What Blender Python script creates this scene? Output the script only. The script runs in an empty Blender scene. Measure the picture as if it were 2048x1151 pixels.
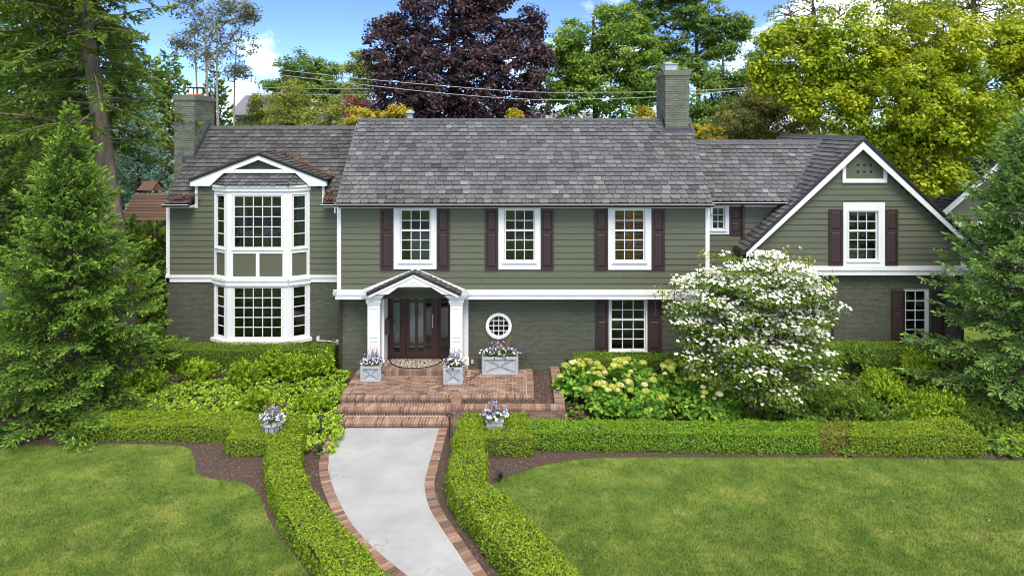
import bpy, math, random
import numpy as np
from mathutils import Vector, Matrix

# ------------------------------------------------------------------ camera, sky, sun, exposure
scene = bpy.context.scene
F = 2048 * 24 / 36.0          # focal length of the photograph in its own pixels
CH = 7.71                     # drone height above the lawn (m)
VX, VY = 1040.0, 250.0        # where the level view axis meets the photograph

cam_d = bpy.data.cameras.new('camera')
cam = bpy.data.objects.new('camera', cam_d)
scene.collection.objects.link(cam)
cam.location = (0, 0, CH)
cam.rotation_euler = (math.radians(90), 0, 0)
cam_d.sensor_width = 36
cam_d.lens = 24
cam_d.shift_x = (1024 - VX) / 2048
cam_d.shift_y = (VY - 575.5) / 2048
cam_d.clip_start = 0.1
cam_d.clip_end = 3000
scene.camera = cam

SUN_EL, SUN_AZ = math.radians(57), math.radians(14)     # azimuth: from behind the camera, towards the right
world = bpy.data.worlds.new('World')
scene.world = world
world.use_nodes = True
nt = world.node_tree
nt.nodes.clear()
out = nt.nodes.new('ShaderNodeOutputWorld')
bg = nt.nodes.new('ShaderNodeBackground')
sky = nt.nodes.new('ShaderNodeTexSky')
sky.sky_type = 'NISHITA'
sky.sun_disc = False
sky.sun_elevation = SUN_EL
sky.sun_rotation = math.pi - SUN_AZ
sky.altitude = 200
sky.air_density = 0.38
sky.dust_density = 0.25
sky.ozone_density = 6.0
bg.inputs['Strength'].default_value = 0.085
CLOUD_SEED = (34.436, 0.787, 13.004)
# broken fair-weather cloud over the whole dome
tc = nt.nodes.new('ShaderNodeTexCoord')
mp = nt.nodes.new('ShaderNodeMapping')
mp.inputs['Scale'].default_value = (1.6, 1.6, 2.6)
mp.inputs['Location'].default_value = CLOUD_SEED
nt.links.new(tc.outputs['Generated'], mp.inputs['Vector'])
nz = nt.nodes.new('ShaderNodeTexNoise')
nz.inputs['Scale'].default_value = 1.5
nz.inputs['Detail'].default_value = 7
nz.inputs['Roughness'].default_value = 0.55
rp = nt.nodes.new('ShaderNodeValToRGB')
rp.color_ramp.elements[0].position = 0.49
rp.color_ramp.elements[1].position = 0.62
mx = nt.nodes.new('ShaderNodeMix')
mx.data_type = 'RGBA'
mx.inputs[7].default_value = (11.0, 11.0, 10.9, 1)
nt.links.new(mp.outputs[0], nz.inputs['Vector'])
nt.links.new(nz.outputs['Fac'], rp.inputs['Fac'])
nt.links.new(rp.outputs['Color'], mx.inputs[0])
nt.links.new(sky.outputs['Color'], mx.inputs[6])
nt.links.new(mx.outputs[2], bg.inputs['Color'])
nt.links.new(bg.outputs[0], out.inputs['Surface'])

sun_d = bpy.data.lights.new('sun', 'SUN')
sun_d.energy = 1.35
sun_d.angle = math.radians(30)
sun_d.color = (1.0, 0.93, 0.83)
sun = bpy.data.objects.new('sun', sun_d)
scene.collection.objects.link(sun)
sv = Vector((math.sin(SUN_AZ) * math.cos(SUN_EL), -math.cos(SUN_AZ) * math.cos(SUN_EL), math.sin(SUN_EL)))
sun.rotation_euler = sv.to_track_quat('Z', 'Y').to_euler()
sun.location = (10, -10, 30)

scene.view_settings.view_transform = 'Standard'
scene.view_settings.look = 'None'
scene.view_settings.exposure = 1.84
scene.view_settings.gamma = 1.0
scene.view_settings.use_curve_mapping = False
scene.render.engine = 'CYCLES'
scene.cycles.max_bounces = 6
scene.cycles.transparent_max_bounces = 12
scene.cycles.use_denoising = True
scene.cycles.filter_width = 0.95

# ------------------------------------------------------------------ helpers
COL = scene.collection

def wx(px, Y): return (px - VX) * Y / F
def wz(py, Y): return CH - (py - VY) * Y / F
def G(px, py, z=0.0):
    Y = (CH - z) * F / (py - VY)
    return ((px - VX) * Y / F, Y, z)

def lin(c):
    c /= 255.0
    return c / 12.92 if c <= 0.04045 else ((c + 0.055) / 1.055) ** 2.4
def S(r, g, b): return (lin(r), lin(g), lin(b), 1.0)

def tag(o, label=None, cat=None, group=None, kind=None):
    if label: o['label'] = label
    if cat: o['category'] = cat
    if group: o['group'] = group
    if kind: o['kind'] = kind
    return o

def empty(name, loc=(0, 0, 0), parent=None):
    o = bpy.data.objects.new(name, None)
    COL.objects.link(o)
    o.empty_display_size = 0.2
    o.location = loc
    if parent:
        o.parent = parent
        o.matrix_parent_inverse = parent_inv(parent)
    return o

def world_mat(o):
    m = Matrix.LocRotScale(o.location, o.rotation_euler, o.scale)
    if o.parent:
        return world_mat(o.parent) @ o.matrix_parent_inverse @ m
    return m
def parent_inv(p): return world_mat(p).inverted()

def link(name, me, mat=None, parent=None):
    o = bpy.data.objects.new(name, me)
    COL.objects.link(o)
    if mat is not None and not me.materials:
        me.materials.append(mat)
    if parent:
        o.parent = parent
        o.matrix_parent_inverse = parent_inv(parent)
    return o

def box_faces(b):
    return [(b, b+3, b+2, b+1), (b+4, b+5, b+6, b+7), (b, b+1, b+5, b+4), (b+1, b+2, b+6, b+5), (b+2, b+3, b+7, b+6), (b+3, b, b+4, b+7)]

class MB:
    def __init__(s): s.v = []; s.f = []; s.r = []; s.m = []
    def add(s, v, f, r=0.5, m=0):
        b = len(s.v)
        s.v += [tuple(p) for p in v]
        for q in f:
            s.f.append(tuple(i + b for i in q)); s.r.append(r); s.m.append(m)
    def box(s, x0, x1, y0, y1, z0, z1, r=0.5, m=0):
        s.add([(x0,y0,z0),(x1,y0,z0),(x1,y1,z0),(x0,y1,z0),(x0,y0,z1),(x1,y0,z1),(x1,y1,z1),(x0,y1,z1)], box_faces(0), r, m)
    def prism_y(s, poly, y0, y1, r=0.5, m=0):        # polygon in (x,z), extruded in y
        n = len(poly)
        v = [(x, y0, z) for x, z in poly] + [(x, y1, z) for x, z in poly]
        f = [tuple(range(n)), tuple(range(2*n-1, n-1, -1))] + [(i, n+i, n+(i+1) % n, (i+1) % n) for i in range(n)]
        s.add(v, f, r, m)
    def prism_z(s, poly, z0, z1, r=0.5, m=0):
        n = len(poly)
        v = [(x, y, z0) for x, y in poly] + [(x, y, z1) for x, y in poly]
        f = [tuple(range(n-1, -1, -1)), tuple(range(n, 2*n))] + [(i, (i+1) % n, n+(i+1) % n, n+i) for i in range(n)]
        s.add(v, f, r, m)
    def bar(s, a, b, w, h=None, up=(0, 0, 1), r=0.5, m=0):   # rectangular bar from a to b
        h = h or w
        a, b = Vector(a), Vector(b)
        d = (b - a).normalized(); u = Vector(up)
        if abs(d.dot(u)) > 0.98: u = Vector((0, 1, 0))
        sx = d.cross(u).normalized() * w / 2; sy = sx.cross(d).normalized() * h / 2
        v = [a-sx-sy, a+sx-sy, a+sx+sy, a-sx+sy, b-sx-sy, b+sx-sy, b+sx+sy, b-sx+sy]
        s.add(v, box_faces(0), r, m)
    def tube(s, pts, rad, n=6, r=0.5, m=0, cap=True):
        pts = [Vector(p) for p in pts]
        if not hasattr(rad, '__len__'): rad = [rad] * len(pts)
        v = []; f = []
        for i, p in enumerate(pts):
            d = (pts[min(i+1, len(pts)-1)] - pts[max(i-1, 0)])
            d = d.normalized() if d.length > 1e-9 else Vector((0, 0, 1))
            u = Vector((0, 0, 1)) if abs(d.z) < 0.9 else Vector((1, 0, 0))
            e1 = d.cross(u).normalized(); e2 = d.cross(e1)
            for k in range(n):
                a = 2 * math.pi * k / n
                v.append(p + (e1 * math.cos(a) + e2 * math.sin(a)) * rad[i])
        for i in range(len(pts)-1):
            for k in range(n):
                f.append((i*n+k, i*n+(k+1) % n, (i+1)*n+(k+1) % n, (i+1)*n+k))
        if cap:
            f.append(tuple(range(n-1, -1, -1))); f.append(tuple(range((len(pts)-1)*n, len(pts)*n)))
        s.add(v, f, r, m)
    def lathe(s, prof, c, n=16, r=0.5, m=0):
        v = []; f = []
        for (rad, z) in prof:
            for k in range(n):
                a = 2*math.pi*k/n
                v.append((c[0]+rad*math.cos(a), c[1]+rad*math.sin(a), c[2]+z))
        for i in range(len(prof)-1):
            for k in range(n):
                f.append((i*n+k, i*n+(k+1) % n, (i+1)*n+(k+1) % n, (i+1)*n+k))
        f.append(tuple(range(n-1, -1, -1))); f.append(tuple(range((len(prof)-1)*n, len(prof)*n)))
        s.add(v, f, r, m)
    def mesh(s, name, mats=None):
        me = bpy.data.meshes.new(name)
        me.from_pydata(s.v, [], s.f)
        at = me.attributes.new('rnd', 'FLOAT', 'FACE')
        at.data.foreach_set('value', np.array(s.r, dtype=np.float32))
        if mats:
            for mm in (mats if isinstance(mats, (list, tuple)) else [mats]): me.materials.append(mm)
            if isinstance(mats, (list, tuple)) and len(mats) > 1:
                me.polygons.foreach_set('material_index', np.array(s.m, dtype=np.int32))
        me.update()
        return me
    def build(s, name, mat, parent=None, smooth=False):
        me = s.mesh(name, mat)
        if smooth: me.polygons.foreach_set('use_smooth', np.ones(len(me.polygons), dtype=bool))
        return link(name, me, None, parent)

def np_mesh(name, verts, faces, rnd):
    me = bpy.data.meshes.new(name)
    n, k = faces.shape
    me.vertices.add(len(verts)); me.vertices.foreach_set('co', np.ascontiguousarray(verts, dtype=np.float32).ravel())
    me.loops.add(n * k); me.loops.foreach_set('vertex_index', np.ascontiguousarray(faces, dtype=np.int32).ravel())
    me.polygons.add(n); me.polygons.foreach_set('loop_start', np.arange(0, n * k, k, dtype=np.int32))
    me.update(calc_edges=True)
    at = me.attributes.new('rnd', 'FLOAT', 'FACE')
    at.data.foreach_set('value', np.ascontiguousarray(rnd, dtype=np.float32))
    return me

def unit(a): return a / (np.linalg.norm(a, axis=-1, keepdims=True) + 1e-9)

def leaves(name, parent, mat, P, N, size, rnd, aspect=0.5, rs=None, D=None, fold=0.12):
    """one small folded diamond leaf for each point; N is its facing, D (optional) its pointing direction"""
    rs = rs or np.random.RandomState(1)
    n = len(P); N = unit(N)
    if D is None: D = rs.normal(size=(n, 3))
    D = unit(D - N * (D * N).sum(1, keepdims=True))
    B = np.cross(N, D)
    size = np.broadcast_to(size, (n,))[:, None]
    v = np.empty((n, 4, 3))
    v[:, 0] = P - D * size * 0.5
    v[:, 1] = P + B * size * aspect * 0.5 + N * size * fold
    v[:, 2] = P + D * size * 0.5
    v[:, 3] = P - B * size * aspect * 0.5 + N * size * fold
    f = np.arange(n * 4).reshape(n, 4)
    me = np_mesh(name, v.reshape(-1, 3), f, np.clip(np.broadcast_to(rnd, (n,)), 0, 1))
    return link(name, me, mat, parent)

def shoots(name, parent, mat, P, D, length, width, rnd, rs, planes=2):
    """needle-covered shoots: two crossed long diamonds each; P is the base, D the direction"""
    n = len(P); D = unit(D)
    R = unit(np.cross(D, rs.normal(size=(n, 3)))); Q = np.cross(D, R)
    L = np.broadcast_to(length, (n,))[:, None]; W = np.broadcast_to(width, (n,))[:, None] * 0.5
    v = np.empty((n, 8, 3)); T = P + D * L; M = P + D * L * 0.45
    v[:, 0] = P; v[:, 1] = M + R * W; v[:, 2] = T; v[:, 3] = M - R * W
    v[:, 4] = P; v[:, 5] = M + Q * W; v[:, 6] = T; v[:, 7] = M - Q * W
    v = v[:, :4 * planes]
    f = np.arange(n * 4 * planes).reshape(n * planes, 4)
    me = np_mesh(name, v.reshape(-1, 3), f, np.repeat(np.clip(rnd, 0, 1), planes))
    return link(name, me, mat, parent)

# ------------------------------------------------------------------ materials
def nodes(name):
    m = bpy.data.materials.new(name); m.use_nodes = True
    t = m.node_tree; b = t.nodes['Principled BSDF']
    return m, t, b

def noise(t, scale, detail=4, rough=0.6, vec=None, stretch=None):
    n = t.nodes.new('ShaderNodeTexNoise')
    n.inputs['Scale'].default_value = scale; n.inputs['Detail'].default_value = detail; n.inputs['Roughness'].default_value = rough
    g = t.nodes.new('ShaderNodeNewGeometry')
    if stretch:
        mpn = t.nodes.new('ShaderNodeMapping'); mpn.inputs['Scale'].default_value = stretch
        t.links.new(g.outputs['Position'], mpn.inputs['Vector']); t.links.new(mpn.outputs[0], n.inputs['Vector'])
    else:
        t.links.new(g.outputs['Position'], n.inputs['Vector'])
    return n.outputs['Fac']

def ramp(t, fac, stops):
    r = t.nodes.new('ShaderNodeValToRGB'); cr = r.color_ramp
    while len(cr.elements) < len(stops): cr.elements.new(0.5)
    for e, (p, c) in zip(cr.elements, stops): e.position = p; e.color = c
    t.links.new(fac, r.inputs['Fac'])
    return r.outputs['Color']

def mixc(t, fac, a, b, mode='MIX'):
    m = t.nodes.new('ShaderNodeMix'); m.data_type = 'RGBA'; m.blend_type = mode
    for sock, val in ((m.inputs[0], fac), (m.inputs[6], a), (m.inputs[7], b)):
        if hasattr(val, 'links'): t.links.new(val, sock)
        else: sock.default_value = val
    return m.outputs[2]

def bump(t, b, fac, strength=0.3, dist=0.01):
    n = t.nodes.new('ShaderNodeBump'); n.inputs['Strength'].default_value = strength; n.inputs['Distance'].default_value = dist
    t.links.new(fac, n.inputs['Height']); t.links.new(n.outputs[0], b.inputs['Normal'])

def attr(t, name='rnd'):
    a = t.nodes.new('ShaderNodeAttribute'); a.attribute_name = name
    return a.outputs['Fac']

def paint(name, col, rough=0.5, var=0.08, scale=3.0, stretch=None, bs=0.15, perobj=0.0, spec=0.35):
    m, t, b = nodes(name)
    lo = tuple(c * (1 - var) for c in col[:3]) + (1,); hi = tuple(min(1, c * (1 + var)) for c in col[:3]) + (1,)
    c = ramp(t, noise(t, scale, 5, 0.65, stretch=stretch), [(0.3, lo), (0.7, hi)])
    if perobj:
        oi = t.nodes.new('ShaderNodeObjectInfo')
        g = ramp(t, oi.outputs['Random'], [(0, (1-perobj,)*3+(1,)), (1, (1+perobj*0.4,)*3+(1,))])
        c = mixc(t, 1.0, c, g, 'MULTIPLY')
    t.links.new(c, b.inputs['Base Color'])
    b.inputs['Roughness'].default_value = rough
    b.inputs['Specular IOR Level'].default_value = spec
    if bs: bump(t, b, noise(t, scale * 22, 3, 0.6, stretch=stretch), bs, 0.004)
    return m

def ramped(name, stops, rough=0.8, nscale=20, namp=0.25, bs=0.4, spec=0.3, coarse=None):
    """colour picked per piece from the rnd attribute, with fine mottling"""
    m, t, b = nodes(name)
    c = ramp(t, attr(t), stops)
    g = ramp(t, noise(t, nscale, 5, 0.7), [(0.25, (1-namp,)*3+(1,)), (0.75, (1+namp,)*3+(1,))])
    c = mixc(t, 1.0, c, g, 'MULTIPLY')
    if coarse:
        cc = ramp(t, noise(t, coarse[0], 4, 0.6), [(0.35, coarse[1]), (0.65, (1, 1, 1, 1))])
        c = mixc(t, 1.0, c, cc, 'MULTIPLY')
    t.links.new(c, b.inputs['Base Color'])
    b.inputs['Roughness'].default_value = rough; b.inputs['Specular IOR Level'].default_value = spec
    if bs: bump(t, b, noise(t, nscale * 4, 4, 0.7), bs, 0.006)
    return m

def leafmat(name, stops, transl=0.35, rough=0.55, patch=None):
    """thin leaf: diffuse + light through the blade; colour per leaf from rnd"""
    m, t, b = nodes(name)
    c = ramp(t, attr(t), stops)
    if patch:
        cc = ramp(t, noise(t, patch[0], 2, 0.5), [(0.35, patch[1]), (0.65, patch[2])])
        c = mixc(t, 1.0, c, cc, 'MULTIPLY')
    t.links.new(c, b.inputs['Base Color'])
    b.inputs['Roughness'].default_value = rough; b.inputs['Specular IOR Level'].default_value = 0.25
    tr = t.nodes.new('ShaderNodeBsdfTranslucent'); ms = t.nodes.new('ShaderNodeMixShader')
    t.links.new(c, tr.inputs['Color']); ms.inputs[0].default_value = transl
    t.links.new(b.outputs[0], ms.inputs[1]); t.links.new(tr.outputs[0], ms.inputs[2])
    t.links.new(ms.outputs[0], t.nodes['Material Output'].inputs['Surface'])
    return m

M = {}
M['siding'] = paint('siding_paint', S(88, 91, 73), 0.55, 0.06, 2.5, (1, 1, 6), 0.2, 0.05)
M['sidecore'] = paint('wall_sheathing', S(60, 62, 52), 0.8)
M['brickpaint'] = ramped('painted_brick', [(0, S(77, 80, 66)), (0.5, S(83, 86, 72)), (1, S(89, 92, 77))], 0.6, 12, 0.1, 0.5, coarse=(0.9, (0.86, 0.86, 0.86, 1)))
M['mortarpaint'] = paint('painted_mortar', S(96, 98, 84), 0.8, 0.1, 8)
M['chimbrick'] = ramped('painted_chimney_brick', [(0, S(96, 99, 87)), (0.5, S(108, 110, 97)), (1, S(118, 119, 106))], 0.6, 10, 0.12, 0.5, coarse=(1.5, (0.85, 0.85, 0.85, 1)))
M['white'] = paint('white_trim_paint', (0.70, 0.70, 0.69, 1), 0.45, 0.08, 1.8, (1, 1, 0.4), 0.1)
M['sash'] = paint('white_sash_paint', (0.68, 0.68, 0.675, 1), 0.4, 0.03, 3)
M['shutter'] = paint('shutter_paint', S(57, 43, 42), 0.5, 0.14, 3, (1, 1, 5), 0.2, 0.08)
M['door'] = paint('dark_wood', S(58, 40, 34), 0.4, 0.3, 3, (8, 8, 0.8), 0.2)
M['gutter'] = paint('bronze_gutter', S(62, 47, 43), 0.35, 0.15, 2, None, 0.0, 0, 0.5)
M['rim'] = paint('rim_sky_glint', S(200, 195, 195), 0.35, 0.1, 2, None, 0.0, 0, 0.5)  # sky reflection on the brown rim put in as pale colour
SL = [(0, S(52, 53, 54)), (0.3, S(78, 79, 81)), (0.6, S(91, 92, 93)), (0.85, S(103, 104, 104)), (1, S(118, 118, 118))]
M['slate'] = ramped('roof_slate', SL, 0.6, 9, 0.16, 0.5, 0.4, coarse=(0.55, (0.82, 0.81, 0.8, 1)))
M['slate_old'] = ramped('weathered_slate', [(0, S(52, 52, 53)), (0.4, S(74, 74, 74)), (0.8, S(90, 89, 88)), (1, S(105, 104, 102))], 0.65, 7, 0.22, 0.5, 0.35, coarse=(0.8, (0.72, 0.66, 0.6, 1)))
M['roofsheet'] = paint('roof_underlay', S(40, 40, 42), 0.8)
M['ridge'] = paint('ridge_slate', S(72, 72, 76), 0.6, 0.15, 4)
M['lead'] = paint('lead_flashing', S(66, 66, 74), 0.4, 0.2, 4)
BR = [(0, S(106, 87, 79)), (0.15, S(124, 98, 85)), (0.5, S(140, 111, 94)), (0.75, S(150, 122, 104)), (0.93, S(163, 137, 119)), (1, S(132, 113, 103))]
M['brick'] = ramped('red_brick', BR, 0.85, 18, 0.2, 0.4, 0.2, coarse=(1.2, (0.84, 0.82, 0.8, 1)))
M['mortar'] = paint('pale_mortar', S(196, 182, 168), 0.9, 0.15, 10)
def concrete():
    m, t, b = nodes('pale_concrete')
    c = ramp(t, noise(t, 1.1, 6, 0.6), [(0.3, S(146, 146, 145)), (0.7, S(166, 166, 165))])
    sp = ramp(t, noise(t, 60, 2, 0.7), [(0.3, (0.9, 0.9, 0.9, 1)), (0.6, (1, 1, 1, 1))])
    st = ramp(t, noise(t, 2.3, 8, 0.75), [(0.27, (0.6, 0.58, 0.56, 1)), (0.36, (1, 1, 1, 1))])
    br = ramp(t, noise(t, 1.6, 5, 0.7, stretch=(0.5, 3.0, 1)), [(0.3, (0.95, 0.95, 0.955, 1)), (0.6, (1, 1, 1, 1))])
    c = mixc(t, 1, mixc(t, 1, mixc(t, 1, c, sp, 'MULTIPLY'), st, 'MULTIPLY'), br, 'MULTIPLY')
    vo = t.nodes.new('ShaderNodeTexVoronoi'); vo.feature = 'DISTANCE_TO_EDGE'; vo.inputs['Scale'].default_value = 0.9
    g = t.nodes.new('ShaderNodeNewGeometry'); wn = t.nodes.new('ShaderNodeTexNoise'); wn.inputs['Scale'].default_value = 2.2; wn.inputs['Detail'].default_value = 6
    va = t.nodes.new('ShaderNodeVectorMath'); va.operation = 'MULTIPLY_ADD'; va.inputs[1].default_value = (0.9, 0.9, 0.9)
    t.links.new(g.outputs['Position'], wn.inputs['Vector']); t.links.new(wn.outputs['Color'], va.inputs[0]); t.links.new(g.outputs['Position'], va.inputs[2]); t.links.new(va.outputs[0], vo.inputs['Vector'])
    crack = ramp(t, vo.outputs['Distance'], [(0.003, (0.8, 0.8, 0.8, 1)), (0.012, (0, 0, 0, 1))])
    msk = ramp(t, noise(t, 0.9, 3, 0.6), [(0.53, (0, 0, 0, 1)), (0.62, (1, 1, 1, 1))])
    ck = mixc(t, 1, crack, msk, 'MULTIPLY')
    c = mixc(t, ck, c, S(116, 115, 113))
    t.links.new(c, b.inputs['Base Color']); b.inputs['Roughness'].default_value = 0.85
    bump(t, b, noise(t, 90, 3), 0.2, 0.004)
    return m
M['concrete'] = concrete()
M['zinc'] = paint('galvanised_grey', S(164, 168, 173), 0.5, 0.14, 9, None, 0.1)
M['darkmetal'] = paint('dark_metal', S(48, 44, 42), 0.5, 0.2, 6)
M['cable'] = paint('black_cable', S(40, 40, 42), 0.5)
M['wire'] = paint('grey_wire', S(150, 152, 150), 0.5)
M['plastic'] = paint('white_plastic', (0.7, 0.7, 0.7, 1), 0.4)
M['bark'] = paint('grey_brown_bark', S(106, 96, 84), 0.9, 0.5, 7, (1, 1, 0.25), 0.9)
M['barkdark'] = paint('dark_bark', S(74, 62, 54), 0.9, 0.4, 5, (1, 1, 0.3), 0.9)
M['barkpale'] = paint('pale_bark', S(150, 142, 128), 0.9, 0.3, 5, (1, 1, 0.5), 0.6)
M['barkred'] = paint('flaking_bark', S(120, 92, 74), 0.9, 0.5, 8, (1, 1, 0.4), 0.8)
M['playwood'] = paint('cedar_wood', S(92, 70, 56), 0.8, 0.25, 4, (1, 4, 4), 0.3, 0.25)
M['yellow'] = paint('yellow_plastic', S(214, 150, 60), 0.4)
M['interior'] = paint('room_wall', S(120, 112, 102), 0.9)
M['curtain'] = paint('teal_curtain', S(96, 120, 122), 0.9, 0.2, 9, (9, 9, 0.3), 0.2)
M['shade'] = paint('pale_shade', S(150, 152, 152), 0.9)
M['paneback'] = paint('pale_pane_backing', S(205, 205, 192), 0.9)  # pale backing added to carry the door glass reflection as colour
M['louver'] = paint('cedar_louver', S(196, 112, 58), 0.6, 0.25, 5, (1, 1, 8), 0.1)
M['mat'] = None

def glassmat():
    m, t, b = nodes('window_glass')
    tr = t.nodes.new('ShaderNodeBsdfTransparent'); tr.inputs['Color'].default_value = (0.8, 0.84, 0.83, 1)
    gl = t.nodes.new('ShaderNodeBsdfGlossy'); gl.inputs['Roughness'].default_value = 0.03
    fr = t.nodes.new('ShaderNodeFresnel'); fr.inputs['IOR'].default_value = 1.66
    bp = t.nodes.new('ShaderNodeBump'); bp.inputs['Strength'].default_value = 0.25; bp.inputs['Distance'].default_value = 0.02
    t.links.new(noise(t, 1.6, 2), bp.inputs['Height']); t.links.new(bp.outputs[0], gl.inputs['Normal'])
    ms = t.nodes.new('ShaderNodeMixShader')
    t.links.new(fr.outputs[0], ms.inputs[0]); t.links.new(tr.outputs[0], ms.inputs[1]); t.links.new(gl.outputs[0], ms.inputs[2])
    t.links.new(ms.outputs[0], t.nodes['Material Output'].inputs['Surface'])
    return m
M['glass'] = glassmat()

def matmat():
    m, t, b = nodes('patterned_mat')
    w = t.nodes.new('ShaderNodeTexVoronoi'); w.feature = 'DISTANCE_TO_EDGE'; w.inputs['Scale'].default_value = 9
    g = t.nodes.new('ShaderNodeNewGeometry'); t.links.new(g.outputs['Position'], w.inputs['Vector'])
    c = ramp(t, w.outputs['Distance'], [(0.05, S(66, 60, 58)), (0.14, S(176, 166, 152))])
    t.links.new(c, b.inputs['Base Color']); b.inputs['Roughness'].default_value = 0.95
    return m
M['mat'] = matmat()

def lawnmat():
    m, t, b = nodes('lawn_grass')
    base = ramp(t, noise(t, 1.3, 5, 0.62), [(0.3, S(76, 97, 42)), (0.5, S(95, 115, 49)), (0.66, S(119, 132, 63))])
    fine = ramp(t, noise(t, 42, 4, 0.7), [(0.25, (0.55, 0.58, 0.55, 1)), (0.75, (1.25, 1.25, 1.2, 1))])
    mid = ramp(t, noise(t, 6.5, 4, 0.7), [(0.3, (0.82, 0.84, 0.8, 1)), (0.7, (1.14, 1.12, 1.1, 1))])
    base = mixc(t, 1, base, mid, 'MULTIPLY')
    dry = ramp(t, noise(t, 0.75, 6, 0.68), [(0.55, (0, 0, 0, 1)), (0.78, (1, 1, 1, 1))])
    c = mixc(t, dry, base, S(150, 148, 84))
    a = ramp(t, attr(t), [(0, (0.58, 0.64, 0.58, 1)), (0.8, (1.2, 1.18, 1.1, 1)), (1, (1.55, 1.45, 1.4, 1))])
    c = mixc(t, 1, mixc(t, 1, c, fine, 'MULTIPLY'), a, 'MULTIPLY')
    t.links.new(c, b.inputs['Base Color']); b.inputs['Roughness'].default_value = 0.75; b.inputs['Specular IOR Level'].default_value = 0.15
    return m
M['lawn'] = lawnmat()
M['mulch'] = paint('bark_mulch', S(76, 62, 54), 0.95, 0.4, 14, None, 0.9)
M['chip'] = ramped('mulch_chip', [(0, S(58, 46, 40)), (0.5, S(96, 78, 68)), (0.85, S(130, 110, 97)), (1, S(165, 144, 128))], 0.95, 30, 0.2, 0)
M['needles'] = ramped('fallen_needles', [(0, S(96, 62, 44)), (0.5, S(112, 84, 66)), (1, S(142, 112, 90))], 0.95, 30, 0.2, 0)
# ------------------------------------------------------------------ the house
RND = random.Random(7)
house = empty('house', (0, 22, 0))
tag(house, 'long green-grey two-storey house with slate roof, white trim and brown shutters', 'house')

def minus(x0, x1, cuts):
    """interval x0..x1 without the cuts"""
    segs = [(x0, x1)]
    for a, b in cuts:
        nx = []
        for s, e in segs:
            if b <= s or a >= e: nx.append((s, e)); continue
            if a > s: nx.append((s, a))
            if b < e: nx.append((b, e))
        segs = nx
    return [(s, e) for s, e in segs if e - s > 0.015]

def sheet_holes(mb, x0, x1, z0, z1, Y, holes, m=0):
    zs = sorted({z0, z1} | {min(max(h[2], z0), z1) for h in holes} | {min(max(h[3], z0), z1) for h in holes})
    for a, b in zip(zs, zs[1:]):
        if b - a < 1e-4: continue
        zc = (a + b) / 2
        for s, e in minus(x0, x1, [(h[0], h[1]) for h in holes if h[2] < zc < h[3]]):
            mb.add([(s, Y, a), (e, Y, a), (e, Y, b), (s, Y, b)], [(0, 1, 2, 3)], 0.5, m)

# lap boards share one unit mesh
_b = MB()
_b.add([(0,-0.034,0),(1,-0.034,0),(1,0,0),(0,0,0),(0,-0.010,1),(1,-0.010,1),(1,0,1),(0,0,1)], box_faces(0))
board_me = _b.mesh('siding_board', M['siding'])

def siding(parent, xr, z0, z1, Y, n, holes):
    """n lap boards between z0 and z1; xr(z) gives the wall's ends at that height"""
    e = (z1 - z0) / n
    for k in range(n):
        a = z0 + k * e
        l, r = xr(a + e * 0.5)
        if r - l < 0.05: continue
        cuts = [(h[0], h[1]) for h in holes if min(a + e, h[3]) - max(a, h[2]) > e * 0.3]
        for s, t in minus(l, r, cuts):
            ends = [s]
            while t - ends[-1] > 3.7: ends.append(ends[-1] + RND.uniform(1.6, 3.6))      # butt joints
            ends.append(t)
            for p, q in zip(ends, ends[1:]):
                if q - p < 0.01: continue
                o = link('siding_board', board_me, None, parent)
                o.location = (p, Y + RND.uniform(0, 0.002), a + RND.uniform(-0.0015, 0.0015)); o.scale = (q - p - (0.004 if q < t else 0), 1, e * 1.06)

def bricks(name, parent, x0, x1, z0, z1, Y, holes=(), mat='brickpaint', seed=1, course=0.0755, blen=0.213, circle=None, depth=0.012):
    """painted brick face: every brick modelled, joints recessed; one part"""
    rs = random.Random(seed); mb = MB()
    k = 0; z = z0
    while z < z1 - 0.02:
        zt = min(z + course - 0.011, z1)
        x = x0 - (blen / 2 if k % 2 else 0) - rs.random() * 0.02
        while x < x1:
            a, b = max(x, x0), min(x + blen - 0.010, x1)
            if b - a > 0.03:
                cuts = [(h[0], h[1]) for h in holes if min(zt, h[3]) - max(z, h[2]) > 0.01]
                if circle:
                    dz = (z + zt) / 2 - circle[1]
                    if abs(dz) < circle[2]:
                        hw = math.sqrt(circle[2]**2 - dz*dz); cuts.append((circle[0]-hw, circle[0]+hw))
                for s, e in minus(a, b, cuts):
                    d = depth + rs.uniform(-0.003, 0.003)
                    mb.add([(s,Y,z),(e,Y,z),(e,Y,zt),(s,Y,zt),(s+.003,Y-d,z+.003),(e-.003,Y-d,z+.003),(e-.003,Y-d,zt-.003),(s+.003,Y-d,zt-.003)],
                           [(4,5,6,7),(0,1,5,4),(1,2,6,5),(2,3,7,6),(3,0,4,7)], rs.random())
            x += blen
        z += course; k += 1
    o = mb.build(name, M[mat], parent)
    o['kind'] = 'stuff'
    return o

pane_me = {}
def pane(parent, x0, x1, z0, z1, Y):
    key = 'p'
    if key not in pane_me:
        b = MB(); b.box(0, 1, -0.003, 0.003, 0, 1); pane_me[key] = b.mesh('pane', M['glass'])
    o = link('pane', pane_me[key], None, parent)
    o.location = (x0, Y, z0); o.scale = (x1 - x0, 1, z1 - z0); o.rotation_euler = (RND.uniform(-0.012, 0.012), 0, RND.uniform(-0.012, 0.012))
    return o

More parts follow.
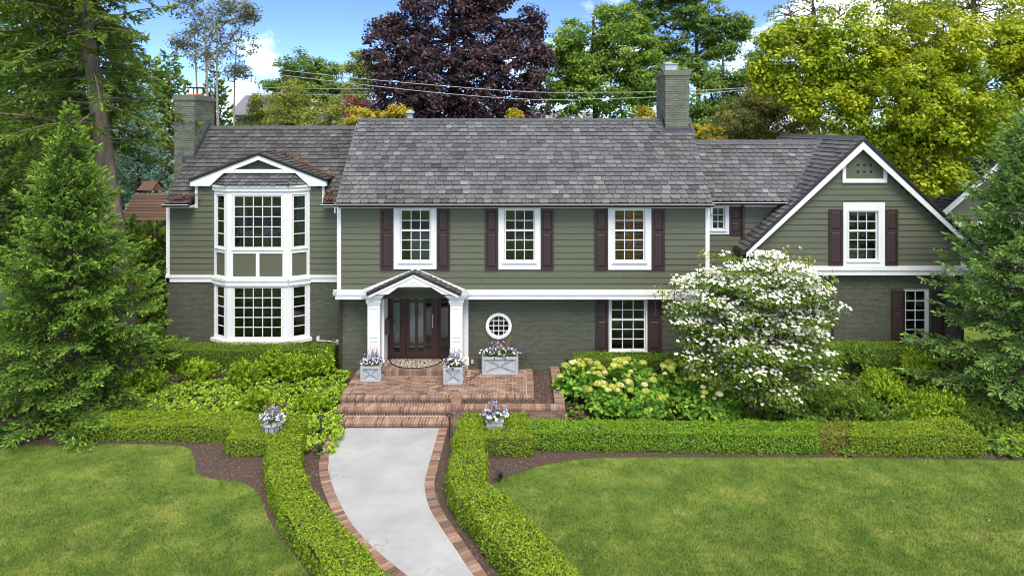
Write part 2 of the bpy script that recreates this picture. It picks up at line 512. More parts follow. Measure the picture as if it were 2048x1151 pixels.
def grid_sash(mb, x0, x1, z0, z1, Y, cols, rows, fr=0.045, mu=0.022, mid=None, T=Matrix()):
    """sash frame with glazing bars in mb; returns pane rectangles"""
    def bx(a, b, c, d, e, f):
        v = [(a,c,e),(b,c,e),(b,d,e),(a,d,e),(a,c,f),(b,c,f),(b,d,f),(a,d,f)]
        mb.add([T @ Vector(p) for p in v], box_faces(0))
    bx(x0-fr, x0, Y-0.03, Y+0.03, z0-fr, z1+fr); bx(x1, x1+fr, Y-0.03, Y+0.03, z0-fr, z1+fr)
    bx(x0, x1, Y-0.03, Y+0.03, z0-fr, z0); bx(x0, x1, Y-0.03, Y+0.03, z1, z1+fr)
    ws = (x1 - x0) / cols
    for i in range(1, cols): bx(x0+i*ws-mu/2, x0+i*ws+mu/2, Y-0.017, Y+0.017, z0, z1)
    hs = (z1 - z0) / rows
    zz = [z0 + hs * j for j in range(rows + 1)]
    for j in range(1, rows):
        th = mu if j != mid else 0.055
        bx(x0, x1, Y-(0.020 if j != mid else 0.034), Y+(0.020 if j != mid else 0.028), zz[j]-th/2, zz[j]+th/2)
    out = []
    for i in range(cols):
        for j in range(rows):
            out.append((x0+i*ws, x0+(i+1)*ws, zz[j], zz[j+1]))
    return out

def room(parent, x0, x1, z0, z1, Y, depth=1.4, inside=None):
    mb = MB()
    g = 0.25
    a, b, c, d = x0-g, x1+g, z0-g, z1+g
    v = [(x0,Y,z0),(x1,Y,z0),(x1,Y,z1),(x0,Y,z1),(a,Y,c),(b,Y,c),(b,Y,d),(a,Y,d),(a,Y+depth,c),(b,Y+depth,c),(b,Y+depth,d),(a,Y+depth,d)]
    mb.add(v, [(8,9,10,11),(4,5,9,8),(5,6,10,9),(6,7,11,10),(7,4,8,11),(0,4,5,1),(1,5,6,2),(2,6,7,3),(3,7,4,0)])
    mb.build('room_interior', M['interior'], parent)
    w = x1 - x0
    if inside == 'curtain':
        for xa, xb in ((x0-0.02, x0+w*0.16), (x0+w*0.42, x0+w*0.6)):
            m2 = MB(); n = 14
            pts = [(xa+(xb-xa)*i/n, Y+0.10+0.03*math.sin(i*2.1)) for i in range(n+1)]
            for p, q in zip(pts, pts[1:]):
                m2.add([(p[0],p[1],z0-.1),(q[0],q[1],z0-.1),(q[0],q[1],z1),(p[0],p[1],z1)], [(0,1,2,3)])
            m2.build('curtain', M['curtain'], parent)
    elif inside == 'sidecurtain':
        m2 = MB(); n = 8
        pts = [(x0+w*0.35+w*0.65*i/n, Y+0.10+0.03*math.sin(i*2.1)) for i in range(n+1)]
        for p, q in zip(pts, pts[1:]):
            m2.add([(p[0],p[1],z0-.1),(q[0],q[1],z0-.1),(q[0],q[1],z1),(p[0],p[1],z1)], [(0,1,2,3)])
        m2.build('curtain', M['curtain'], parent)
    elif inside == 'louver':
        k = int((z1 - z0) / 0.115)
        for xa, xb in ((x0, x0+w*0.38), (x0+w*0.62, x1)):
            for i in range(k):
                m2 = MB(); zc = z0 + (i+0.5)*(z1-z0)/k
                m2.bar((xa, Y+0.06, zc), (xb, Y+0.06, zc), 0.012, 0.075, up=(0, 0.35, 1))
                m2.build('louver', M['louver'], parent)
        m2 = MB(); m2.box(x0+w*0.38, x0+w*0.62, Y+0.1, Y+0.13, z0, z1); m2.build('louver_stile', M['louver'], parent)
    elif inside == 'shade':
        m2 = MB(); m2.box(x0+w*0.34, x1, Y+0.1, Y+0.105, z0, z0+(z1-z0)*0.56); m2.build('window_shade', M['shade'], parent)
    elif inside == 'halfshade':
        m2 = MB(); m2.box(x0, x1, Y+0.1, Y+0.105, z1-(z1-z0)*0.12, z1); m2.box(x0, x1, Y+0.13, Y+0.14, z0, z0+(z1-z0)*0.22); m2.build('window_shade', M['shade'], parent)

def window(parent, Y, cas, gl, cols, rows, mid=None, inside=None, sill=True, proud=0.06, depth=1.4):
    """cas / gl: casing and glass rectangles (x0,x1,z0,z1); returns the hole the wall leaves for it"""
    x0, x1, z0, z1 = cas; a, b, c, d = gl
    fr = 0.045
    mb = MB()
    yo, yi = Y - proud, Y + 0.10
    mb.box(x0, a-fr, yo, yi, z0, z1); mb.box(b+fr, x1, yo, yi, z0, z1)
    mb.box(a-fr, b+fr, yo+0.002, yi, d+fr, z1); mb.box(a-fr, b+fr, yo+0.002, yi, z0, c-fr)
    # inner bead on the casing, sill nosing
    mb.box(a-fr-0.03, a-fr-0.005, yo-0.012, yo, c-fr, d+fr); mb.box(b+fr+0.005, b+fr+0.03, yo-0.012, yo, c-fr, d+fr)
    mb.box(a-fr-0.03, b+fr+0.03, yo-0.012, yo, d+fr+0.004, d+fr+0.03)
    if sill: mb.box(a-fr-0.06, b+fr+0.06, yo-0.035, yo, c-fr-0.045, c-fr-0.008)
    w = mb.build('window', M['white'], parent)
    sb = MB()
    rects = grid_sash(sb, a, b, c, d, Y+0.03, cols, rows, fr-0.004, 0.022, mid)
    sb.build('sash', M['sash'], w)
    for r in rects: pane(w, *r, Y+0.032)
    room(w, a-fr, b+fr, c-fr, d+fr, Y+0.105, depth, inside)
    return (x0+0.01, x1-0.01, z0+0.01, z1-0.01)

def pxwin(parent, Y, cas, gl, *a, **k):
    """the same from photograph measures at depth Y: rectangles are (left, right, top, bottom)"""
    f = lambda r: (wx(r[0], Y), wx(r[1], Y), wz(r[3], Y), wz(r[2], Y))
    return window(parent, Y, f(cas), f(gl), *a, **k)

def shutter(parent, x0, x1, z0, z1, Y, split=0.62):
    mb = MB(); st = 0.055; y0, y1 = Y-0.075, Y-0.03
    zm = z0 + (z1 - z0) * split
    mb.box(x0, x0+st, y0, y1, z0, z1); mb.box(x1-st, x1, y0, y1, z0, z1)
    for a, b in ((z0, z0+st*1.3), (zm-st*0.7, zm+st*0.7), (z1-st, z1)): mb.box(x0+st, x1-st, y0+0.001, y1, a, b)
    mb.box(x0+st, x1-st, y1-0.02, y1-0.002, z0+st, z1-st)
    s = mb.build('shutter', M['shutter'], parent)
    for a, b in ((z0+st*1.3+0.008, zm-st*0.7-0.008), (zm+st*0.7+0.008, z1-st-0.008)):
        m2 = MB(); c = 0.035; xa, xb = x0+st+0.006, x1-st-0.006; yb, yf = y1-0.02, y0+0.006
        m2.add([(xa,yb,a),(xb,yb,a),(xb,yb,b),(xa,yb,b),(xa+c,yf,a+c),(xb-c,yf,a+c),(xb-c,yf,b-c),(xa+c,yf,b-c)],
               [(4,5,6,7),(0,1,5,4),(1,2,6,5),(2,3,7,6),(3,0,4,7)])
        m2.build('panel', M['shutter'], s)
    return s
def pxshut(parent, l, r, t, b, Y, split=0.62): return shutter(parent, wx(l, Y), wx(r, Y), wz(b, Y), wz(t, Y), Y, split)

# ---- slates
WIDTHS = [0.21, 0.235, 0.26, 0.285]
def slate_geo(w, L, c=0.03, h0=0.044, h1=0.008, th=0.03):
    p = [(c, 0), (w-c, 0), (w, c), (w, L), (0, L), (0, c)]
    hh = lambda t: h0 + (h1 - h0) * t / L
    v = [(x, t, hh(t)) for x, t in p] + [(x, t, hh(t) - th) for x, t in p]
    f = [(0, 1, 2, 3, 4, 5)] + [(i, i+6, (i+1) % 6 + 6, (i+1) % 6) for i in (5, 0, 1, 2, 4)]
    return v, f
slate_me = {}
def get_slate(wi, q, L):
    if (wi, q) not in slate_me:
        mb = MB(); v, f = slate_geo(WIDTHS[wi] - 0.011, L); mb.add(v, f, q / 9.0); mb.r[1:] = [0.0] * (len(mb.r) - 1); slate_me[(wi, q)] = mb.mesh('slate', M['slate'])  # edges darkest: rough slate butts, plus row shadow lines put into the colour
    return slate_me[(wi, q)]

def tile_roof(parent, O, u, s, left, right, length, expo, mat, single_rows=0, seed=1, start=0):
    """rows of overlapping slates on a roof plane: O eave origin, u along the eave, s up the slope"""
    rs = random.Random(seed)
    O = Vector(O); u = Vector(u).normalized(); s = Vector(s).normalized(); n = u.cross(s).normalized()
    R = Matrix((u, s, n)).transposed()
    mb = MB(); rows = int(math.ceil(length / expo)); L = expo * 1.3
    for k in range(rows):
        t0 = k * expo
        Lk = min(L, length - t0 + 0.01)
        l, r = left(t0 + expo*0.4), right(t0 + expo*0.4)
        x = l - rs.uniform(0.0, 0.2)
        rowtone = rs.uniform(-0.06, 0.06)
        while x < r - 0.02:
            wi = rs.randrange(4); w = WIDTHS[wi]
            a, b = max(x, l), min(x + w, r)
            x += w
            if b - a < 0.04: continue
            q = min(9, max(0, int((rs.betavariate(2.4, 2.6) * 0.85 + 0.12 + rowtone) * 10)))
            jt = rs.uniform(-0.006, 0.006)
            if k < single_rows:
                o = link('slate', get_slate(wi, q, L), None, parent)
                m4 = Matrix.Translation(O + u*a + s*(t0 + jt)) @ R.to_4x4() @ Matrix.Rotation(rs.uniform(-0.006, 0.006), 4, 'X')
                o.location = m4.to_translation(); o.rotation_euler = m4.to_euler(); o.scale = ((b-a)/w, 1, 1)
            else:
                v, f = slate_geo(b - a - 0.011, Lk, h0=0.044 + rs.uniform(-0.005, 0.005))
                mb.add([O + u*(a+p[0]) + s*(t0+jt+p[1]) + n*p[2] for p in v], f, q / 9.0); mb.r[-5:] = [0.0] * 5  # edge faces darkest here too, carrying the row shadow lines
    if mb.v:
        o = mb.build('slates', M[mat], parent); o['kind'] = 'stuff'

def slab(parent, name, corners, th, mat):
    """roof deck: quad with thickness downwards along its normal"""
    c = [Vector(p) for p in corners]
    n = (c[1]-c[0]).cross(c[2]-c[0]).normalized()
    if n.z < 0: n = -n
    mb = MB(); mb.add(c + [p - n*th for p in c], [(0,1,2,3),(7,6,5,4),(0,4,5,1),(1,5,6,2),(2,6,7,3),(3,7,4,0)])
    return mb.build(name, M[mat], parent)

def gutter(parent, a, b, rr=0.065):
    """half-round gutter along x with its rolled rim, the sky glint put into its colour"""
    mb = MB(); n = 8
    (x0, Y, z), x1 = a, b
    pr = [(Y - rr*math.cos(math.pi*i/n), z - rr*math.sin(math.pi*i/n)) for i in range(n+1)]
    for p, q in zip(pr, pr[1:]):
        mb.add([(x0,p[0],p[1]),(x1,p[0],p[1]),(x1,q[0],q[1]),(x0,q[0],q[1])], [(0,1,2,3)])
    for xe in (x0, x1): mb.add([(xe, p[0], p[1]) for p in pr], [tuple(range(n+1))])
    g = mb.build('gutter', M['gutter'], parent)
    m2 = MB(); m2.tube([(x0, Y-rr, z), (x1, Y-rr, z)], 0.011, 6); m2.build('gutter_rim', M['rim'], g)
    return g

def downspout(parent, pts, w=0.075):
    mb = MB(); mb.tube(pts, w/2*1.1, 8); return mb.build('downspout', M['gutter'], parent)

# =========== main block: upper storey overhangs the brick ground floor
YM, YL = 20.0, 20.34
ML, MR = wx(676, YM), wx(1417, YM)
Z_BAND0, Z_BAND1 = wz(597, YM), wz(578.5, YM)
Z_FR = wz(416, YM)
mainwall = empty('upper_wall', (0, YM, 3), house)
holes = []
win_up = [((788, 873.5, 411, 537.5), (803.5, 859, 421, 519.5), 'shade'), ((997, 1081, 411, 538), (1012, 1067, 421, 519.5), None), ((1216, 1302, 411, 538.5), (1230.5, 1286.5, 421, 519.5), 'louver')]
for cas, gl, ins in win_up:
    holes.append(pxwin(house, YM, cas, gl, 3, 5, 3, ins))
for l, r in ((761.5, 787), (874, 899.5), (970.5, 996), (1081.5, 1107), (1189, 1215), (1303, 1329)):
    pxshut(house, l, r, 417.5, 538, YM)
mb = MB(); sheet_holes(mb, ML, MR, Z_BAND0, wz(405, YM), YM, holes)
mb.add([(ML,YM,Z_BAND0),(ML,24.75,Z_BAND0),(ML,24.75,5.4),(ML,YM,5.4)], [(0,1,2,3)]); mb.add([(MR,YM,Z_BAND0),(MR,24.75,Z_BAND0),(MR,24.75,5.4),(MR,YM,5.4)], [(3,2,1,0)])
mb.add([(ML,24.75,0),(MR,24.75,0),(MR,24.75,5.4),(ML,24.75,5.4)], [(0,1,2,3)])
mb.add([(ML,YM,Z_BAND0),(MR,YM,Z_BAND0),(MR,YL+.1,Z_BAND0),(ML,YL+.1,Z_BAND0)], [(0,1,2,3)])
for xe in (ML+0.03, MR-0.03): mb.add([(xe,YM+.1,5.38),(xe,24.7,5.38),(xe,22.35,7.78)], [(0,1,2)])
mb.build('sheathing', M['sidecore'], mainwall)
cb = 0.10
siding(mainwall, lambda z: (ML+cb, MR-cb), Z_BAND1, Z_FR, YM, 13, holes)
mb = MB()
mb.box(ML-0.02, ML+cb, YM-0.045, YM+0.12, Z_BAND0, wz(409, YM)); mb.build('corner_board', M['white'], mainwall); mb = MB(); mb.box(MR-cb, MR+0.02, YM-0.045, YM+0.12, Z_BAND0, wz(409, YM))
mb.build('corner_board', M['white'], mainwall)
cuts = [(h[0], h[1]) for h in holes]
mb = MB()
for s, e in minus(ML+cb, MR-cb, cuts): mb = MB(); mb.box(s, e, YM-0.04, YM, Z_FR, wz(408, YM)); mb.build('frieze_board', M['white'], mainwall)
mb = MB()
PL, PR = wx(729, YM), wx(929, YM)
for s, e in minus(ML-0.06, MR+0.0, [(PL, PR)]):
    mb = MB(); mb.box(s, e, YM-0.085, YM+0.02, Z_BAND0, Z_BAND0+0.135); mb.box(s-0.0, e+0.0, YM-0.115, YM+0.02, Z_BAND0+0.135, Z_BAND1); mb.build('band_board', M['white'], mainwall)

# brick ground floor with entry opening, ground-floor window and round window
lower = empty('ground_floor_wall', (0, YL, 1), house)
ZL0 = 0.30
LL, LR = wx(684, YL), wx(1419, YL)
hl = []
hl.append(pxwin(house, YL, (1217, 1294.5, 596, 702), (1223.5, 1288, 600, 697), 3, 5, 3, None, proud=0.03))
for l, r in ((1191, 1216.5), (1295, 1323)): pxshut(house, l, r, 599, 701, YL)
EX0, EX1 = wx(757, YL), wx(925, YL)
hl.append((EX0, EX1, 0, 2.9))
RC = (wx(997.5, YL), wz(651, YL), 0.395)
mb = MB()
n = 48
sheet_holes(mb, LL, LR, ZL0-0.3, Z_BAND0+0.02, YL, hl + [(RC[0]-0.40, RC[0]+0.40, RC[1]-0.40, RC[1]+0.40)])
ring = [(RC[0]+0.385*math.cos(2*math.pi*i/n), RC[1]+0.385*math.sin(2*math.pi*i/n)) for i in range(n)]
sq = [(RC[0]+max(-.40,min(.40,.57*math.cos(2*math.pi*i/n))), RC[1]+max(-.40,min(.40,.57*math.sin(2*math.pi*i/n)))) for i in range(n)]
for i in range(n):
    j = (i+1) % n
    mb.add([(ring[i][0],YL,ring[i][1]),(sq[i][0],YL,sq[i][1]),(sq[j][0],YL,sq[j][1]),(ring[j][0],YL,ring[j][1])], [(0,1,2,3)])
mb.add([(LL,YL,0),(LL,24.7,0),(LL,24.7,2.7),(LL,YL,2.7)], [(0,1,2,3)])
mb.build('mortar_bed', M['mortarpaint'], lower)
bricks('brickwork', lower, LL, LR, ZL0, Z_BAND0-0.002, YL, hl, seed=3, circle=(RC[0], RC[1], 0.47))
mb = MB()
for i in range(44):                                              # ring of brick headers round the window
    a = 2*math.pi*i/44; e = 2*math.pi*(i+0.88)/44
    pr = [(0.40, a), (0.47, a), (0.47, e), (0.40, e)]
    v = [(RC[0]+r*math.cos(t), YL, RC[1]+r*math.sin(t)) for r, t in pr] + [(RC[0]+r*math.cos(t), YL-0.016, RC[1]+r*math.sin(t)) for r, t in pr]
    mb.add(v, box_faces(0), RND.random())
mb.build('header_ring', M['brickpaint'], lower)

# round window
mb = MB()
for r0, r1, y0, y1 in ((0.295, 0.385, YL-0.05, YL+0.10), (0.318, 0.350, YL-0.065, YL-0.05)):
    for i in range(n):
        j = (i+1) % n; A, B = 2*math.pi*i/n, 2*math.pi*j/n
        q = [(r0, A), (r1, A), (r1, B), (r0, B)]
        v = [(RC[0]+r*math.cos(t), y0, RC[1]+r*math.sin(t)) for r, t in q] + [(RC[0]+r*math.cos(t), y1, RC[1]+r*math.sin(t)) for r, t in q]
        mb.add(v, box_faces(0))
rw = mb.build('round_window', M['white'], house)
mb = MB()
for i in (-1, 0, 1):
    d = i * 0.15; h = math.sqrt(0.297**2 - d*d)
    mb.box(RC[0]+d-0.011, RC[0]+d+0.011, YL+0.01, YL+0.035, RC[1]-h, RC[1]+h)
    mb.box(RC[0]-h, RC[0]+h, YL+0.008, YL+0.037, RC[1]+d-0.011, RC[1]+d+0.011)
mb.build('glazing_bars', M['sash'], rw)
for i in range(4):
    for j in range(4):
        a, b = -0.3+0.15*i, -0.3+0.15*(i+1); c, d = -0.3+0.15*j, -0.3+0.15*(j+1)
        pts = []
        for k in range(25):                                      # cell corner clipped to the circle
            for (p, q) in ((a+(b-a)*k/24, c), (b, c+(d-c)*k/24), (b-(b-a)*k/24, d), (a, d-(d-c)*k/24)):
                pts.append((p, q))
        ctr = ((a+b)/2, (c+d)/2)
        pts = [(p, q) if p*p+q*q <= 0.0888 else (p*0.298/math.hypot(p, q), q*0.298/math.hypot(p, q)) for p, q in pts]
        pts = [(max(a, min(b, p)), max(c, min(d, q))) for p, q in pts]
        pts = [p for p in pts if p[0]**2+p[1]**2 <= 0.0905]
        cx = sum(p[0] for p in pts)/len(pts); cy = sum(p[1] for p in pts)/len(pts)
        pts = sorted({(round(p, 4), round(q, 4)) for p, q in pts}, key=lambda p: math.atan2(p[1]-cy, p[0]-cx))
        m2 = MB(); m2.prism_y([(RC[0]+p, RC[1]+q) for p, q in pts], YL+0.02, YL+0.025); m2.build('pane', M['glass'], rw)
room(rw, RC[0]-0.3, RC[0]+0.3, RC[1]-0.3, RC[1]+0.3, YL+0.11, 1.0)
mb = MB()                                                       # something copper coloured stands inside
mb.lathe([(0.04, -.3), (0.09, -.2), (0.05, -.05), (0.11, 0.05), (0.06, 0.14), (0.09, 0.2), (0.02, 0.27)], (RC[0]+0.03, YL+0.35, RC[1]), 10)
mb.build('table_lamp', M['louver'], rw)

# main roof
EAVE_Y, EAVE_Z, RID_Y, RID_Z = 19.66, 5.47, 22.35, 7.88
RL, RR = wx(674, EAVE_Y), wx(1423, EAVE_Y)
roof = slab(house, 'roof', [(RL, EAVE_Y, EAVE_Z), (RR, EAVE_Y, EAVE_Z), (RR, RID_Y, RID_Z), (RL, RID_Y, RID_Z)], 0.10, 'roofsheet')
slab(roof, 'rear_slope', [(RR, 2*RID_Y-EAVE_Y, EAVE_Z), (RL, 2*RID_Y-EAVE_Y, EAVE_Z), (RL, RID_Y, RID_Z), (RR, RID_Y, RID_Z)], 0.10, 'slate_old')
sl = Vector((0, RID_Y-EAVE_Y, RID_Z-EAVE_Z)); SLEN = sl.length
tile_roof(roof, (RL-0.03, EAVE_Y-0.03, EAVE_Z-0.02), (1, 0, 0), sl, lambda t: 0, lambda t: RR-RL+0.06, SLEN+0.03, 0.178, 'slate', 7, 11)
def ridge(parent, a, b, y, z, drop=0.10, half=0.13, seed=1):
    """overlapping ridge caps along x"""
    mb = MB(); rs = random.Random(seed); x = a
    while x < b:
        e = min(x + 0.30, b); h = rs.uniform(-0.004, 0.006)
        mb.add([(x,y-half,z-drop+.04+h),(e,y-half,z-drop+.03),(e,y,z+.045),(x,y,z+.055+h),(x,y+half,z-drop+.04+h),(e,y+half,z-drop+.03)], [(0,1,2,3),(3,2,5,4),(0,3,4),(1,5,2)], rs.random())
        x = e
    return mb.build('ridge_cap', M['ridge'], parent)
ridge(roof, RL-0.03, RR+0.03, RID_Y, RID_Z)
gutter(house, (RL-0.08, EAVE_Y-0.045, EAVE_Z-0.035), RR+0.06)
mb = MB(); mb.box(RL+0.02, RR-0.02, EAVE_Y+0.03, YM+0.02, 5.33, 5.42); mb.build('soffit', M['gutter'], house)
# rake boards on the gable ends
for xe, sg in ((ML, -1), (MR, 1)):
    mb = MB(); mb.prism_z([(0, 0)], 0, 0) if False else None
    x0, x1 = (xe-0.03, xe) if sg < 0 else (xe, xe+0.03)
    v = []
    for x in (x0, x1): v += [(x, EAVE_Y+0.05, EAVE_Z-0.12), (x, EAVE_Y+0.05, EAVE_Z-0.30), (x, RID_Y, RID_Z-0.32), (x, RID_Y, RID_Z-0.12)]
    mb.add(v, [(0,1,2,3),(7,6,5,4),(0,4,5,1),(3,2,6,7)]); mb.build('rake_board', M['white'], house)

# roof vent on the ridge
mb = MB(); vx_, vz_ = wx(820, 22.9), 7.6
mb.lathe([(0.10, 0), (0.10, 0.50)], (vx_, 22.9, vz_), 12); mb.lathe([(0.16, 0.50), (0.16, 0.56), (0.05, 0.60)], (vx_, 22.9, vz_), 12)
mb.build('vent_pipe', M['zinc'], house)

# =========== chimneys
def chimney(x0, x1, y0, y1, z0, z1, seed, label, cap=0.07):
    root = MB(); root.box(x0, x1, y0, y1, z0, z1); c = root.build('chimney', M['mortarpaint'], house); c['label'] = label
    rs = random.Random(seed); mb = MB(); course, bl = 0.0755, 0.213
    for face in range(4):
        a0, a1 = ((x0, x1), (y0, y1), (x0, x1), (y0, y1))[face]
        z = max(z0, z1-3.4); k = face
        while z < z1 - 0.16:
            s = a0 - (bl/2 if k % 2 else 0)
            while s < a1:
                p, q = max(s, a0), min(s+bl-0.01, a1)
                if q - p > 0.03:
                    d = 0.011 + rs.uniform(-0.004, 0.004); zt = z + course - 0.011
                    pts = [(p, 0, z), (q, 0, z), (q, 0, zt), (p, 0, zt), (p+.003, d, z+.003), (q-.003, d, z+.003), (q-.003, d, zt-.003), (p+.003, d, zt-.003)]
                    T = {0: lambda t: (t[0], y0-t[1], t[2]), 1: lambda t: (x1+t[1], t[0], t[2]), 2: lambda t: (t[0], y1+t[1], t[2]), 3: lambda t: (x0-t[1], t[0], t[2])}[face]
                    mb.add([T(t) for t in pts], [(4,5,6,7),(0,1,5,4),(1,2,6,5),(2,3,7,6),(3,0,4,7)], rs.random())
                s += bl
            z += course; k += 1
    b = mb.build('brickwork', M['chimbrick'], c); b['kind'] = 'stuff'
    m2 = MB(); m2.box(x0-0.045, x1+0.045, y0-0.045, y1+0.045, z1-0.16, z1-0.03)
    xa, xb, ya, yb = x0-0.02, x1+0.02, y0-0.02, y1+0.02
    m2.add([(xa,ya,z1-.03),(xb,ya,z1-.03),(xb,yb,z1-.03),(xa,yb,z1-.03),(xa+.15,ya+.15,z1+.02),(xb-.15,ya+.15,z1+.02),(xb-.15,yb-.15,z1+.02),(xa+.15,yb-.15,z1+.02)], box_faces(0))
    m2.build('chimney_crown', M['chimbrick'], c)
    return c
cy0 = 21.92
c1 = chimney(wx(1331, cy0), wx(1378, cy0), cy0, cy0+1.42, 5.0, 9.47, 5, 'grey-green chimney standing on the main ridge')
mb = MB(); cx = wx(1331, cy0)
mb.box(cx+0.10, cx+0.50, cy0+0.5, cy0+0.95, 9.47, 9.70); mb.box(cx+0.07, cx+0.53, cy0+0.47, cy0+0.98, 9.70, 9.73); mb.box(cx+0.12, cx+0.34, cy0+0.55, cy0+0.85, 9.73, 9.79)
mb.build('flue_cap', M['zinc'], c1)
zf = lambda y: EAVE_Z + (y-EAVE_Y)*(RID_Z-EAVE_Z)/(RID_Y-EAVE_Y)
mb = MB()
xa, xb = wx(1331, cy0)-0.03, wx(1378, cy0)+0.03
mb.box(xa-0.05, xb+0.05, cy0-0.035, cy0-0.012, zf(cy0)-0.1, zf(cy0)+0.13)
mb.add([(xa-.06,cy0-.2,zf(cy0-.2)+.04),(xb+.06,cy0-.2,zf(cy0-.2)+.04),(xb+.06,cy0,zf(cy0)+.045),(xa-.06,cy0,zf(cy0)+.045)], [(0,1,2,3)])
for xe in (xa-0.012, xb+0.012):
    mb.add([(xe,cy0-.03,zf(cy0)),(xe,cy0-.03,zf(cy0)+.16),(xe,RID_Y,RID_Z+.24),(xe,RID_Y,RID_Z)], [(0,1,2,3)])
    dx = -0.13 if xe < cx+.3 else 0.13
    mb.add([(xe,cy0-.2,zf(cy0-.2)+.042),(xe+dx,cy0-.2,zf(cy0-.2)+.042),(xe+dx,RID_Y,RID_Z+.045),(xe,RID_Y,RID_Z+.045)], [(0,1,2,3)])
mb.build('flashing', M['lead'], c1)
ly0 = 22.65
c2 = chimney(wx(349, ly0), wx(388, ly0), ly0, ly0+1.5, 0.0, 8.70, 6, 'grey-green chimney at the house end beside the conifers')
mb = MB(); lx = wx(349, ly0)
mb.box(lx+0.28, lx+0.62, ly0+0.35, ly0+0.75, 8.70, 8.76); mb.build('flue_base', M['louver'], c2)
mb = MB(); mb.box(lx+0.26, lx+0.64, ly0+0.33, ly0+0.77, 8.95, 8.99)
for px_ in (lx+0.28, lx+0.61):
    for py_ in (ly0+0.35, ly0+0.74): mb.box(px_-.012, px_+.012, py_-.012, py_+.012, 8.76, 8.95)
mb.build('flue_cap', M['darkmetal'], c2)
# =========== left wing with two-storey bay and low wall dormer
YW = 21.57
WL = wx(335, YW)
WR = ML + 0.25
WE_Y, WE_Z, WR_Y, WR_Z = 21.20, 5.27, 23.83, 7.64
wing = empty('left_wing_wall', (-8, YW, 3), house)
zb0, zb1 = wz(563, YW), wz(549, YW)
BXL, BXR = wx(427, YW), wx(621, YW)                      # bay meets the wall
DX0, DX1, DPX = wx(391, YW), wx(650, YW), wx(520.5, YW)  # wall dormer ends and peak
DZ0, DZ1 = wz(362, YW), wz(312, YW)
bayhole = (BXL+0.02, BXR-0.02, 0.0, wz(352, YW))
mb = MB()
sheet_holes(mb, WL, WR, zb0, 5.2, YW, [bayhole]); sheet_holes(mb, DX0, DX1, 5.2, DZ0, YW, [bayhole])
mb.add([(DX0,YW,DZ0),(DX1,YW,DZ0),(DPX,YW,DZ1)], [(0,1,2)])
mb.add([(WL,YW,0),(WL,26.1,0),(WL,26.1,5.25),(WL,23.83,7.5),(WL,YW,5.25)], [(0,1,2,3,4)])
mb.add([(WL,26.1,0),(WR,26.1,0),(WR,26.1,5.3),(WL,26.1,5.3)], [(0,1,2,3)])
mb.build('sheathing', M['sidecore'], wing)
def wing_x(z):
    if z < 5.20: return (WL+0.09, WR)
    if z < DZ0-0.2: return (DX0+0.09, DX1-0.07)
    f = (z-DZ0+0.2)/(DZ1-DZ0); return (DX0+0.09+(DPX-DX0)*f, DX1-0.07-(DX1-DPX)*f)
siding(wing, wing_x, zb1, zb1+0.1817*16, YW, 16, [bayhole])
mb = MB()
mb.box(WL-0.02, WL+0.09, YW-0.05, YW+0.1, zb0, 5.20); mb.build('corner_board', M['white'], wing); mb = MB(); mb.box(DX1-0.08, DX1, YW-0.05, YW+0.1, wz(408, YW), DZ0); mb.build('corner_board', M['white'], wing); mb = MB(); mb.box(DX0, DX0+0.09, YW-0.05, YW+0.1, wz(411, YW), DZ0)
mb.box(WL+0.09, DX0+0.09, YW-0.045, YW, 5.10, 5.20)
mb.build('corner_board', M['white'], wing)
mb = MB()
for s, e in minus(WL-0.03, WR, [(BXL, BXR)]):
    mb = MB(); mb.box(s, e, YW-0.05, YW, zb0, zb0+0.14); mb.box(s, e, YW-0.08, YW, zb0+0.14, zb1); mb.build('band_board', M['white'], wing)
wlow = empty('left_wing_ground_floor', (-8, YW, 1), house)
for s, e in ((WL, bayhole[0]), (bayhole[1], WR)): mb = MB(); sheet_holes(mb, s, e, 0, zb0+0.01, YW, []); mb.build('mortar_bed', M['mortarpaint'], wlow)
bricks('brickwork', wlow, WL, WR, 0.3, zb0-0.002, YW, [bayhole], seed=8)

# wing roof
WRL = wx(330, WE_Y)
wroof = slab(house, 'left_wing_roof', [(WRL, WE_Y, WE_Z), (DX0, WE_Y, WE_Z), (DX0, WR_Y, WR_Z), (WRL, WR_Y, WR_Z)], 0.09, 'roofsheet')
ws = Vector((0, WR_Y-WE_Y, WR_Z-WE_Z)); WSL = ws.length
tdz = (YW - 0.05 - WE_Y) / ws.normalized().y
slab(wroof, 'deck', [(DX0, YW+.02, WE_Z+(YW+.02-WE_Y)*ws.z/ws.y), (ML+.5, YW+.02, WE_Z+(YW+.02-WE_Y)*ws.z/ws.y), (ML+.5, WR_Y, WR_Z), (DX0, WR_Y, WR_Z)], 0.09, 'roofsheet')
slab(wroof, 'rear_slope', [(ML+.5, 2*WR_Y-WE_Y, WE_Z), (WRL, 2*WR_Y-WE_Y, WE_Z), (WRL, WR_Y, WR_Z), (ML+.5, WR_Y, WR_Z)], 0.09, 'slate_old')
slab(wroof, 'deck', [(DX1+.02, WE_Y, WE_Z), (ML+.3, WE_Y, WE_Z), (ML+.3, YW+.02, WE_Z+(YW+.02-WE_Y)*ws.z/ws.y), (DX1+.02, YW+.02, WE_Z+(YW+.02-WE_Y)*ws.z/ws.y)], 0.09, 'roofsheet')
nlow = 3
tile_roof(wroof, (WRL-0.02, WE_Y-0.02, WE_Z-0.015), (1, 0, 0), ws, lambda t: 0, lambda t: DX0-WRL+0.02, 0.178*nlow, 0.178, 'slate_old', 0, 21)
tile_roof(wroof, (DX1+0.03, WE_Y-0.02, WE_Z-0.015), (1, 0, 0), ws, lambda t: 0, lambda t: ML-DX1+0.2, 0.178*nlow, 0.178, 'slate_old', 0, 22)
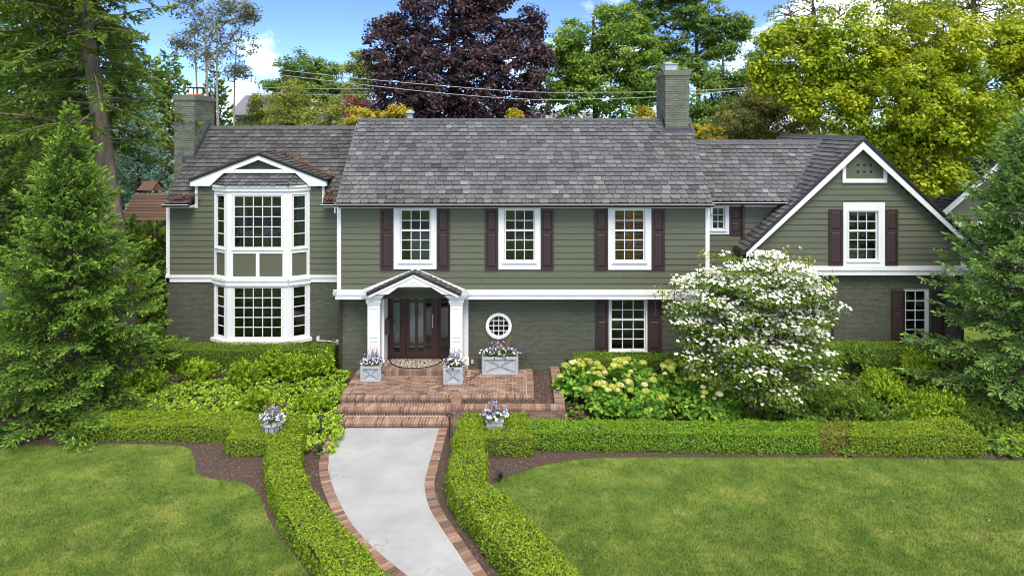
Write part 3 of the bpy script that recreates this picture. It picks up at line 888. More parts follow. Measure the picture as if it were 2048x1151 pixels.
o2 = Vector((WRL-0.02, WE_Y-0.02, WE_Z-0.015)) + ws.normalized()*0.178*nlow
tile_roof(wroof, o2, (1, 0, 0), ws, lambda t: 0, lambda t: ML-WRL+0.5, WSL-0.178*nlow+0.03, 0.178, 'slate_old', 0, 23)
ridge(wroof, wx(388, ly0)+0.02, ML+0.6, WR_Y, WR_Z, seed=3)
gutter(house, (WRL-0.05, WE_Y-0.05, WE_Z-0.03), DX0-0.0)
gutter(house, (DX1+0.0, WE_Y-0.05, WE_Z-0.03), ML+0.0, 0.05)
for xa, xb in ((WRL, DX0), (DX1+.05, ML)):
    mb = MB(); mb.box(xa, xb, WE_Y+0.03, YW, 5.14, 5.20); mb.build('soffit', M['white'], house)
# chimney flashing along the slope
mb = MB(); cxr = wx(388, ly0) + 0.02
zw = lambda y: WE_Z + (y-WE_Y)*ws.z/ws.y
mb.add([(cxr,ly0-.02,zw(ly0)),(cxr,ly0-.02,zw(ly0)+.20),(cxr,WR_Y,WR_Z+.20),(cxr,WR_Y,WR_Z)], [(0,1,2,3)])
mb.add([(cxr,ly0-.1,zw(ly0-.1)+.035),(cxr+.13,ly0-.1,zw(ly0-.1)+.035),(cxr+.13,WR_Y,WR_Z+.04),(cxr,WR_Y,WR_Z+.04)], [(0,1,2,3)])
mb.box(cxr-0.40, cxr+0.03, ly0-0.05, ly0-0.02, zw(ly0)-0.05, zw(ly0)+0.12)
mb.build('flashing', M['lead'], c2)

# wall dormer over the bay: low gable roof running back into the wing roof
DOV = 0.24
DSL = (DZ1-DZ0)/(DPX-DX0)
dyf = YW-0.20
dpz = DZ1 + 0.10
def dback(z): return WE_Y + (z-WE_Z)*ws.y/ws.z
hw = DPX - DX0 + 0.12
droof = slab(house, 'bay_gable_roof', [(DPX+hw, dyf, dpz-hw*DSL), (DPX, dyf, dpz), (DPX, dback(dpz), dpz), (DPX+hw, dback(dpz-hw*DSL), dpz-hw*DSL)], 0.06, 'roofsheet')
slab(droof, 'deck', [(DPX, dyf, dpz), (DPX-hw, dyf, dpz-hw*DSL), (DPX-hw, dback(dpz-hw*DSL), dpz-hw*DSL), (DPX, dback(dpz), dpz)], 0.06, 'roofsheet')
# right slope: eave along y
sr = Vector((-hw, 0, hw*DSL)); srl = sr.length
tile_roof(droof, (DPX+hw+0.02, dyf-0.02, dpz-hw*DSL-0.008), (0, 1, 0), sr, lambda t: 0, lambda t: dback(dpz-hw*DSL+t/srl*hw*DSL)-dyf+0.05, srl, 0.178, 'slate_old', 0, 31)
sr2 = Vector((hw, 0, hw*DSL))
tile_roof(droof, (DPX-hw-0.02, dback(dpz-hw*DSL)+0.9, dpz-hw*DSL-0.008), (0, -1, 0), sr2, lambda t: 0.9-(dback(dpz-hw*DSL+t/srl*hw*DSL)-dback(dpz-hw*DSL)) if 0.9 > (dback(dpz-hw*DSL+t/srl*hw*DSL)-dback(dpz-hw*DSL)) else 0, lambda t: dback(dpz-hw*DSL)+0.9-dyf+0.02, srl, 0.178, 'slate_old', 0, 32)
# white gable board with its arched lower edge line
mb = MB()
yb0, yb1 = YW-0.17, YW-0.02
zbt = lambda x: dpz - 0.065 - abs(x-DPX)*DSL
L0, R0 = DPX-hw+0.03, DPX+hw-0.03
xi0, xi1 = wx(474, YW), wx(568, YW); zi = wz(338, YW); zi2 = wz(345, YW)
apz = wz(319, YW)
xbl, xbr = wx(452, YW), wx(594, YW)                  # small roof of the bay cuts in here
zlow = wz(371, YW)
mb.prism_y([(L0, zbt(L0)), (L0, zlow), (wx(424, YW), zlow), (xbl, zi2), (xi0, zi2), (xi0-0.02, zi), (DPX, apz), (DPX, zbt(DPX))], yb0, yb1)
mb.prism_y([(R0, zbt(R0)), (DPX, zbt(DPX)), (DPX, apz), (xi1+0.02, zi), (xi1, zi2), (xbr, zi2), (wx(622, YW), zlow), (R0, zlow)], yb0, yb1)
mb.prism_y([(xi0, zi), (xi0, zi2), (xi1, zi2), (xi1, zi)], yb0+0.002, yb1)
mb.build('gable_board', M['white'], house)
mb = MB()                                             # dormer cheek towards the main block
mb.add([(DX1,YW,5.2),(DX1,dback(DZ0),DZ0),(DX1,YW,DZ0)], [(0,1,2)]); mb.add([(DX0,YW,5.2),(DX0,dback(DZ0),DZ0),(DX0,YW,DZ0)], [(2,1,0)])
mb.build('dormer_cheek', M['siding'], house)
mb = MB(); mb.bar((DX1+0.015, YW+0.02, DZ0-0.06), (DX1+0.015, dback(DZ0)-0.05, DZ0-0.06), 0.03, 0.12)
mb.bar((DX1+0.012, YW-0.01, 5.25), (DX1+0.012, dback(DZ0)-0.05, DZ0-0.02), 0.025, 0.07)
mb.build('cheek_trim', M['white'], house)

# fallen needles in the valleys and gutter
def litter(name, parent, pts, n, spread, seed, thick=0.03):
    rs = np.random.RandomState(seed); pts = np.array(pts)
    i = rs.randint(0, len(pts)-1, n); t = rs.rand(n, 1)
    P = pts[i]*(1-t) + pts[i+1]*t + rs.normal(size=(n, 3))*np.array(spread)
    P[:, 2] += rs.rand(n)*thick
    o = leaves(name, parent, M['needles'], P, rs.normal(size=(n, 3))*0.5+[0, -0.4, 1], rs.uniform(0.05, 0.11, n), rs.rand(n), 0.25, rs)
    o['kind'] = 'stuff'; return o
vz = lambda x: (x, dback(dpz-abs(x-DPX)*DSL)-0.0, dpz-abs(x-DPX)*DSL+0.045)
litter('fallen_needles', droof, [vz(DPX+hw*f) for f in (0.1, 0.3, 0.5, 0.7, 0.9, 1.0)], 1150, (0.06, 0.08, 0.012), 4)
litter('fallen_needles', droof, [vz(DPX-hw*f) for f in (0.55, 0.8, 1.0)], 520, (0.08, 0.09, 0.012), 5)
litter('fallen_needles', wroof, [(WRL+0.25, WE_Y+0.08, WE_Z+0.09), (DX0-0.35, WE_Y+0.14, WE_Z+0.15), (DX0-0.05, WE_Y+0.20, WE_Z+0.22)], 850, (0.12, 0.05, 0.02), 6, 0.05)
litter('fallen_needles', wroof, [(DX1+0.15, WE_Y+0.35, WE_Z+0.36), (DX1+0.18, WE_Y+0.1, WE_Z+0.13), (ML-0.1, WE_Y+0.05, WE_Z+0.07)], 700, (0.07, 0.06, 0.03), 7, 0.05)

# bay window: front and two canted sides, two storeys
YB = 21.21
FX0, FX1 = wx(454, YB), wx(576.5, YB)
bay = empty('bay', ((FX0+FX1)/2, YB, 1), house)
zb_bot, zb_top = 0.98, wz(374, YB)
faces3 = [((BXL, YW), (FX0, YB)), ((FX0, YB), (FX1, YB)), ((FX1, YB), (BXR, YW))]
def face_T(a, b):
    d = Vector((b[0]-a[0], b[1]-a[1], 0)); L = d.length; d.normalize()
    nrm = Vector((-d.y, d.x, 0))                       # points to the back of the wall
    return Matrix(((d.x, nrm.x, 0, a[0]), (d.y, nrm.y, 0, a[1]), (0, 0, 1, 0), (0, 0, 0, 1))), L
ZU0, ZU1 = wz(494, YB), wz(393, YB)       # upper glass
ZL_0, ZL_1 = wz(674, YB), wz(576, YB)     # lower glass
Pz0, Pz1 = wz(553, YB), wz(507, YB)       # green panels between
for k, (a, b) in enumerate(faces3):
    T, L = face_T(a, b)
    m1 = 0.23 if k == 1 else (0.17 if k else 0.17)
    gx0, gx1 = m1, L-m1
    fr = 0.05
    mbw = MB()
    def bx(x0, x1, y0, y1, z0, z1, q=mbw, T=T):
        v = [(x0,y0,z0),(x1,y0,z0),(x1,y1,z0),(x0,y1,z0),(x0,y0,z1),(x1,y0,z1),(x1,y1,z1),(x0,y1,z1)]
        q.add([T @ Vector(p) for p in v], box_faces(0))
    bx(0, gx0-fr, 0, 0.12, zb_bot, zb_top); bx(gx1+fr, L, 0, 0.12, zb_bot, zb_top)
    bx(gx0-fr, gx1+fr, 0.001, 0.12, ZU1+fr, zb_top); bx(gx0-fr, gx1+fr, 0.001, 0.12, Pz1, ZU0-fr)
    bx(gx0-fr, gx1+fr, 0.001, 0.12, ZL_1+fr, Pz0); bx(gx0-fr, gx1+fr, 0.001, 0.12, zb_bot, ZL_0-fr)
    bx(0, L, -0.045, 0.0, wz(376, YB)-0.10, wz(376, YB)+0.02); bx(0, L, -0.085, 0.0, wz(376, YB)+0.02, zb_top+0.05)   # cornice
    bx(0, L, -0.05, 0.0, wz(571, YB), wz(562, YB)); bx(0, L, -0.075, 0.0, wz(562, YB), wz(557, YB))                   # band round the bay
    bx(-0.03, L+0.03, -0.10, 0.0, zb_bot-0.05, zb_bot+0.05)                                                           # sill
    for z0, z1 in ((ZU0, ZU1), (ZL_0, ZL_1)):                                                                     # casing bead
        bx(gx0-fr-0.03, gx0-fr-0.006, -0.014, 0, z0-fr, z1+fr); bx(gx1+fr+0.006, gx1+fr+0.03, -0.014, 0, z0-fr, z1+fr)
        bx(gx0-fr-0.03, gx1+fr+0.03, -0.014, 0, z1+fr+0.004, z1+fr+0.03); bx(gx0-fr-0.04, gx1+fr+0.04, -0.03, 0, z0-fr-0.04, z0-fr-0.006)
    if k == 1: bx((gx0+gx1)/2-0.055, (gx0+gx1)/2+0.055, -0.006, 0.10, Pz0, Pz1)
    mbw.build('bay_frame', M['white'], bay)
    halves = ((gx0-fr, (gx0+gx1)/2-0.055), ((gx0+gx1)/2+0.055, gx1+fr)) if k == 1 else ((gx0-fr, gx1+fr),)
    for p0, p1 in halves:
        m2 = MB(); bx(p0, p1, 0.03, 0.06, Pz0, Pz1, m2); m2.build('spandrel_panel', M['siding'], bay)
    cols = 5 if k == 1 else 1
    for z0, z1, rows in ((ZU0, ZU1, 5 if k == 1 else 4), (ZL_0, ZL_1, 5)):
        sb = MB(); rects = grid_sash(sb, gx0, gx1, z0, z1, 0.04, cols, rows, 0.046, 0.024, None, T)
        s_ = sb.build('sash', M['sash'], bay)
        ang = math.atan2(b[1]-a[1], b[0]-a[0])
        for r in rects:
            p = pane(s_, 0, 1, 0, 1, 0)
            p.location = T @ Vector((r[0], 0.042, r[2])); p.rotation_euler = (0, 0, ang); p.scale = (r[1]-r[0], 1, r[3]-r[2])
# rooms behind the bay
mb = MB()
for z0, z1 in ((Pz1-0.1, zb_top), (zb_bot, Pz0+0.05)):
    x0, x1, y0, y1 = BXL-0.2, BXR+0.2, YW+0.06, YW+2.2
    mb.add([(x0,y0,z0),(x1,y0,z0),(x1,y1,z0),(x0,y1,z0),(x0,y0,z1),(x1,y0,z1),(x1,y1,z1),(x0,y1,z1)], [(0,1,2,3),(4,7,6,5),(1,2,6,5),(2,3,7,6),(3,0,4,7)])
    mb.add([(BXL,YW,z0),(FX0,YB+.13,z0),(FX1,YB+.13,z0),(BXR,YW,z0)], [(0,1,2,3)]); mb.add([(BXL,YW,z1),(FX0,YB+.13,z1),(FX1,YB+.13,z1),(BXR,YW,z1)], [(3,2,1,0)])
mb.build('room_interior', M['interior'], bay)
for xa, xb in ((FX0+0.2, FX0+0.52), (FX0+0.95, FX0+1.28), (FX1+0.15, FX1+0.4), (BXL+0.12, BXL+0.35)):
    m2 = MB(); nn = 12
    yb_ = YB+0.30 if FX0 < xa < FX1 else YW+0.02
    pts = [(xa+(xb-xa)*i/nn, yb_+0.03*math.sin(i*2.2)) for i in range(nn+1)]
    for p, q in zip(pts, pts[1:]): m2.add([(p[0],p[1],Pz1-.05),(q[0],q[1],Pz1-.05),(q[0],q[1],zb_top-.05),(p[0],p[1],zb_top-.05)], [(0,1,2,3)])
    m2.build('curtain', M['curtain'], bay)
# little hipped slate roof on the bay
bt = zb_top + 0.05; th_ = wz(345, YW) - 0.01
e = 0.10
P0, P1, P2, P3 = (BXL-0.06, YW-0.0), (FX0-0.04, YB-e), (FX1+0.04, YB-e), (BXR+0.06, YW)
T0, T1 = (wx(455, YW), YW-0.02), (wx(592, YW), YW-0.02)
bayroof = MB()
bayroof.add([(P1[0],P1[1],bt),(P2[0],P2[1],bt),(T1[0],T1[1],th_),(T0[0],T0[1],th_)], [(0,1,2,3)])
bayroof.add([(P0[0],P0[1],bt),(P1[0],P1[1],bt),(T0[0],T0[1],th_)], [(0,1,2)]); bayroof.add([(P2[0],P2[1],bt),(P3[0],P3[1],bt),(T1[0],T1[1],th_)], [(0,1,2)])
bayroof.add([(P0[0],P0[1],bt),(P1[0],P1[1],bt),(P2[0],P2[1],bt),(P3[0],P3[1],bt)], [(3,2,1,0)])
br_ = bayroof.build('bay_roof', M['slate_old'], house)
fs = Vector((0, T0[1]-P1[1], th_-bt)); fl = fs.length
lw = lambda t: (T0[0]-P1[0])*t/fl
tile_roof(br_, (P1[0], P1[1]-0.015, bt), (1, 0, 0), fs, lw, lambda t: P2[0]-P1[0]+(T1[0]-P2[0])*t/fl, fl, fl/4, 'slate', 0, 41)
for A, B, Tt, sd in ((P0, P1, T0, 42), (P2, P3, T1, 43)):
    A3, B3, T3 = Vector((A[0],A[1],bt)), Vector((B[0],B[1],bt)), Vector((Tt[0],Tt[1],th_))
    uu = (B3-A3).normalized(); al = (T3-A3).dot(uu); ss = (T3-A3)-uu*al; sl_ = ss.length; W_ = (B3-A3).length
    tile_roof(br_, A3, uu, ss, lambda t, al=al, s=sl_: al*t/s, lambda t, al=al, s=sl_, w=W_: w+(al-w)*t/s, sl_, sl_/4, 'slate', 0, sd)

# =========- connector between main block and front gable
YC = 21.57
CL, CR = MR-0.1, wx(1560, YC)
conn = empty('connector_wall', (7, YC, 3), house)
hc = [pxwin(house, YC, (1416.8, 1457.5, 408, 468), (1426, 1446.5, 416.5, 456), 2, 3, None, None, proud=0.05)]
pxshut(house, 1458.5, 1482.5, 412, 468, YC, 0.5)
mb = MB(); sheet_holes(mb, CL, CR, 0, 5.3, YC, hc); mb.build('sheathing', M['sidecore'], conn)
siding(conn, lambda z: (MR-0.05, CR), wz(560, YC), wz(560, YC)+0.1817*13, YC, 13, hc)
mb = MB()
for s, e in minus(MR, CR, [(hc[0][0], hc[0][1])]): mb.box(s, e, YC-0.045, YC, wz(413, YC), wz(407, YC))
mb.build('frieze_board', M['white'], conn)
bricks('brickwork', conn, MR-0.2, CR, 0.3, wz(562, YC), YC, [], seed=12)
CE_Y, CE_Z, CRY, CRZ = 21.22, 5.34, 23.2, 7.16
cs = Vector((0, CRY-CE_Y, CRZ-CE_Z)); csl = cs.length
# front gable geometry first: its left slope meets the connector roof in a valley
YG = 21.0
GY = 20.74                                   # front of the gable overhang
GP = (wx(1727, GY), wz(275.5, GY))
GL = (wx(1489, GY), wz(501, GY))
GSL = (GP[1]-GL[1])/(GP[0]-GL[0])
def valley_x(z): return GL[0] + (z-GL[1])/GSL
croof = slab(house, 'connector_roof', [(MR-0.3, CE_Y, CE_Z), (valley_x(CE_Z)+.05, CE_Y, CE_Z), (valley_x(CRZ)+.05, CRY, CRZ), (MR-0.3, CRY, CRZ)], 0.09, 'roofsheet')
slab(croof, 'rear_slope', [(valley_x(CE_Z), 2*CRY-CE_Y, CE_Z), (MR-0.3, 2*CRY-CE_Y, CE_Z), (MR-0.3, CRY, CRZ), (valley_x(CRZ), CRY, CRZ)], 0.09, 'slate_old')
tile_roof(croof, (MR-0.3, CE_Y-0.02, CE_Z-0.015), (1, 0, 0), cs, lambda t: 0, lambda t: valley_x(CE_Z+t/csl*cs.z)-MR+0.3-0.02, csl+0.02, 0.178, 'slate', 0, 51)
ridge(croof, MR-0.4, valley_x(CRZ)-0.02, CRY, CRZ, seed=5)
gutter(house, (RR+0.02, CE_Y-0.05, CE_Z-0.03), valley_x(CE_Z)-0.05)
mb = MB(); mb.box(RR-0.1, valley_x(CE_Z)-0.1, CE_Y+0.02, YC, 5.22, 5.29); mb.build('soffit', M['gutter'], house)
mb = MB(); mb.bar((valley_x(CE_Z)-0.02, CE_Y, CE_Z+0.05), (valley_x(CRZ)-0.02, CRY, CRZ+0.05), 0.09, 0.03, up=(0.3, -0.6, 0.7)); mb.build('valley_flashing', M['lead'], croof)

# =========== front gable
GRX = 2*GP[0]-GL[0]
gx0, gx1 = wx(1509, YG), 2*GP[0]-wx(1509, YG)
gable = empty('gable_wall', (GP[0], YG, 4), house)
gb0, gb1 = wz(549, YG), wz(531, YG)
hg = [pxwin(house, YG, (1685, 1768, 404, 531), (1698.5, 1751.5, 424, 517), 3, 5, 3, 'halfshade')]
for l, r in ((1656.5, 1684), (1768.5, 1794)): pxshut(house, l, r, 418, 530, YG)
apex = GP[1]-0.12
zc_ = lambda x: apex - abs(x-GP[0])*GSL
mb = MB(); zk = zc_(gx0)
sheet_holes(mb, gx0, gx1, gb0, zk, YG, hg)
wtop = hg[0][3]
xw0, xw1 = hg[0][0], hg[0][1]
zs = sorted([zk, wtop, apex] + [zk+(apex-zk)*i/8 for i in range(1, 8)])
for a, b in zip(zs, zs[1:]):
    h = lambda z: (apex - z)/GSL
    for sg in (-1, 1):
        inner = (xw1-xw0)/2 if a < wtop-1e-6 else 0
        ctr = (xw0+xw1)/2
        if a < wtop-1e-6:
            xi = xw0 if sg < 0 else xw1
            mb.add([(GP[0]+sg*h(a),YG,a),(xi,YG,a),(xi,YG,b),(GP[0]+sg*h(b),YG,b)], [(0,1,2,3)])
        else:
            mb.add([(GP[0]+sg*h(a),YG,a),(GP[0],YG,a),(GP[0],YG,b),(GP[0]+sg*h(b),YG,b)], [(0,1,2,3)])
for xe in (gx0, gx1): mb.add([(xe,YG,0),(xe,27,0),(xe,27,zk),(xe,YG,zk)], [(0,1,2,3)])
mb.add([(gx0,YG,gb0),(gx1,YG,gb0),(gx1,YG+.3,gb0),(gx0,YG+.3,gb0)], [(0,1,2,3)])
mb.add([(gx0,27,0),(gx1,27,0),(gx1,27,zk),(GP[0],27,apex),(gx0,27,zk)], [(0,1,2,3,4)])
mb.build('sheathing', M['sidecore'], gable)
bw = 0.20
vent = (wx(1683, YG), wx(1772, YG), wz(365, YG), 99)
def gab_x(z):
    h = (apex - 0.16 - z)/GSL
    return (max(gx0+0.12, GP[0]-h), min(gx1-0.12, GP[0]+h))
siding(gable, gab_x, gb1, gb1+0.1817*19, YG, 19, hg+[vent])
# rake boards, corner boards, band
mb = MB()
for sg in (-1, 1):
    xo = GL[0]+0.06 if sg < 0 else GRX-0.06
    top = GP[1]-0.05
    pz = lambda x, d=0: GP[1]-0.05-abs(x-GP[0])*GSL-d
    mb.prism_y([(GP[0], top), (xo, pz(xo)), (xo, pz(xo)-0.22), (GP[0], top-0.30)] if sg < 0 else [(GP[0], top), (GP[0], top-0.30), (xo, pz(xo)-0.22), (xo, pz(xo))], GY+0.012, GY+0.06)
mb.build('rake_board', M['white'], gable)
mb = MB()
for xa, xb in ((gx0-0.02, gx0+0.12), (gx1-0.12, gx1+0.02)): mb = MB(); mb.box(xa, xb, YG-0.06, YG+0.10, gb0, pz(GL[0]+0.06)-0.0); mb.build('corner_board', M['white'], gable)
mb = MB(); mb.box(gx0-0.05, gx1+0.05, YG-0.075, YG+0.02, gb0, gb0+0.15); mb.box(gx0-0.07, gx1+0.07, YG-0.11, YG+0.02, gb0+0.15, gb1); mb.build('band_board', M['white'], gable)
# attic vent panel with nine small openings
vx0, vx1, vb = wx(1690, YG), wx(1765, YG), wz(357, YG)
vs = wz(323, YG); va = wz(290, YG)
mb = MB()
yv0, yv1 = YG-0.075, YG-0.02
ox0, ox1, ob = vent[0], vent[1], vent[2]
oz = lambda x: GP[1]-0.20-abs(x-GP[0])*GSL
mb.prism_y([(ox0, ob), (vx0, vb), (vx0, vs), (ox0, oz(ox0))], yv0, yv1); mb.prism_y([(vx1, vb), (ox1, ob), (ox1, oz(ox1)), (vx1, vs)], yv0, yv1)
mb.prism_y([(ox0, ob), (ox1, ob), (vx1, vb), (vx0, vb)], yv0, yv1)
mb.build('vent_frame', M['white'], gable)
hs = []
for i in (-1, 0, 1):
    for j in (-1, 0, 1):
        cx_, cz_ = wx(1727+13*i, YG), wz(330+13.3*j, YG); hs.append((cx_-.035, cx_+.035, cz_-.035, cz_+.035))
mb = MB(); sheet_holes(mb, vx0, vx1, vb, vs, YG-0.05, hs)
mb.add([(vx0,YG-.05,vs),(vx1,YG-.05,vs),(GP[0],YG-.05,va+.03)], [(0,1,2)])
for h in hs:
    for (a, b) in (((h[0],h[2]),(h[1],h[2])),((h[1],h[2]),(h[1],h[3])),((h[1],h[3]),(h[0],h[3])),((h[0],h[3]),(h[0],h[2]))):
        mb.add([(a[0],YG-.05,a[1]),(b[0],YG-.05,b[1]),(b[0],YG-.01,b[1]),(a[0],YG-.01,a[1])], [(0,1,2,3)])
mb.build('vent_panel', M['siding'], gable)
# gable roof, ridge running back
GBY = 27.3
groof = slab(house, 'gable_roof', [(GL[0], GY, GL[1]), (GP[0], GY, GP[1]), (GP[0], GBY, GP[1]), (GL[0], GBY, GL[1])], 0.08, 'roofsheet')
slab(groof, 'deck', [(GP[0], GY, GP[1]), (GRX, GY, GL[1]), (GRX, GBY, GL[1]), (GP[0], GBY, GP[1])], 0.08, 'roofsheet')
gs = Vector((GP[0]-GL[0], 0, GP[1]-GL[1])); gsl = gs.length
tile_roof(groof, (GL[0]-0.01, GBY, GL[1]-0.01), (0, -1, 0), gs, lambda t: max(0, GBY-24.6) if t < gsl*0.55 else 0, lambda t: GBY-GY+0.03, gsl, 0.178, 'slate', 0, 61)
gs2 = Vector((GP[0]-GRX, 0, GP[1]-GL[1]))
tile_roof(groof, (GRX+0.01, GY-0.03, GL[1]-0.01), (0, 1, 0), gs2, lambda t: 0, lambda t: GBY-GY, gsl, 0.178, 'slate', 0, 62)
mb = MB(); y = GY-0.02
while y < GBY:
    e2 = min(y+0.3, GBY)
    mb.add([(GP[0]-.12,y,GP[1]-.065),(GP[0],y,GP[1]+.06),(GP[0]+.12,y,GP[1]-.065),(GP[0]-.12,e2,GP[1]-.075),(GP[0],e2,GP[1]+.05),(GP[0]+.12,e2,GP[1]-.075)], [(0,1,4,3),(1,2,5,4),(0,2,1)])
    y = e2
mb.build('ridge_cap', M['ridge'], groof)
mb = MB(); mb.add([(GL[0]-.02,GY-.015,GL[1]-.03),(GP[0],GY-.015,GP[1]-.02),(GRX+.02,GY-.015,GL[1]-.03),(GRX+.02,GY-.015,GL[1]-.075),(GP[0],GY-.015,GP[1]-.075),(GL[0]-.02,GY-.015,GL[1]-.075)], [(0,1,4,5),(1,2,3,4)]); mb.build('drip_edge', M['gutter'], groof)
# white wall trim under the left slope on the connector, return gutter and downspout
mb = MB()
sk = lambda x: GL[1] + (x-GL[0])*GSL
mb.bar((wx(1491, 21.5), 21.5, wz(487, 21.5)), (wx(1560, 21.5), 21.5, wz(420, 21.5)), 0.05, 0.13, up=(-0.7, 0, 0.7)); mb.build('skirt_board', M['white'], house)
mb = MB(); mb.bar((GL[0]-0.05, GY-0.05, GL[1]-0.06), (GL[0]-0.05, 21.5, GL[1]-0.06), 0.13, 0.11); mb.build('gutter', M['gutter'], house)
downspout(house, [(wx(1486.5, 21.46), 21.46, 5.25), (wx(1486.5, 21.46), 21.46, 4.0)])
downspout(house, [(gx0-0.10, YG+0.15, GL[1]-0.1), (gx0-0.10, YG+0.15, 0.4)], 0.09)
# gable ground floor
YGL = 21.16
glow = empty('gable_ground_floor', (GP[0], YGL, 1), house)
hgl = [pxwin(house, YGL, (1808, 1858, 576, 686), (1812, 1850, 582, 678), 2, 5, None, None, proud=0.0, sill=False), pxwin(house, YGL, (1588, 1640, 576, 686), (1594, 1634, 582, 678), 3, 5, None, None, proud=0.0)]
for l, r in ((1782, 1808), (1862, 1888), (1641, 1666)): pxshut(house, l, r, 580, 684, YGL)
mb = MB(); sheet_holes(mb, gx0, gx1, 0, gb0+0.02, YGL, hgl); mb.build('mortar_bed', M['mortarpaint'], glow)
bricks('brickwork', glow, gx0, gx1, 0.3, gb0, YGL, hgl, seed=14)
mb = MB()
for a, b in ((1778, 1895), (1570, 1672)): mb.box(wx(a, YGL), wx(b, YGL), YGL-0.03, YGL, wz(577, YGL), wz(565, YGL))
mb.build('lintel', M['brickpaint'], glow)
# downspouts and small fittings on the main block
downspout(house, [(LL-0.03, YL-0.06, Z_BAND0-0.02), (LL-0.03, YL-0.06, 0.35)], 0.085)
downspout(house, [(ML-0.02, YW-0.1, 5.15), (ML-0.05, YM+0.4, 4.9)], 0.06)
mb = MB(); fx, fz = wx(672, YM-.05), wz(582, YM-.05)
mb.box(fx-.03, fx+.05, YM-.08, YM-.02, fz-.03, fz+.03); mb.lathe([(0.03, 0), (0.055, 0.09)], (fx-.03, YM-.14, fz-.10), 10); mb.lathe([(0.03, 0), (0.055, 0.09)], (fx+.0, YM-.18, fz-.02), 10); mb.build('floodlight', M['plastic'], house)
mb = MB(); fx = wx(945, YL); mb.box(fx-.035, fx+.035, YL-.05, YL-.012, 0.62, 0.74); mb.build('outlet_cover', M['zinc'], house)
mb = MB(); y_ = YW-0.03
for px_, py_ in ((637, 676), (675, 683)):
    mb.box(wx(px_, y_)-.045, wx(px_, y_)+.045, y_-.06, y_+.01, wz(py_, y_)-.065, wz(py_, y_)+.065)
mb.tube([(wx(637, y_), y_-.03, wz(680, y_)), (wx(660, y_), y_-.03, wz(681, y_)), (wx(676, y_), y_-.03, wz(684, y_)), (wx(674, y_), y_-.03, wz(700, y_)), (wx(672, y_), y_-.03, wz(725, y_))], 0.018, 6)
mb.build('conduit', M['plastic'], house)

# =========== rear garage wing behind the gable
YR = 26.5
gw = empty('rear_wing', (16, YR, 3), house)
RA, RB = (wx(2010, YR), wz(302, YR)), (wx(1868, YR), wz(424, YR))
rsl = (RA[1]-RB[1])/(RA[0]-RB[0]); RX2 = 2*RA[0]-RB[0]
mb = MB(); mb.add([(RB[0]+.3,YR,0),(RX2-.3,YR,0),(RX2-.3,YR,RB[1]+.2),(RA[0],YR,RA[1]-.1),(RB[0]+.3,YR,RB[1]+.2)], [(0,1,2,3,4)]); mb.build('rear_wing_wall', M['siding'], gw)
h = 0
while h < 12:
    z = 2.2+0.1817*h
    def rx(zz): hh = min((RA[1]-0.15-zz)/rsl, RA[0]-RB[0]-.3); return (RA[0]-hh, RA[0]+hh)
    l, r = rx(z+.09)
    o = link('siding_board', board_me, None, gw); o.location = (l, YR-0.002, z); o.scale = (r-l, 1, 0.193); h += 1
rr_ = slab(gw, 'rear_wing_roof', [(RB[0]-.15, YR-.3, RB[1]-.15*rsl), (RA[0], YR-.3, RA[1]), (RA[0], YR+6, RA[1]), (RB[0]-.15, YR+6, RB[1]-.15*rsl)], 0.1, 'slate_old')
slab(gw, 'rear_wing_roof', [(RA[0], YR-.3, RA[1]), (RX2+.15, YR-.3, RB[1]-.15*rsl), (RX2+.15, YR+6, RB[1]-.15*rsl), (RA[0], YR+6, RA[1])], 0.1, 'slate_old')
mb = MB(); mb.bar((RB[0]-.1, YR-.31, RB[1]-.25), (RA[0], YR-.31, RA[1]-.15), 0.03, 0.2, up=(-.6, 0, .8)); mb.bar((RX2+.1, YR-.31, RB[1]-.25), (RA[0], YR-.31, RA[1]-.15), 0.03, 0.2, up=(.6, 0, .8)); mb.build('rake_board', M['white'], gw)
mb = MB(); mb.box(RB[0]+.3, RX2-.3, YR-.06, YR, wz(452, YR), wz(443, YR)); mb.build('band_board', M['white'], gw)
tile_roof(rr_, (RB[0]-.16, YR+6, RB[1]-.15*rsl-.01), (0, -1, 0), (RA[0]-RB[0], 0, RA[1]-RB[1]), lambda t: 0, lambda t: 6.33, math.hypot(RA[0]-RB[0], RA[1]-RB[1])+.2, 0.178, 'slate_old', 0, 71)

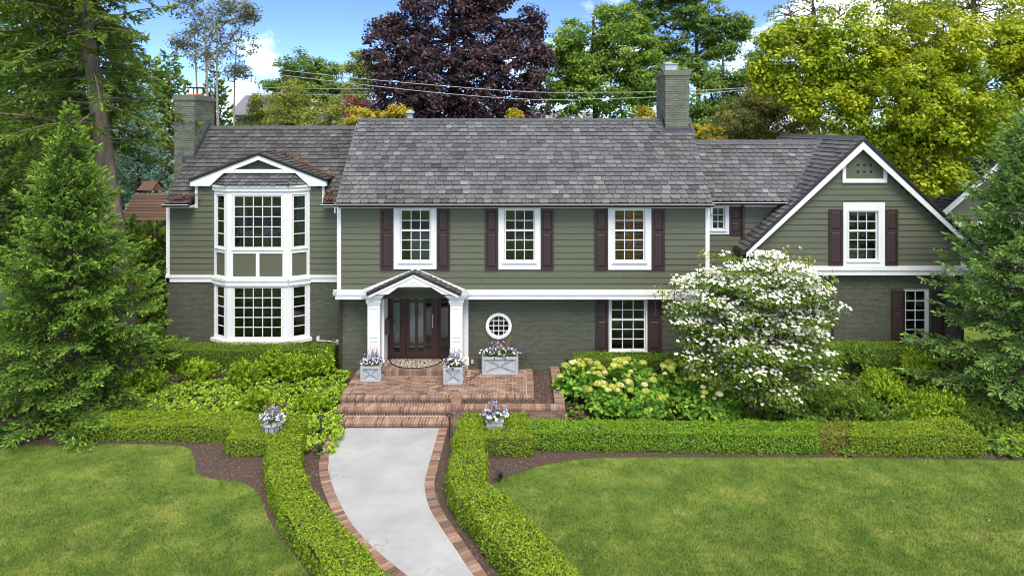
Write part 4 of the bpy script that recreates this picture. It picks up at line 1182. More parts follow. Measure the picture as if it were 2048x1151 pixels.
# =========== entry: portico and door
portico = empty('portico', (wx(828, 19.8), 19.9, 0.6), house)
ZS = 0.60                                     # stoop level
YP = 19.78                                    # column fronts
YD = 20.85                                    # door plane
ZCAP = wz(600, YP)
colx = ((wx(735, YP), wx(759.5, YP)), (wx(900.5, YP), wx(925, YP)))
for k, (x0, x1) in enumerate(colx):
    mb = MB()
    w = x1 - x0; d = 0.34
    mb.box(x0, x1, YP, YP+d, ZS, ZCAP-0.12)
    mb.box(x0-.035, x1+.035, YP-.035, YP+d+.03, ZS, ZS+0.20); mb.box(x0-.02, x1+.02, YP-.02, YP+d+.02, ZS+.20, ZS+.25)
    mb.box(x0-.02, x1+.02, YP-.02, YP+d+.02, ZCAP-.12, ZCAP-.06); mb.box(x0-.04, x1+.04, YP-.04, YP+d+.03, ZCAP-.06, ZCAP-.005)
    c = mb.build('column', M['white'], portico)
    for z0, z1 in ((ZS+.34, ZS+.86), (ZS+.96, ZCAP-.22)):     # raised border of the two column panels
        m2 = MB(); a, b = x0+.06, x1-.06; y0, y1 = YP-.012, YP
        m2.box(a, a+.018, y0, y1, z0, z1); m2.box(b-.018, b, y0, y1, z0, z1); m2.box(a+.018, b-.018, y0, y1, z0, z0+.018); m2.box(a+.018, b-.018, y0, y1, z1-.018, z1)
        m2.build('panel_moulding', M['white'], c)
    # entablature block with cornice steps
    m2 = MB(); xa, xb = (x0-.14, x1+.12) if k == 0 else (x0-.12, x1+.14)
    for i, (g, z0, z1) in enumerate(((0, ZCAP, ZCAP+.06), (.05, ZCAP+.06, ZCAP+.12), (.10, ZCAP+.12, ZCAP+.17))):
        m2.box(xa+.10-g, xb-.10+g, YP-.04-g, YL+.05, z0, z1)
    m2.build('entablature', M['white'], c)
    m3 = MB(); zt = ZCAP+.17                                   # sloped lead cap on the entablature
    m3.add([(xa-.04,YP-.17,zt),(xb+.04,YP-.17,zt),(xb+.04,YL,zt),(xa-.04,YL,zt),(xa+.05,YP+.05,zt+.10),(xb-.05,YP+.05,zt+.10),(xb-.05,YL,zt+.10),(xa+.05,YL,zt+.10)], box_faces(0)); m3.build('entablature_cap', M['zinc'], c)
# deep reveals between columns and door
mb = MB()
xl, xr = wx(776, YD), wx(899, YD)
mb.add([(colx[0][1],YP+.34,ZS),(xl,YD,ZS),(xl,YD,3.0),(colx[0][1],YP+.34,3.0)], [(0,1,2,3)]); mb.add([(colx[1][0],YP+.34,ZS),(xr+.02,YD,ZS),(xr+.02,YD,3.0),(colx[1][0],YP+.34,3.0)], [(3,2,1,0)])
mb.box(colx[0][1]-.02, colx[0][1]+.06, YP+.34, YP+.55, ZS, ZCAP); mb.box(colx[1][1]-.02, colx[1][1]+.13, YL-.06, YL+.03, ZS+.2, ZCAP); mb.box(colx[1][1]-.02, colx[1][1]+.15, YL-.09, YL+.03, ZS-.02, ZS+.2)
mb.box(colx[0][0]-.10, colx[0][0]+.02, YL-.06, YL+.03, ZS, ZCAP)
mb.build('reveal', M['white'], portico)
# gable roof of the portico
YPF = 19.55
pk = (wx(827, YPF), wz(545, YPF)); el, er = wx(737, YPF), wx(917, YPF); ez = wz(587, YPF)
hwp = (er-el)/2; psl = (pk[1]-ez)/hwp
pr_ = slab(portico, 'portico_roof', [(pk[0], YPF, pk[1]), (pk[0]+hwp+.06, YPF, ez-.06*psl), (pk[0]+hwp+.06, YM-.02, ez-.06*psl), (pk[0], YM-.02, pk[1])], 0.03, 'roofsheet')
slab(pr_, 'deck', [(pk[0]-hwp-.06, YPF, ez-.06*psl), (pk[0], YPF, pk[1]), (pk[0], YM-.02, pk[1]), (pk[0]-hwp-.06, YM-.02, ez-.06*psl)], 0.03, 'roofsheet')
pl_ = math.hypot(hwp+.06, (hwp+.06)*psl)
tile_roof(pr_, (pk[0]+hwp+.07, YPF-.02, ez-.06*psl), (0, 1, 0), (-1, 0, psl), lambda t: 0, lambda t: YM-YPF, pl_, 0.165, 'slate_old', 0, 81)
tile_roof(pr_, (pk[0]-hwp-.07, YM-.02, ez-.06*psl), (0, -1, 0), (1, 0, psl), lambda t: 0, lambda t: YM-YPF, pl_, 0.165, 'slate_old', 0, 82)
# pediment face with canted arch
mb = MB()
yf0, yf1 = YPF+.04, YPF+.14
t_ = .055
ax0, ax1, ax2, ax3 = wx(776, YPF), wx(796, YPF), wx(861, YPF), wx(884, YPF); azl, azh = wz(589, YPF), wz(574.5, YPF)
mb.prism_y([(pk[0]-hwp, ez-t_), (ax0, azl), (ax1, azh), (pk[0], azh), (pk[0], pk[1]-t_)], yf0, yf1)
mb.prism_y([(pk[0], azh), (ax2, azh), (ax3, azl), (pk[0]+hwp, ez-t_), (pk[0], pk[1]-t_)], yf0, yf1)
for sg in (-1, 1):                             # rake moulding and raised triangle
    mb.bar((pk[0], yf0-.012, pk[1]-t_-.045), (pk[0]+sg*hwp, yf0-.012, ez-t_-.045), .026, .05, up=(0, 0, 1))
    mb.bar((pk[0], yf0-.006, azh+.155), (pk[0]+sg*.28, yf0-.006, azh+.155-.28*psl), .014, .016)
mb.bar((pk[0]-.28, yf0-.006, azh+.155-.28*psl), (pk[0]+.28, yf0-.006, azh+.155-.28*psl), .014, .016)
mb.build('pediment', M['white'], portico)
mb = MB()                                       # vaulted soffit behind the arch
for (a, za), (b, zb) in (((ax0, azl), (ax1, azh)), ((ax1, azh), (ax2, azh)), ((ax2, azh), (ax3, azl))):
    mb.add([(a,yf1-.02,za),(b,yf1-.02,zb),(b,YD+.02,zb),(a,YD+.02,za)], [(0,1,2,3)])
mb.build('arch_soffit', M['door'], portico)
mb = MB()                                       # white flashing board on the siding behind the roof
for sg in (-1, 1):
    xe = PL if sg < 0 else PR
    mb.bar((pk[0], YM-.05, wz(539, YM)), (xe, YM-.05, Z_BAND1-.03), .04, .10, up=(0, 0, 1))
mb.build('flashing_board', M['white'], portico)

# door with two sidelights
dr = empty('front_door', (wx(838, YD), YD, ZS), house)
zt_, rows_ = wz(573, YD), ((wz(601, YD), wz(588.5, YD)), (wz(686, YD), wz(605, YD)), (wz(703, YD), wz(690, YD)))
def door_leaf(name, x0, x1, cols, y0, y1, zb, parent):
    mb = MB()
    zc = [zb] + [z for r in reversed(rows_) for z in r] + [zt_-.12]
    xs = [x0] + [v for c in cols for v in c] + [x1]
    for i in range(0, len(xs), 2): mb.box(xs[i], xs[i+1], y0, y1, zb, zt_-.12)
    for i in range(0, len(zc), 2):
        for c in cols: mb.box(c[0], c[1], y0+.002, y1, zc[i], zc[i+1])
    d_ = mb.build(name, M['door'], parent)
    for c in cols:
        for r in rows_: pane(d_, c[0], c[1], r[0], r[1], (y0+y1)/2)
    return d_
X_ = lambda p: wx(p, YD)
leaf = door_leaf('door_leaf', X_(812), X_(869), [(X_(819), X_(830.5)), (X_(835), X_(847)), (X_(852), X_(863))], YD-.02, YD+.03, ZS+.04, dr)
door_leaf('sidelight', X_(777), X_(805), [(X_(786), X_(799.5))], YD-.01, YD+.03, ZS+.04, dr)
door_leaf('sidelight', X_(876), X_(901), [(X_(882), X_(896))], YD-.01, YD+.03, ZS+.04, dr)
mb = MB()
for a, b in ((805, 812), (869, 876)): mb.box(X_(a), X_(b), YD-.08, YD+.05, ZS, zt_-.12)
mb.box(X_(770), X_(904), YD-.06, YD+.05, zt_-.12, zt_+.5); mb.box(X_(776), X_(901), YD-.10, YD+.05, ZS, ZS+.04)
mb.box(X_(770), X_(777), YD-.04, YD+.05, ZS, zt_)
mb.build('door_frame', M['door'], dr)
mb = MB(); mb.bar((X_(866), YD-.06, 1.55), (X_(866), YD-.06, 1.95), .025); mb.box(X_(866)-.02, X_(866)+.02, YD-.06, YD-.02, 1.56, 1.6); mb.box(X_(866)-.02, X_(866)+.02, YD-.06, YD-.02, 1.9, 1.94); mb.build('door_handle', M['zinc'], leaf)
mb = MB(); mb.box(X_(768), X_(906), YD+.05, YD+2.4, ZS-.02, ZS); mb.box(X_(768), X_(906), YD+2.3, YD+2.4, ZS, 3.2); mb.box(X_(766), X_(768), YD+.05, YD+2.4, ZS, 3.2); mb.box(X_(906), X_(908), YD+.05, YD+2.4, ZS, 3.2); mb.box(X_(768), X_(906), YD+.05, YD+2.4, 3.15, 3.2)
mb.build('hall_interior', M['shade'], dr)
for a, b in ((784, 801), (817, 849)):                        # pale sheets added behind the glass to stand for sky and lawn reflections
    mb = MB(); mb.box(X_(a), X_(b), YD+.07, YD+.075, ZS+.3, zt_-.1); mb.build('pane_backing', M['paneback'], dr)
# mailbox on the left reveal
mbx = MB(); bx_, by_ = wx(775, 20.2), 20.15
mbx.prism_y([(bx_-.06, 1.52), (bx_+.06, 1.52), (bx_+.06, 1.86), (bx_+.02, 1.96), (bx_-.06, 1.96)], by_, by_+.3)
mail = mbx.build('mailbox', M['darkmetal'], house)
mbx = MB(); mbx.bar((bx_+.065, by_-.01, 1.84), (bx_-.05, by_-.01, 1.98), .03, .012); mbx.build('mailbox_lid', M['gutter'], mail)

# ------------------------------------------------------------------ brick steps, landing and planter walls
brick_me = []
for q in range(10):
    b = MB(); b.box(0, 1, 0, 1, 0, 1, q/9.0); brick_me.append(b.mesh('brick', M['brick']))
def brick(parent, x0, x1, y0, y1, z0, z1, rs, dark=0.0):
    q = min(9, max(0, int(rs.random()*10*(1-dark))))
    o = link('brick', brick_me[q], None, parent)
    o.location = (x0, y0, z0 + rs.uniform(-.002, .002)); o.scale = (x1-x0, y1-y0, z1-z0)
    o.rotation_euler = (0, 0, rs.uniform(-.006, .006))
    return o
rs = random.Random(3)
SX0, SX1 = -4.81, -1.79
LZ = 0.45
LXR = 0.385
steps = empty('entry_steps', (-3.3, 18, 0)); tag(steps, 'red brick entry steps and landing in front of the portico', 'steps')
tops = [(0.15, 17.34, 17.84, SX0+.22), (0.30, 17.80, 18.28, SX0+.03), (0.45, 18.22, 18.55, SX0)]
for z, y0, y1, xs in tops:
    mb = MB(); mb.box(xs+.01, (SX1 if z < .44 else SX1)-.005, y0+.012, y1+.3, z-.155, z-.012); st = mb.build('step', M['mortar'], steps)
    x = xs
    while x < SX1-.03:                                     # treads: bricks on edge, nosing proud of the riser
        e = min(x+.0735, SX1)
        brick(st, x+.005, e-.006, y0-.035, y0+.195, z-.066, z, rs)
        if y1-y0 > .34 and z < .44: brick(st, x+.005, e-.006, y0+.206, y0+.42, z-.066, z-.003, rs)
        x = e
    x = xs
    while x < SX1-.05:                                     # riser course
        e = min(x+.0735, SX1)
        brick(st, x+.005, e-.006, y0+.004, y0+.06, z-.15, z-.074, rs, .45)
        x = e
    o = 0.0
mb = MB(); mb.box(SX0+.01, LXR-.005, 18.4, 20.33, .0, LZ-.012); mb.box(SX1-.01, LXR-.005, 18.24, 18.42, .3, LZ-.012)
land = mb.build('landing', M['mortar'], steps)
mb_rest = MB(); nb = 0; y = 18.43; row = 0
while y < 20.30:                                             # running bond field
    ye = min(y+.105, 20.33); x = SX0+.215 - (.105 if row % 2 else 0)
    while x < LXR-.215:
        a, b = max(x, SX0+.215), min(x+.205, LXR-.215)
        if b-a > .03 and not (y > 19.72 and EX0-.2 < (a+b)/2 < EX1+.2):
            if nb < 240: brick(land, a+.004, b-.004, y+.004, ye-.004, LZ-.06, LZ, rs); nb += 1
            else: mb_rest.box(a+.004, b-.004, y+.004, ye-.004, LZ-.06, LZ+rs.uniform(-.002, .002), rs.random())
        x += .209
    y += .1085; row += 1
o = mb_rest.build('brick_field', M['brick'], land); o['kind'] = 'stuff'
x = SX1
while x < LXR-.02:                                           # front border right of the steps, side borders
    e = min(x+.0735, LXR); brick(land, x+.004, e-.004, 18.215, 18.42, LZ-.066, LZ, rs); x = e
for xa, xb in ((SX0, SX0+.205), (LXR-.205, LXR)):
    y = 18.43
    while y < 20.3: brick(land, xa+.002, xb-.004, y+.004, y+.105, LZ-.06, LZ, rs); y += .1085
# stoop in front of the door
mb = MB(); s0, s1 = wx(762, 19.8), wx(935, 19.8); mb.box(s0+.01, s1-.01, 19.80, YD+.05, LZ-.02, ZS-.012); sp = mb.build('stoop', M['mortar'], steps)
x = s0
while x < s1-.03:
    e = min(x+.0735, s1); brick(sp, x+.004, e-.004, 19.77, 19.98, LZ+.004, ZS, rs, .2); x = e
y = 19.985
while y < YD-.1:
    x = s0 + rs.uniform(0, .1)
    while x < s1-.1: brick(sp, x+.004, min(x+.2, s1)-.004, y, y+.1, ZS-.06, ZS-.001, rs); x += .205
    y += .105
# planter wall round the mulch bed
pw = empty('planter_wall', (-.3, 17.5, 0)); tag(pw, 'low red brick planter wall with mulch bed right of the steps', 'planter wall')
PX1, PY0 = 1.157, 17.36
def walling(x0, x1, y0, y1, z0, z1, face):
    mb = MB(); mb.box(x0+.012, x1-.012, y0+.012, y1-.012, z0, z1); w = mb.build('wall_core', M['mortar'], pw)
    k = 0; z = z0
    while z < z1-.05:
        if face in 'xb':
            x = x0 - (.1 if k % 2 else 0)
            while x < x1:
                a, b = max(x, x0), min(x+.2, x1)
                if b-a > .03: brick(w, a+.003, b-.004, y0, y0+.06, z+.003, z+.068, rs, .3)
                x += .205
        if face in 'lb':
            y = y0+.06 - (.1 if k % 2 else 0)
            while y < y1:
                a, b = max(y, y0+.062), min(y+.2, y1)
                if b-a > .03: brick(w, x0, x0+.06, a+.003, b-.004, z+.003, z+.068, rs, .3)
                y += .205
        if face == 'r':
            y = y0
            while y < y1:
                a, b = max(y, y0), min(y+.2, y1)
                if b-a > .03: brick(w, x1-.06, x1, a+.003, b-.004, z+.003, z+.068, rs, .3)
                y += .205
        z += .074; k += 1
ZC = .52
walling(SX1+.02, PX1, PY0, PY0+.24, 0, ZC-.07, 'x')
walling(SX1+.02, SX1+.25, PY0+.245, 18.21, 0, ZC-.07, 'l')
walling(PX1-.25, PX1, PY0+.245, 20.33, .1, ZC-.07, 'r')
cop = MB(); cop.box(SX1+.03, PX1-.01, PY0+.01, PY0+.27, ZC-.075, ZC-.066); cop = cop.build('coping', M['mortar'], pw)
x = SX1
while x < PX1-.03: e = min(x+.0735, PX1+.01); brick(cop, x+.004, e-.004, PY0-.02, PY0+.28, ZC-.062, ZC, rs); x = e
y = PY0+.285
while y < 18.2: brick(cop, SX1, SX1+.26, y+.004, y+.07, ZC-.062, ZC, rs); y += .0735
y = PY0+.285
while y < 20.3: brick(cop, PX1-.26, PX1+.01, y+.004, y+.07, ZC-.062, ZC, rs); y += .0735
mb = MB(); mb.box(SX1+.2, PX1-.2, PY0+.2, 18.23, 0, .40); mb.box(LXR, PX1-.2, 18.23, 20.33, 0, .40); mb.build('mulch', M['mulch'], pw)

def chips(name, parent, samples, z, seed, lo=.02, hi=.055):
    r_ = np.random.RandomState(seed); n = len(samples)
    P = np.column_stack([samples, z + r_.rand(n)*.012]); N = r_.normal(size=(n, 3))*.45 + [0, 0, 1]
    o = leaves(name, parent, M['chip'], P, N, r_.uniform(lo, hi, n), r_.rand(n), .4, r_, fold=.05)
    o['kind'] = 'stuff'; return o
r_ = np.random.RandomState(2)
s1_ = np.column_stack([r_.uniform(SX1+.25, LXR, 1500), r_.uniform(PY0+.28, 18.21, 1500)]); s2_ = np.column_stack([r_.uniform(LXR+.01, PX1-.27, 2600), r_.uniform(PY0+.28, 20.3, 2600)])
chips('mulch_chips', pw, np.vstack([s1_, s2_]), .405, 4)
# half-round door mat
mb = MB(); mx0, mx1 = wx(777, 20.4), wx(884, 20.4); mcy = YD-.12; nn = 28
poly = [((mx0+mx1)/2+(mx1-mx0)/2*math.cos(math.pi+math.pi*i/nn), mcy+.78*math.sin(math.pi+math.pi*i/nn)) for i in range(nn+1)]
mb.prism_z(poly, ZS+.002, ZS+.014); dm = mb.build('doormat', M['mat']); tag(dm, 'half-round patterned doormat before the front door', 'doormat')
m2 = MB()
for p, q in zip(poly, poly[1:]): m2.bar((p[0], p[1], ZS+.014), (q[0], q[1], ZS+.014), .03, .012)
m2.build('mat_border', M['darkmetal'], dm)
# ------------------------------------------------------------------ ground, lawn, mulch, walk
def sheet(name, poly, z, mat, kind='structure', parent=None):
    mb = MB(); mb.add([(p[0], p[1], z if len(p) < 3 else p[2]) for p in poly], [tuple(range(len(poly)))])
    o = mb.build(name, M[mat], parent)
    if kind and not parent: o['kind'] = kind
    return o
sheet('ground', [(-400, -60), (400, -60), (400, 900), (-400, 900)], 0.0, 'lawn')

def smooth(pts, n=6):
    """Catmull-Rom through 2-D points"""
    P = [np.array(p[:2], float) for p in pts]; out = []
    P = [2*P[0]-P[1]] + P + [2*P[-1]-P[-2]]
    for i in range(1, len(P)-2):
        for k in range(n):
            t = k/n; a, b, c, d = P[i-1], P[i], P[i+1], P[i+2]
            out.append(.5*((2*b)+(-a+c)*t+(2*a-5*b+4*c-d)*t*t+(-a+3*b-3*c+d)*t**3))
    out.append(P[-2])
    return [tuple(p) for p in out]
gp = lambda L, z=0: [G(a, b, z)[:2] for a, b in L]

lawn_l = smooth(gp([(-260, 905), (0, 893), (190, 888), (335, 889), (377, 897), (389, 920), (393, 944), (430, 958), (480, 963), (515, 985), (533, 1028), (558, 1072), (598, 1122), (650, 1190), (730, 1300)]))
lawn_r = smooth(gp([(2350, 930), (2048, 921), (1700, 915), (1400, 914), (1250, 914), (1170, 917), (1100, 927), (1050, 942), (1005, 957), (988, 968), (1005, 1000), (1055, 1060), (1120, 1130), (1200, 1230), (1270, 1320)]))
bed = lawn_l + list(reversed(lawn_r))
# bed sheet between the two lawn edges, reaching under the house
bed += [(22, 22), (-18, 22)]
mbed = MB(); mbed.add([(p[0], p[1], .006) for p in bed], [tuple(range(len(bed)))])
bd = mbed.build('planting_bed', M['mulch']); bd['kind'] = 'structure'
# bank rising towards the house walls
mbk = MB()
for x0, x1, y0, y1, ye, zt in ((-16, SX0-.02, 17.2, 19.6, 21.7, .34), (PX1+.02, 19, 17.2, 19.6, 21.4, .34)):
    mbk.add([(x0,y0,.01),(x1,y0,.01),(x1,y1,zt),(x0,y1,zt),(x1,ye,zt),(x0,ye,zt)], [(0,1,2,3),(3,2,4,5)])
bk = mbk.build('planting_bed', M['mulch']); bk['kind'] = 'structure'

# concrete walk with brick edging
wl = smooth(gp([(693, 857), (668, 888), (658, 918), (660, 955), (676, 1000), (704, 1050), (748, 1098), (812, 1151), (935, 1240)]), 8)
wr = smooth(gp([(879, 857), (869, 892), (856, 938), (849, 972), (857, 1013), (880, 1053), (910, 1098), (946, 1151), (1020, 1240)]), 8)
nW = min(len(wl), len(wr))
mb = MB()
for i in range(nW-1):
    mb.add([(*wl[i], .03), (*wr[i], .03), (*wr[i+1], .03), (*wl[i+1], .03)], [(0, 1, 2, 3)])
wk = mb.build('walkway', M['concrete']); wk['kind'] = 'structure'
def edging(line, side, skip, label):
    """bricks laid across the edge of the walk"""
    root = empty('brick_edging', (line[0][0], line[0][1], 0)); root['kind'] = 'structure'
    rs = random.Random(5+side)
    P = np.array(line); seg = np.linalg.norm(np.diff(P, axis=0), axis=1); cum = np.concatenate([[0], np.cumsum(seg)]); d = skip
    base = MB()
    def at(d):
        i = min(np.searchsorted(cum, d, side='right')-1, len(seg)-1); t = (d-cum[i])/seg[i]
        tg = (P[i+1]-P[i])/seg[i]
        i0, i1 = max(i-4, 0), min(i+5, len(P)-1); tg = P[i1]-P[i0]; tg = tg/np.linalg.norm(tg)
        return P[i]*(1-t)+P[i+1]*t, tg
    prev = None
    while d < cum[-1]-.12:
        p, tg = at(d+.05); nrm = np.array([-tg[1], tg[0]])*side
        w = .205
        ang = math.atan2(tg[1], tg[0])
        o = link('brick', brick_me[min(9, int(rs.random()*10))], None, root)
        org = p - tg*.05 + (nrm*.005 if side > 0 else nrm*(w+.005))
        o.location = (org[0], org[1], -.03+rs.uniform(-.004, .004)); o.rotation_euler = (rs.uniform(-.01, .01), rs.uniform(-.01, .01), ang+rs.uniform(-.02, .02)); o.scale = (.093, w+rs.uniform(-.008, .004), .065)
        q = [p - tg*.055 + nrm*.002, p + tg*.06 + nrm*.002, p + tg*.06 + nrm*(w+.004), p - tg*.055 + nrm*(w+.004)]
        base.add([(a[0], a[1], .024) for a in q], [(0, 1, 2, 3)])
        d += .1035
    base.build('mortar_bed', M['mortar'], root)
edging(wl, -1, .42, ''); edging(wr, 1, .0, '')

def in_poly(pts, poly):
    x, y = pts[:, 0], pts[:, 1]; ins = np.zeros(len(pts), bool); n = len(poly); j = n-1
    for i in range(n):
        xi, yi = poly[i]; xj, yj = poly[j]
        c = ((yi > y) != (yj > y)) & (x < (xj-xi)*(y-yi)/(yj-yi+1e-12)+xi)
        ins ^= c; j = i
    return ins
walkpoly = wl[:nW] + list(reversed(wr[:nW]))
r_ = np.random.RandomState(8)
pts = np.column_stack([r_.uniform(-11, 7, 42000), r_.uniform(10.3, 17.4, 42000)])
keep = in_poly(pts, bed) & ~in_poly(pts, walkpoly)
chips('mulch_chips', None, pts[keep], .012, 9)
pts = np.column_stack([r_.uniform(7, 14, 3500), r_.uniform(15.2, 16.4, 3500)]); chips('mulch_chips', None, pts[in_poly(pts, bed)], .012, 10)

# grass blades over the lawn in view
def grass(n, seed, x0, x1, y0, y1):
    r = np.random.RandomState(seed)
    y = 1/np.sqrt(r.uniform(1/y1**2, 1/y0**2, n)); x = (r.uniform(-.86, .82, n)+r.normal(size=n)*.09)*y
    P = np.column_stack([x, y])
    k = ~in_poly(P+r.normal(size=P.shape)*.03, bed); P = P[k]; n = len(P)
    h = r.uniform(.02, .05, n); a = r.uniform(0, 6.283, n); w = r.uniform(.004, .009, n); ln = r.normal(size=(n, 2))*.5*h[:, None]
    v = np.zeros((n, 3, 3)); c, s = np.cos(a)*w, np.sin(a)*w
    v[:, 0, 0] = P[:, 0]-c; v[:, 0, 1] = P[:, 1]-s; v[:, 1, 0] = P[:, 0]+c; v[:, 1, 1] = P[:, 1]+s
    v[:, 2, :2] = P+ln; v[:, 2, 2] = h
    me = np_mesh('lawn_grass', v.reshape(-1, 3), np.arange(n*3).reshape(n, 3), r.rand(n))
    o = link('lawn_grass', me, M['lawn']); tag(o, 'short mown lawn grass on both sides of the walkway', 'grass', kind='stuff')
grass(280000, 5, 0, 0, 10.6, 17.2)

# a few pale petals blown onto the right lawn
pp = [(1512, 978), (1795, 962), (1788, 1001), (1909, 1007), (1977, 1041), (1975, 1036), (1782, 1062), (1792, 1069), (1726, 1095), (1845, 1033), (1600, 985), (1700, 1010), (1860, 990), (1930, 1075), (420, 1010), (300, 1060)]
fl = np.array([G(a, b, .04) for a, b in pp]); fr_ = np.random.RandomState(4); fl = np.vstack([fl, fl+fr_.normal(size=fl.shape)*[.05, .05, 0]])
M['petal'] = paint('pale_petal', S(170, 174, 138), .8)
o = leaves('fallen_petals', None, M['petal'], fl, fr_.normal(size=fl.shape)*.3+[0, 0, 1], fr_.uniform(.022, .05, len(fl)), fr_.rand(len(fl)), .6, fr_); tag(o, 'pale petals scattered over the lawn', 'petals', kind='stuff')

# the street behind the viewpoint: the upper windows mirror it
M['asphalt'] = paint('asphalt', (.06, .06, .062, 1), .9, .2, 4)
sheet('road', [(-120, -17), (120, -17), (120, -9.5), (-120, -9.5)], .004, 'asphalt')
for y0, y1, nm, zt in ((-9.5, -9.35, 'kerb', .13), (-7.2, -5.7, 'pavement', .03)):
    mb = MB(); mb.box(-120, 120, y0, y1, 0, zt); mb.build(nm, M['concrete'])['kind'] = 'structure'
# ------------------------------------------------------------------ foliage builders
L_ = lambda *a: [(p, S(*c)) for p, c in a]
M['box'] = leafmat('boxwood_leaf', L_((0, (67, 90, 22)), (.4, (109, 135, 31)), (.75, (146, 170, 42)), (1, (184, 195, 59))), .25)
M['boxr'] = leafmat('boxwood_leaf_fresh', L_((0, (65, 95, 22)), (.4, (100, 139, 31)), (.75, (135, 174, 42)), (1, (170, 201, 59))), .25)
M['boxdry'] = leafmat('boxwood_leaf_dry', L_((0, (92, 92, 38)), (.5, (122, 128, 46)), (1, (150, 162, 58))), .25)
M['yew'] = leafmat('yew_needle', L_((0, (50, 72, 22)), (.5, (94, 129, 29)), (1, (162, 202, 47))), .2)
M['core'] = paint('hedge_twigs', S(66, 70, 34), 0.95, .3, 12)
M['shrub'] = leafmat('shrub_leaf', L_((0, (87, 120, 27)), (.5, (134, 171, 39)), (1, (207, 217, 62))), 0.4)
M['shrubd'] = leafmat('shrub_leaf_deep', L_((0, (62, 92, 31)), (.5, (102, 135, 42)), (1, (154, 180, 65))), 0.4)
M['cover'] = leafmat('pachysandra_leaf', L_((0, (95, 131, 31)), (.5, (146, 177, 49)), (1, (195, 215, 79))), .3)
M['coverd'] = leafmat('ground_cover_leaf', L_((0, (63, 95, 33)), (.5, (103, 136, 47)), (1, (158, 180, 70))), .3)
M['spruce'] = leafmat('spruce_needle', L_((0, (43, 62, 28)), (.45, (80, 109, 41)), (.8, (124, 158, 57)), (1, (170, 204, 83))), 0.2, .6)
M['sprucer'] = leafmat('spruce_needle_pale', L_((0, (47, 69, 36)), (.45, (89, 121, 58)), (.8, (133, 167, 79)), (1, (176, 203, 108))), 0.2, .6)
M['blue'] = leafmat('blue_spruce_needle', L_((0, (64, 88, 77)), (.5, (119, 154, 138)), (1, (183, 216, 198))), 0.2, .6)
M['dark'] = leafmat('dark_spruce_needle', L_((0, (40, 58, 27)), (.5, (78, 104, 40)), (1, (137, 166, 61))), 0.2, .6)
M['hem'] = leafmat('fir_needle', L_((0, (46, 61, 23)), (.5, (84, 107, 35)), (1, (128, 153, 54))), 0.35, .6)
M['purple'] = leafmat('purple_maple_leaf', L_((0, (39, 30, 36)), (.5, (67, 51, 56)), (.85, (97, 73, 78)), (1, (132, 101, 98))), 0.3, .45)
M['green'] = leafmat('locust_leaf', L_((0, (70, 99, 36)), (.5, (116, 149, 53)), (1, (182, 203, 83))), 0.45)
M['green2'] = leafmat('mid_green_leaf', L_((0, (61, 90, 39)), (.5, (101, 132, 53)), (1, (157, 178, 81))), 0.45)
M['olive'] = leafmat('olive_leaf', L_((0, (85, 96, 39)), (.5, (131, 143, 56)), (1, (186, 192, 86))), 0.45)
M['brownolive'] = leafmat('juniper_leaf', L_((0, (74, 79, 41)), (.5, (112, 117, 61)), (1, (162, 159, 89))), 0.45)
M['grey'] = leafmat('grey_green_leaf', L_((0, (71, 79, 61)), (.5, (113, 121, 96)), (1, (168, 176, 144))), 0.4)
M['sunburst'] = leafmat('yellow_locust_leaf', L_((0, (96, 116, 19)), (.5, (151, 167, 26)), (.8, (193, 199, 41)), (1, (219, 220, 72))), 0.45, patch=(.22, (.80, .90, .9, 1), (1.12, 1.02, 1, 1)))
M['yellowleaf'] = leafmat('golden_leaf', L_((0, (130, 121, 34)), (.5, (176, 161, 40)), (1, (202, 188, 63))), .35)
M['redleaf'] = leafmat('red_leaf', L_((0, (103, 56, 61)), (1, (169, 103, 101))), .3)
M['dog'] = leafmat('dogwood_leaf', L_((0, (63, 90, 32)), (.5, (106, 136, 47)), (1, (166, 184, 70))), 0.38)
M['dogtip'] = leafmat('dogwood_young_leaf', L_((0, (137, 155, 61)), (1, (198, 201, 103))), .35)
M['bract'] = leafmat('dogwood_bract', [(0, (.58, .60, .44, 1)), (.3, (.80, .78, .66, 1)), (1, (.88, .85, .76, 1))], .2)
M['hyd'] = leafmat('hydrangea_leaf', L_((0, (68, 115, 38)), (.5, (114, 163, 54)), (1, (185, 211, 87))), 0.38)
M['hydflower'] = leafmat('hydrangea_floret', L_((0, (168, 176, 66)), (.6, (206, 208, 100)), (.85, (224, 220, 140)), (1, (236, 230, 200))), .3)
M['pansy'] = leafmat('pansy_petal', L_((0, (58, 44, 82)), (.25, (92, 78, 124)), (.5, (176, 172, 190)), (.8, (220, 218, 220)), (1, (232, 232, 228))), .2)
M['bluefl'] = leafmat('blue_petal', L_((0, (92, 124, 176)), (1, (160, 186, 220))), .2)
M['twig'] = paint('copper_twig', S(158, 106, 76), .8, .2, 8)

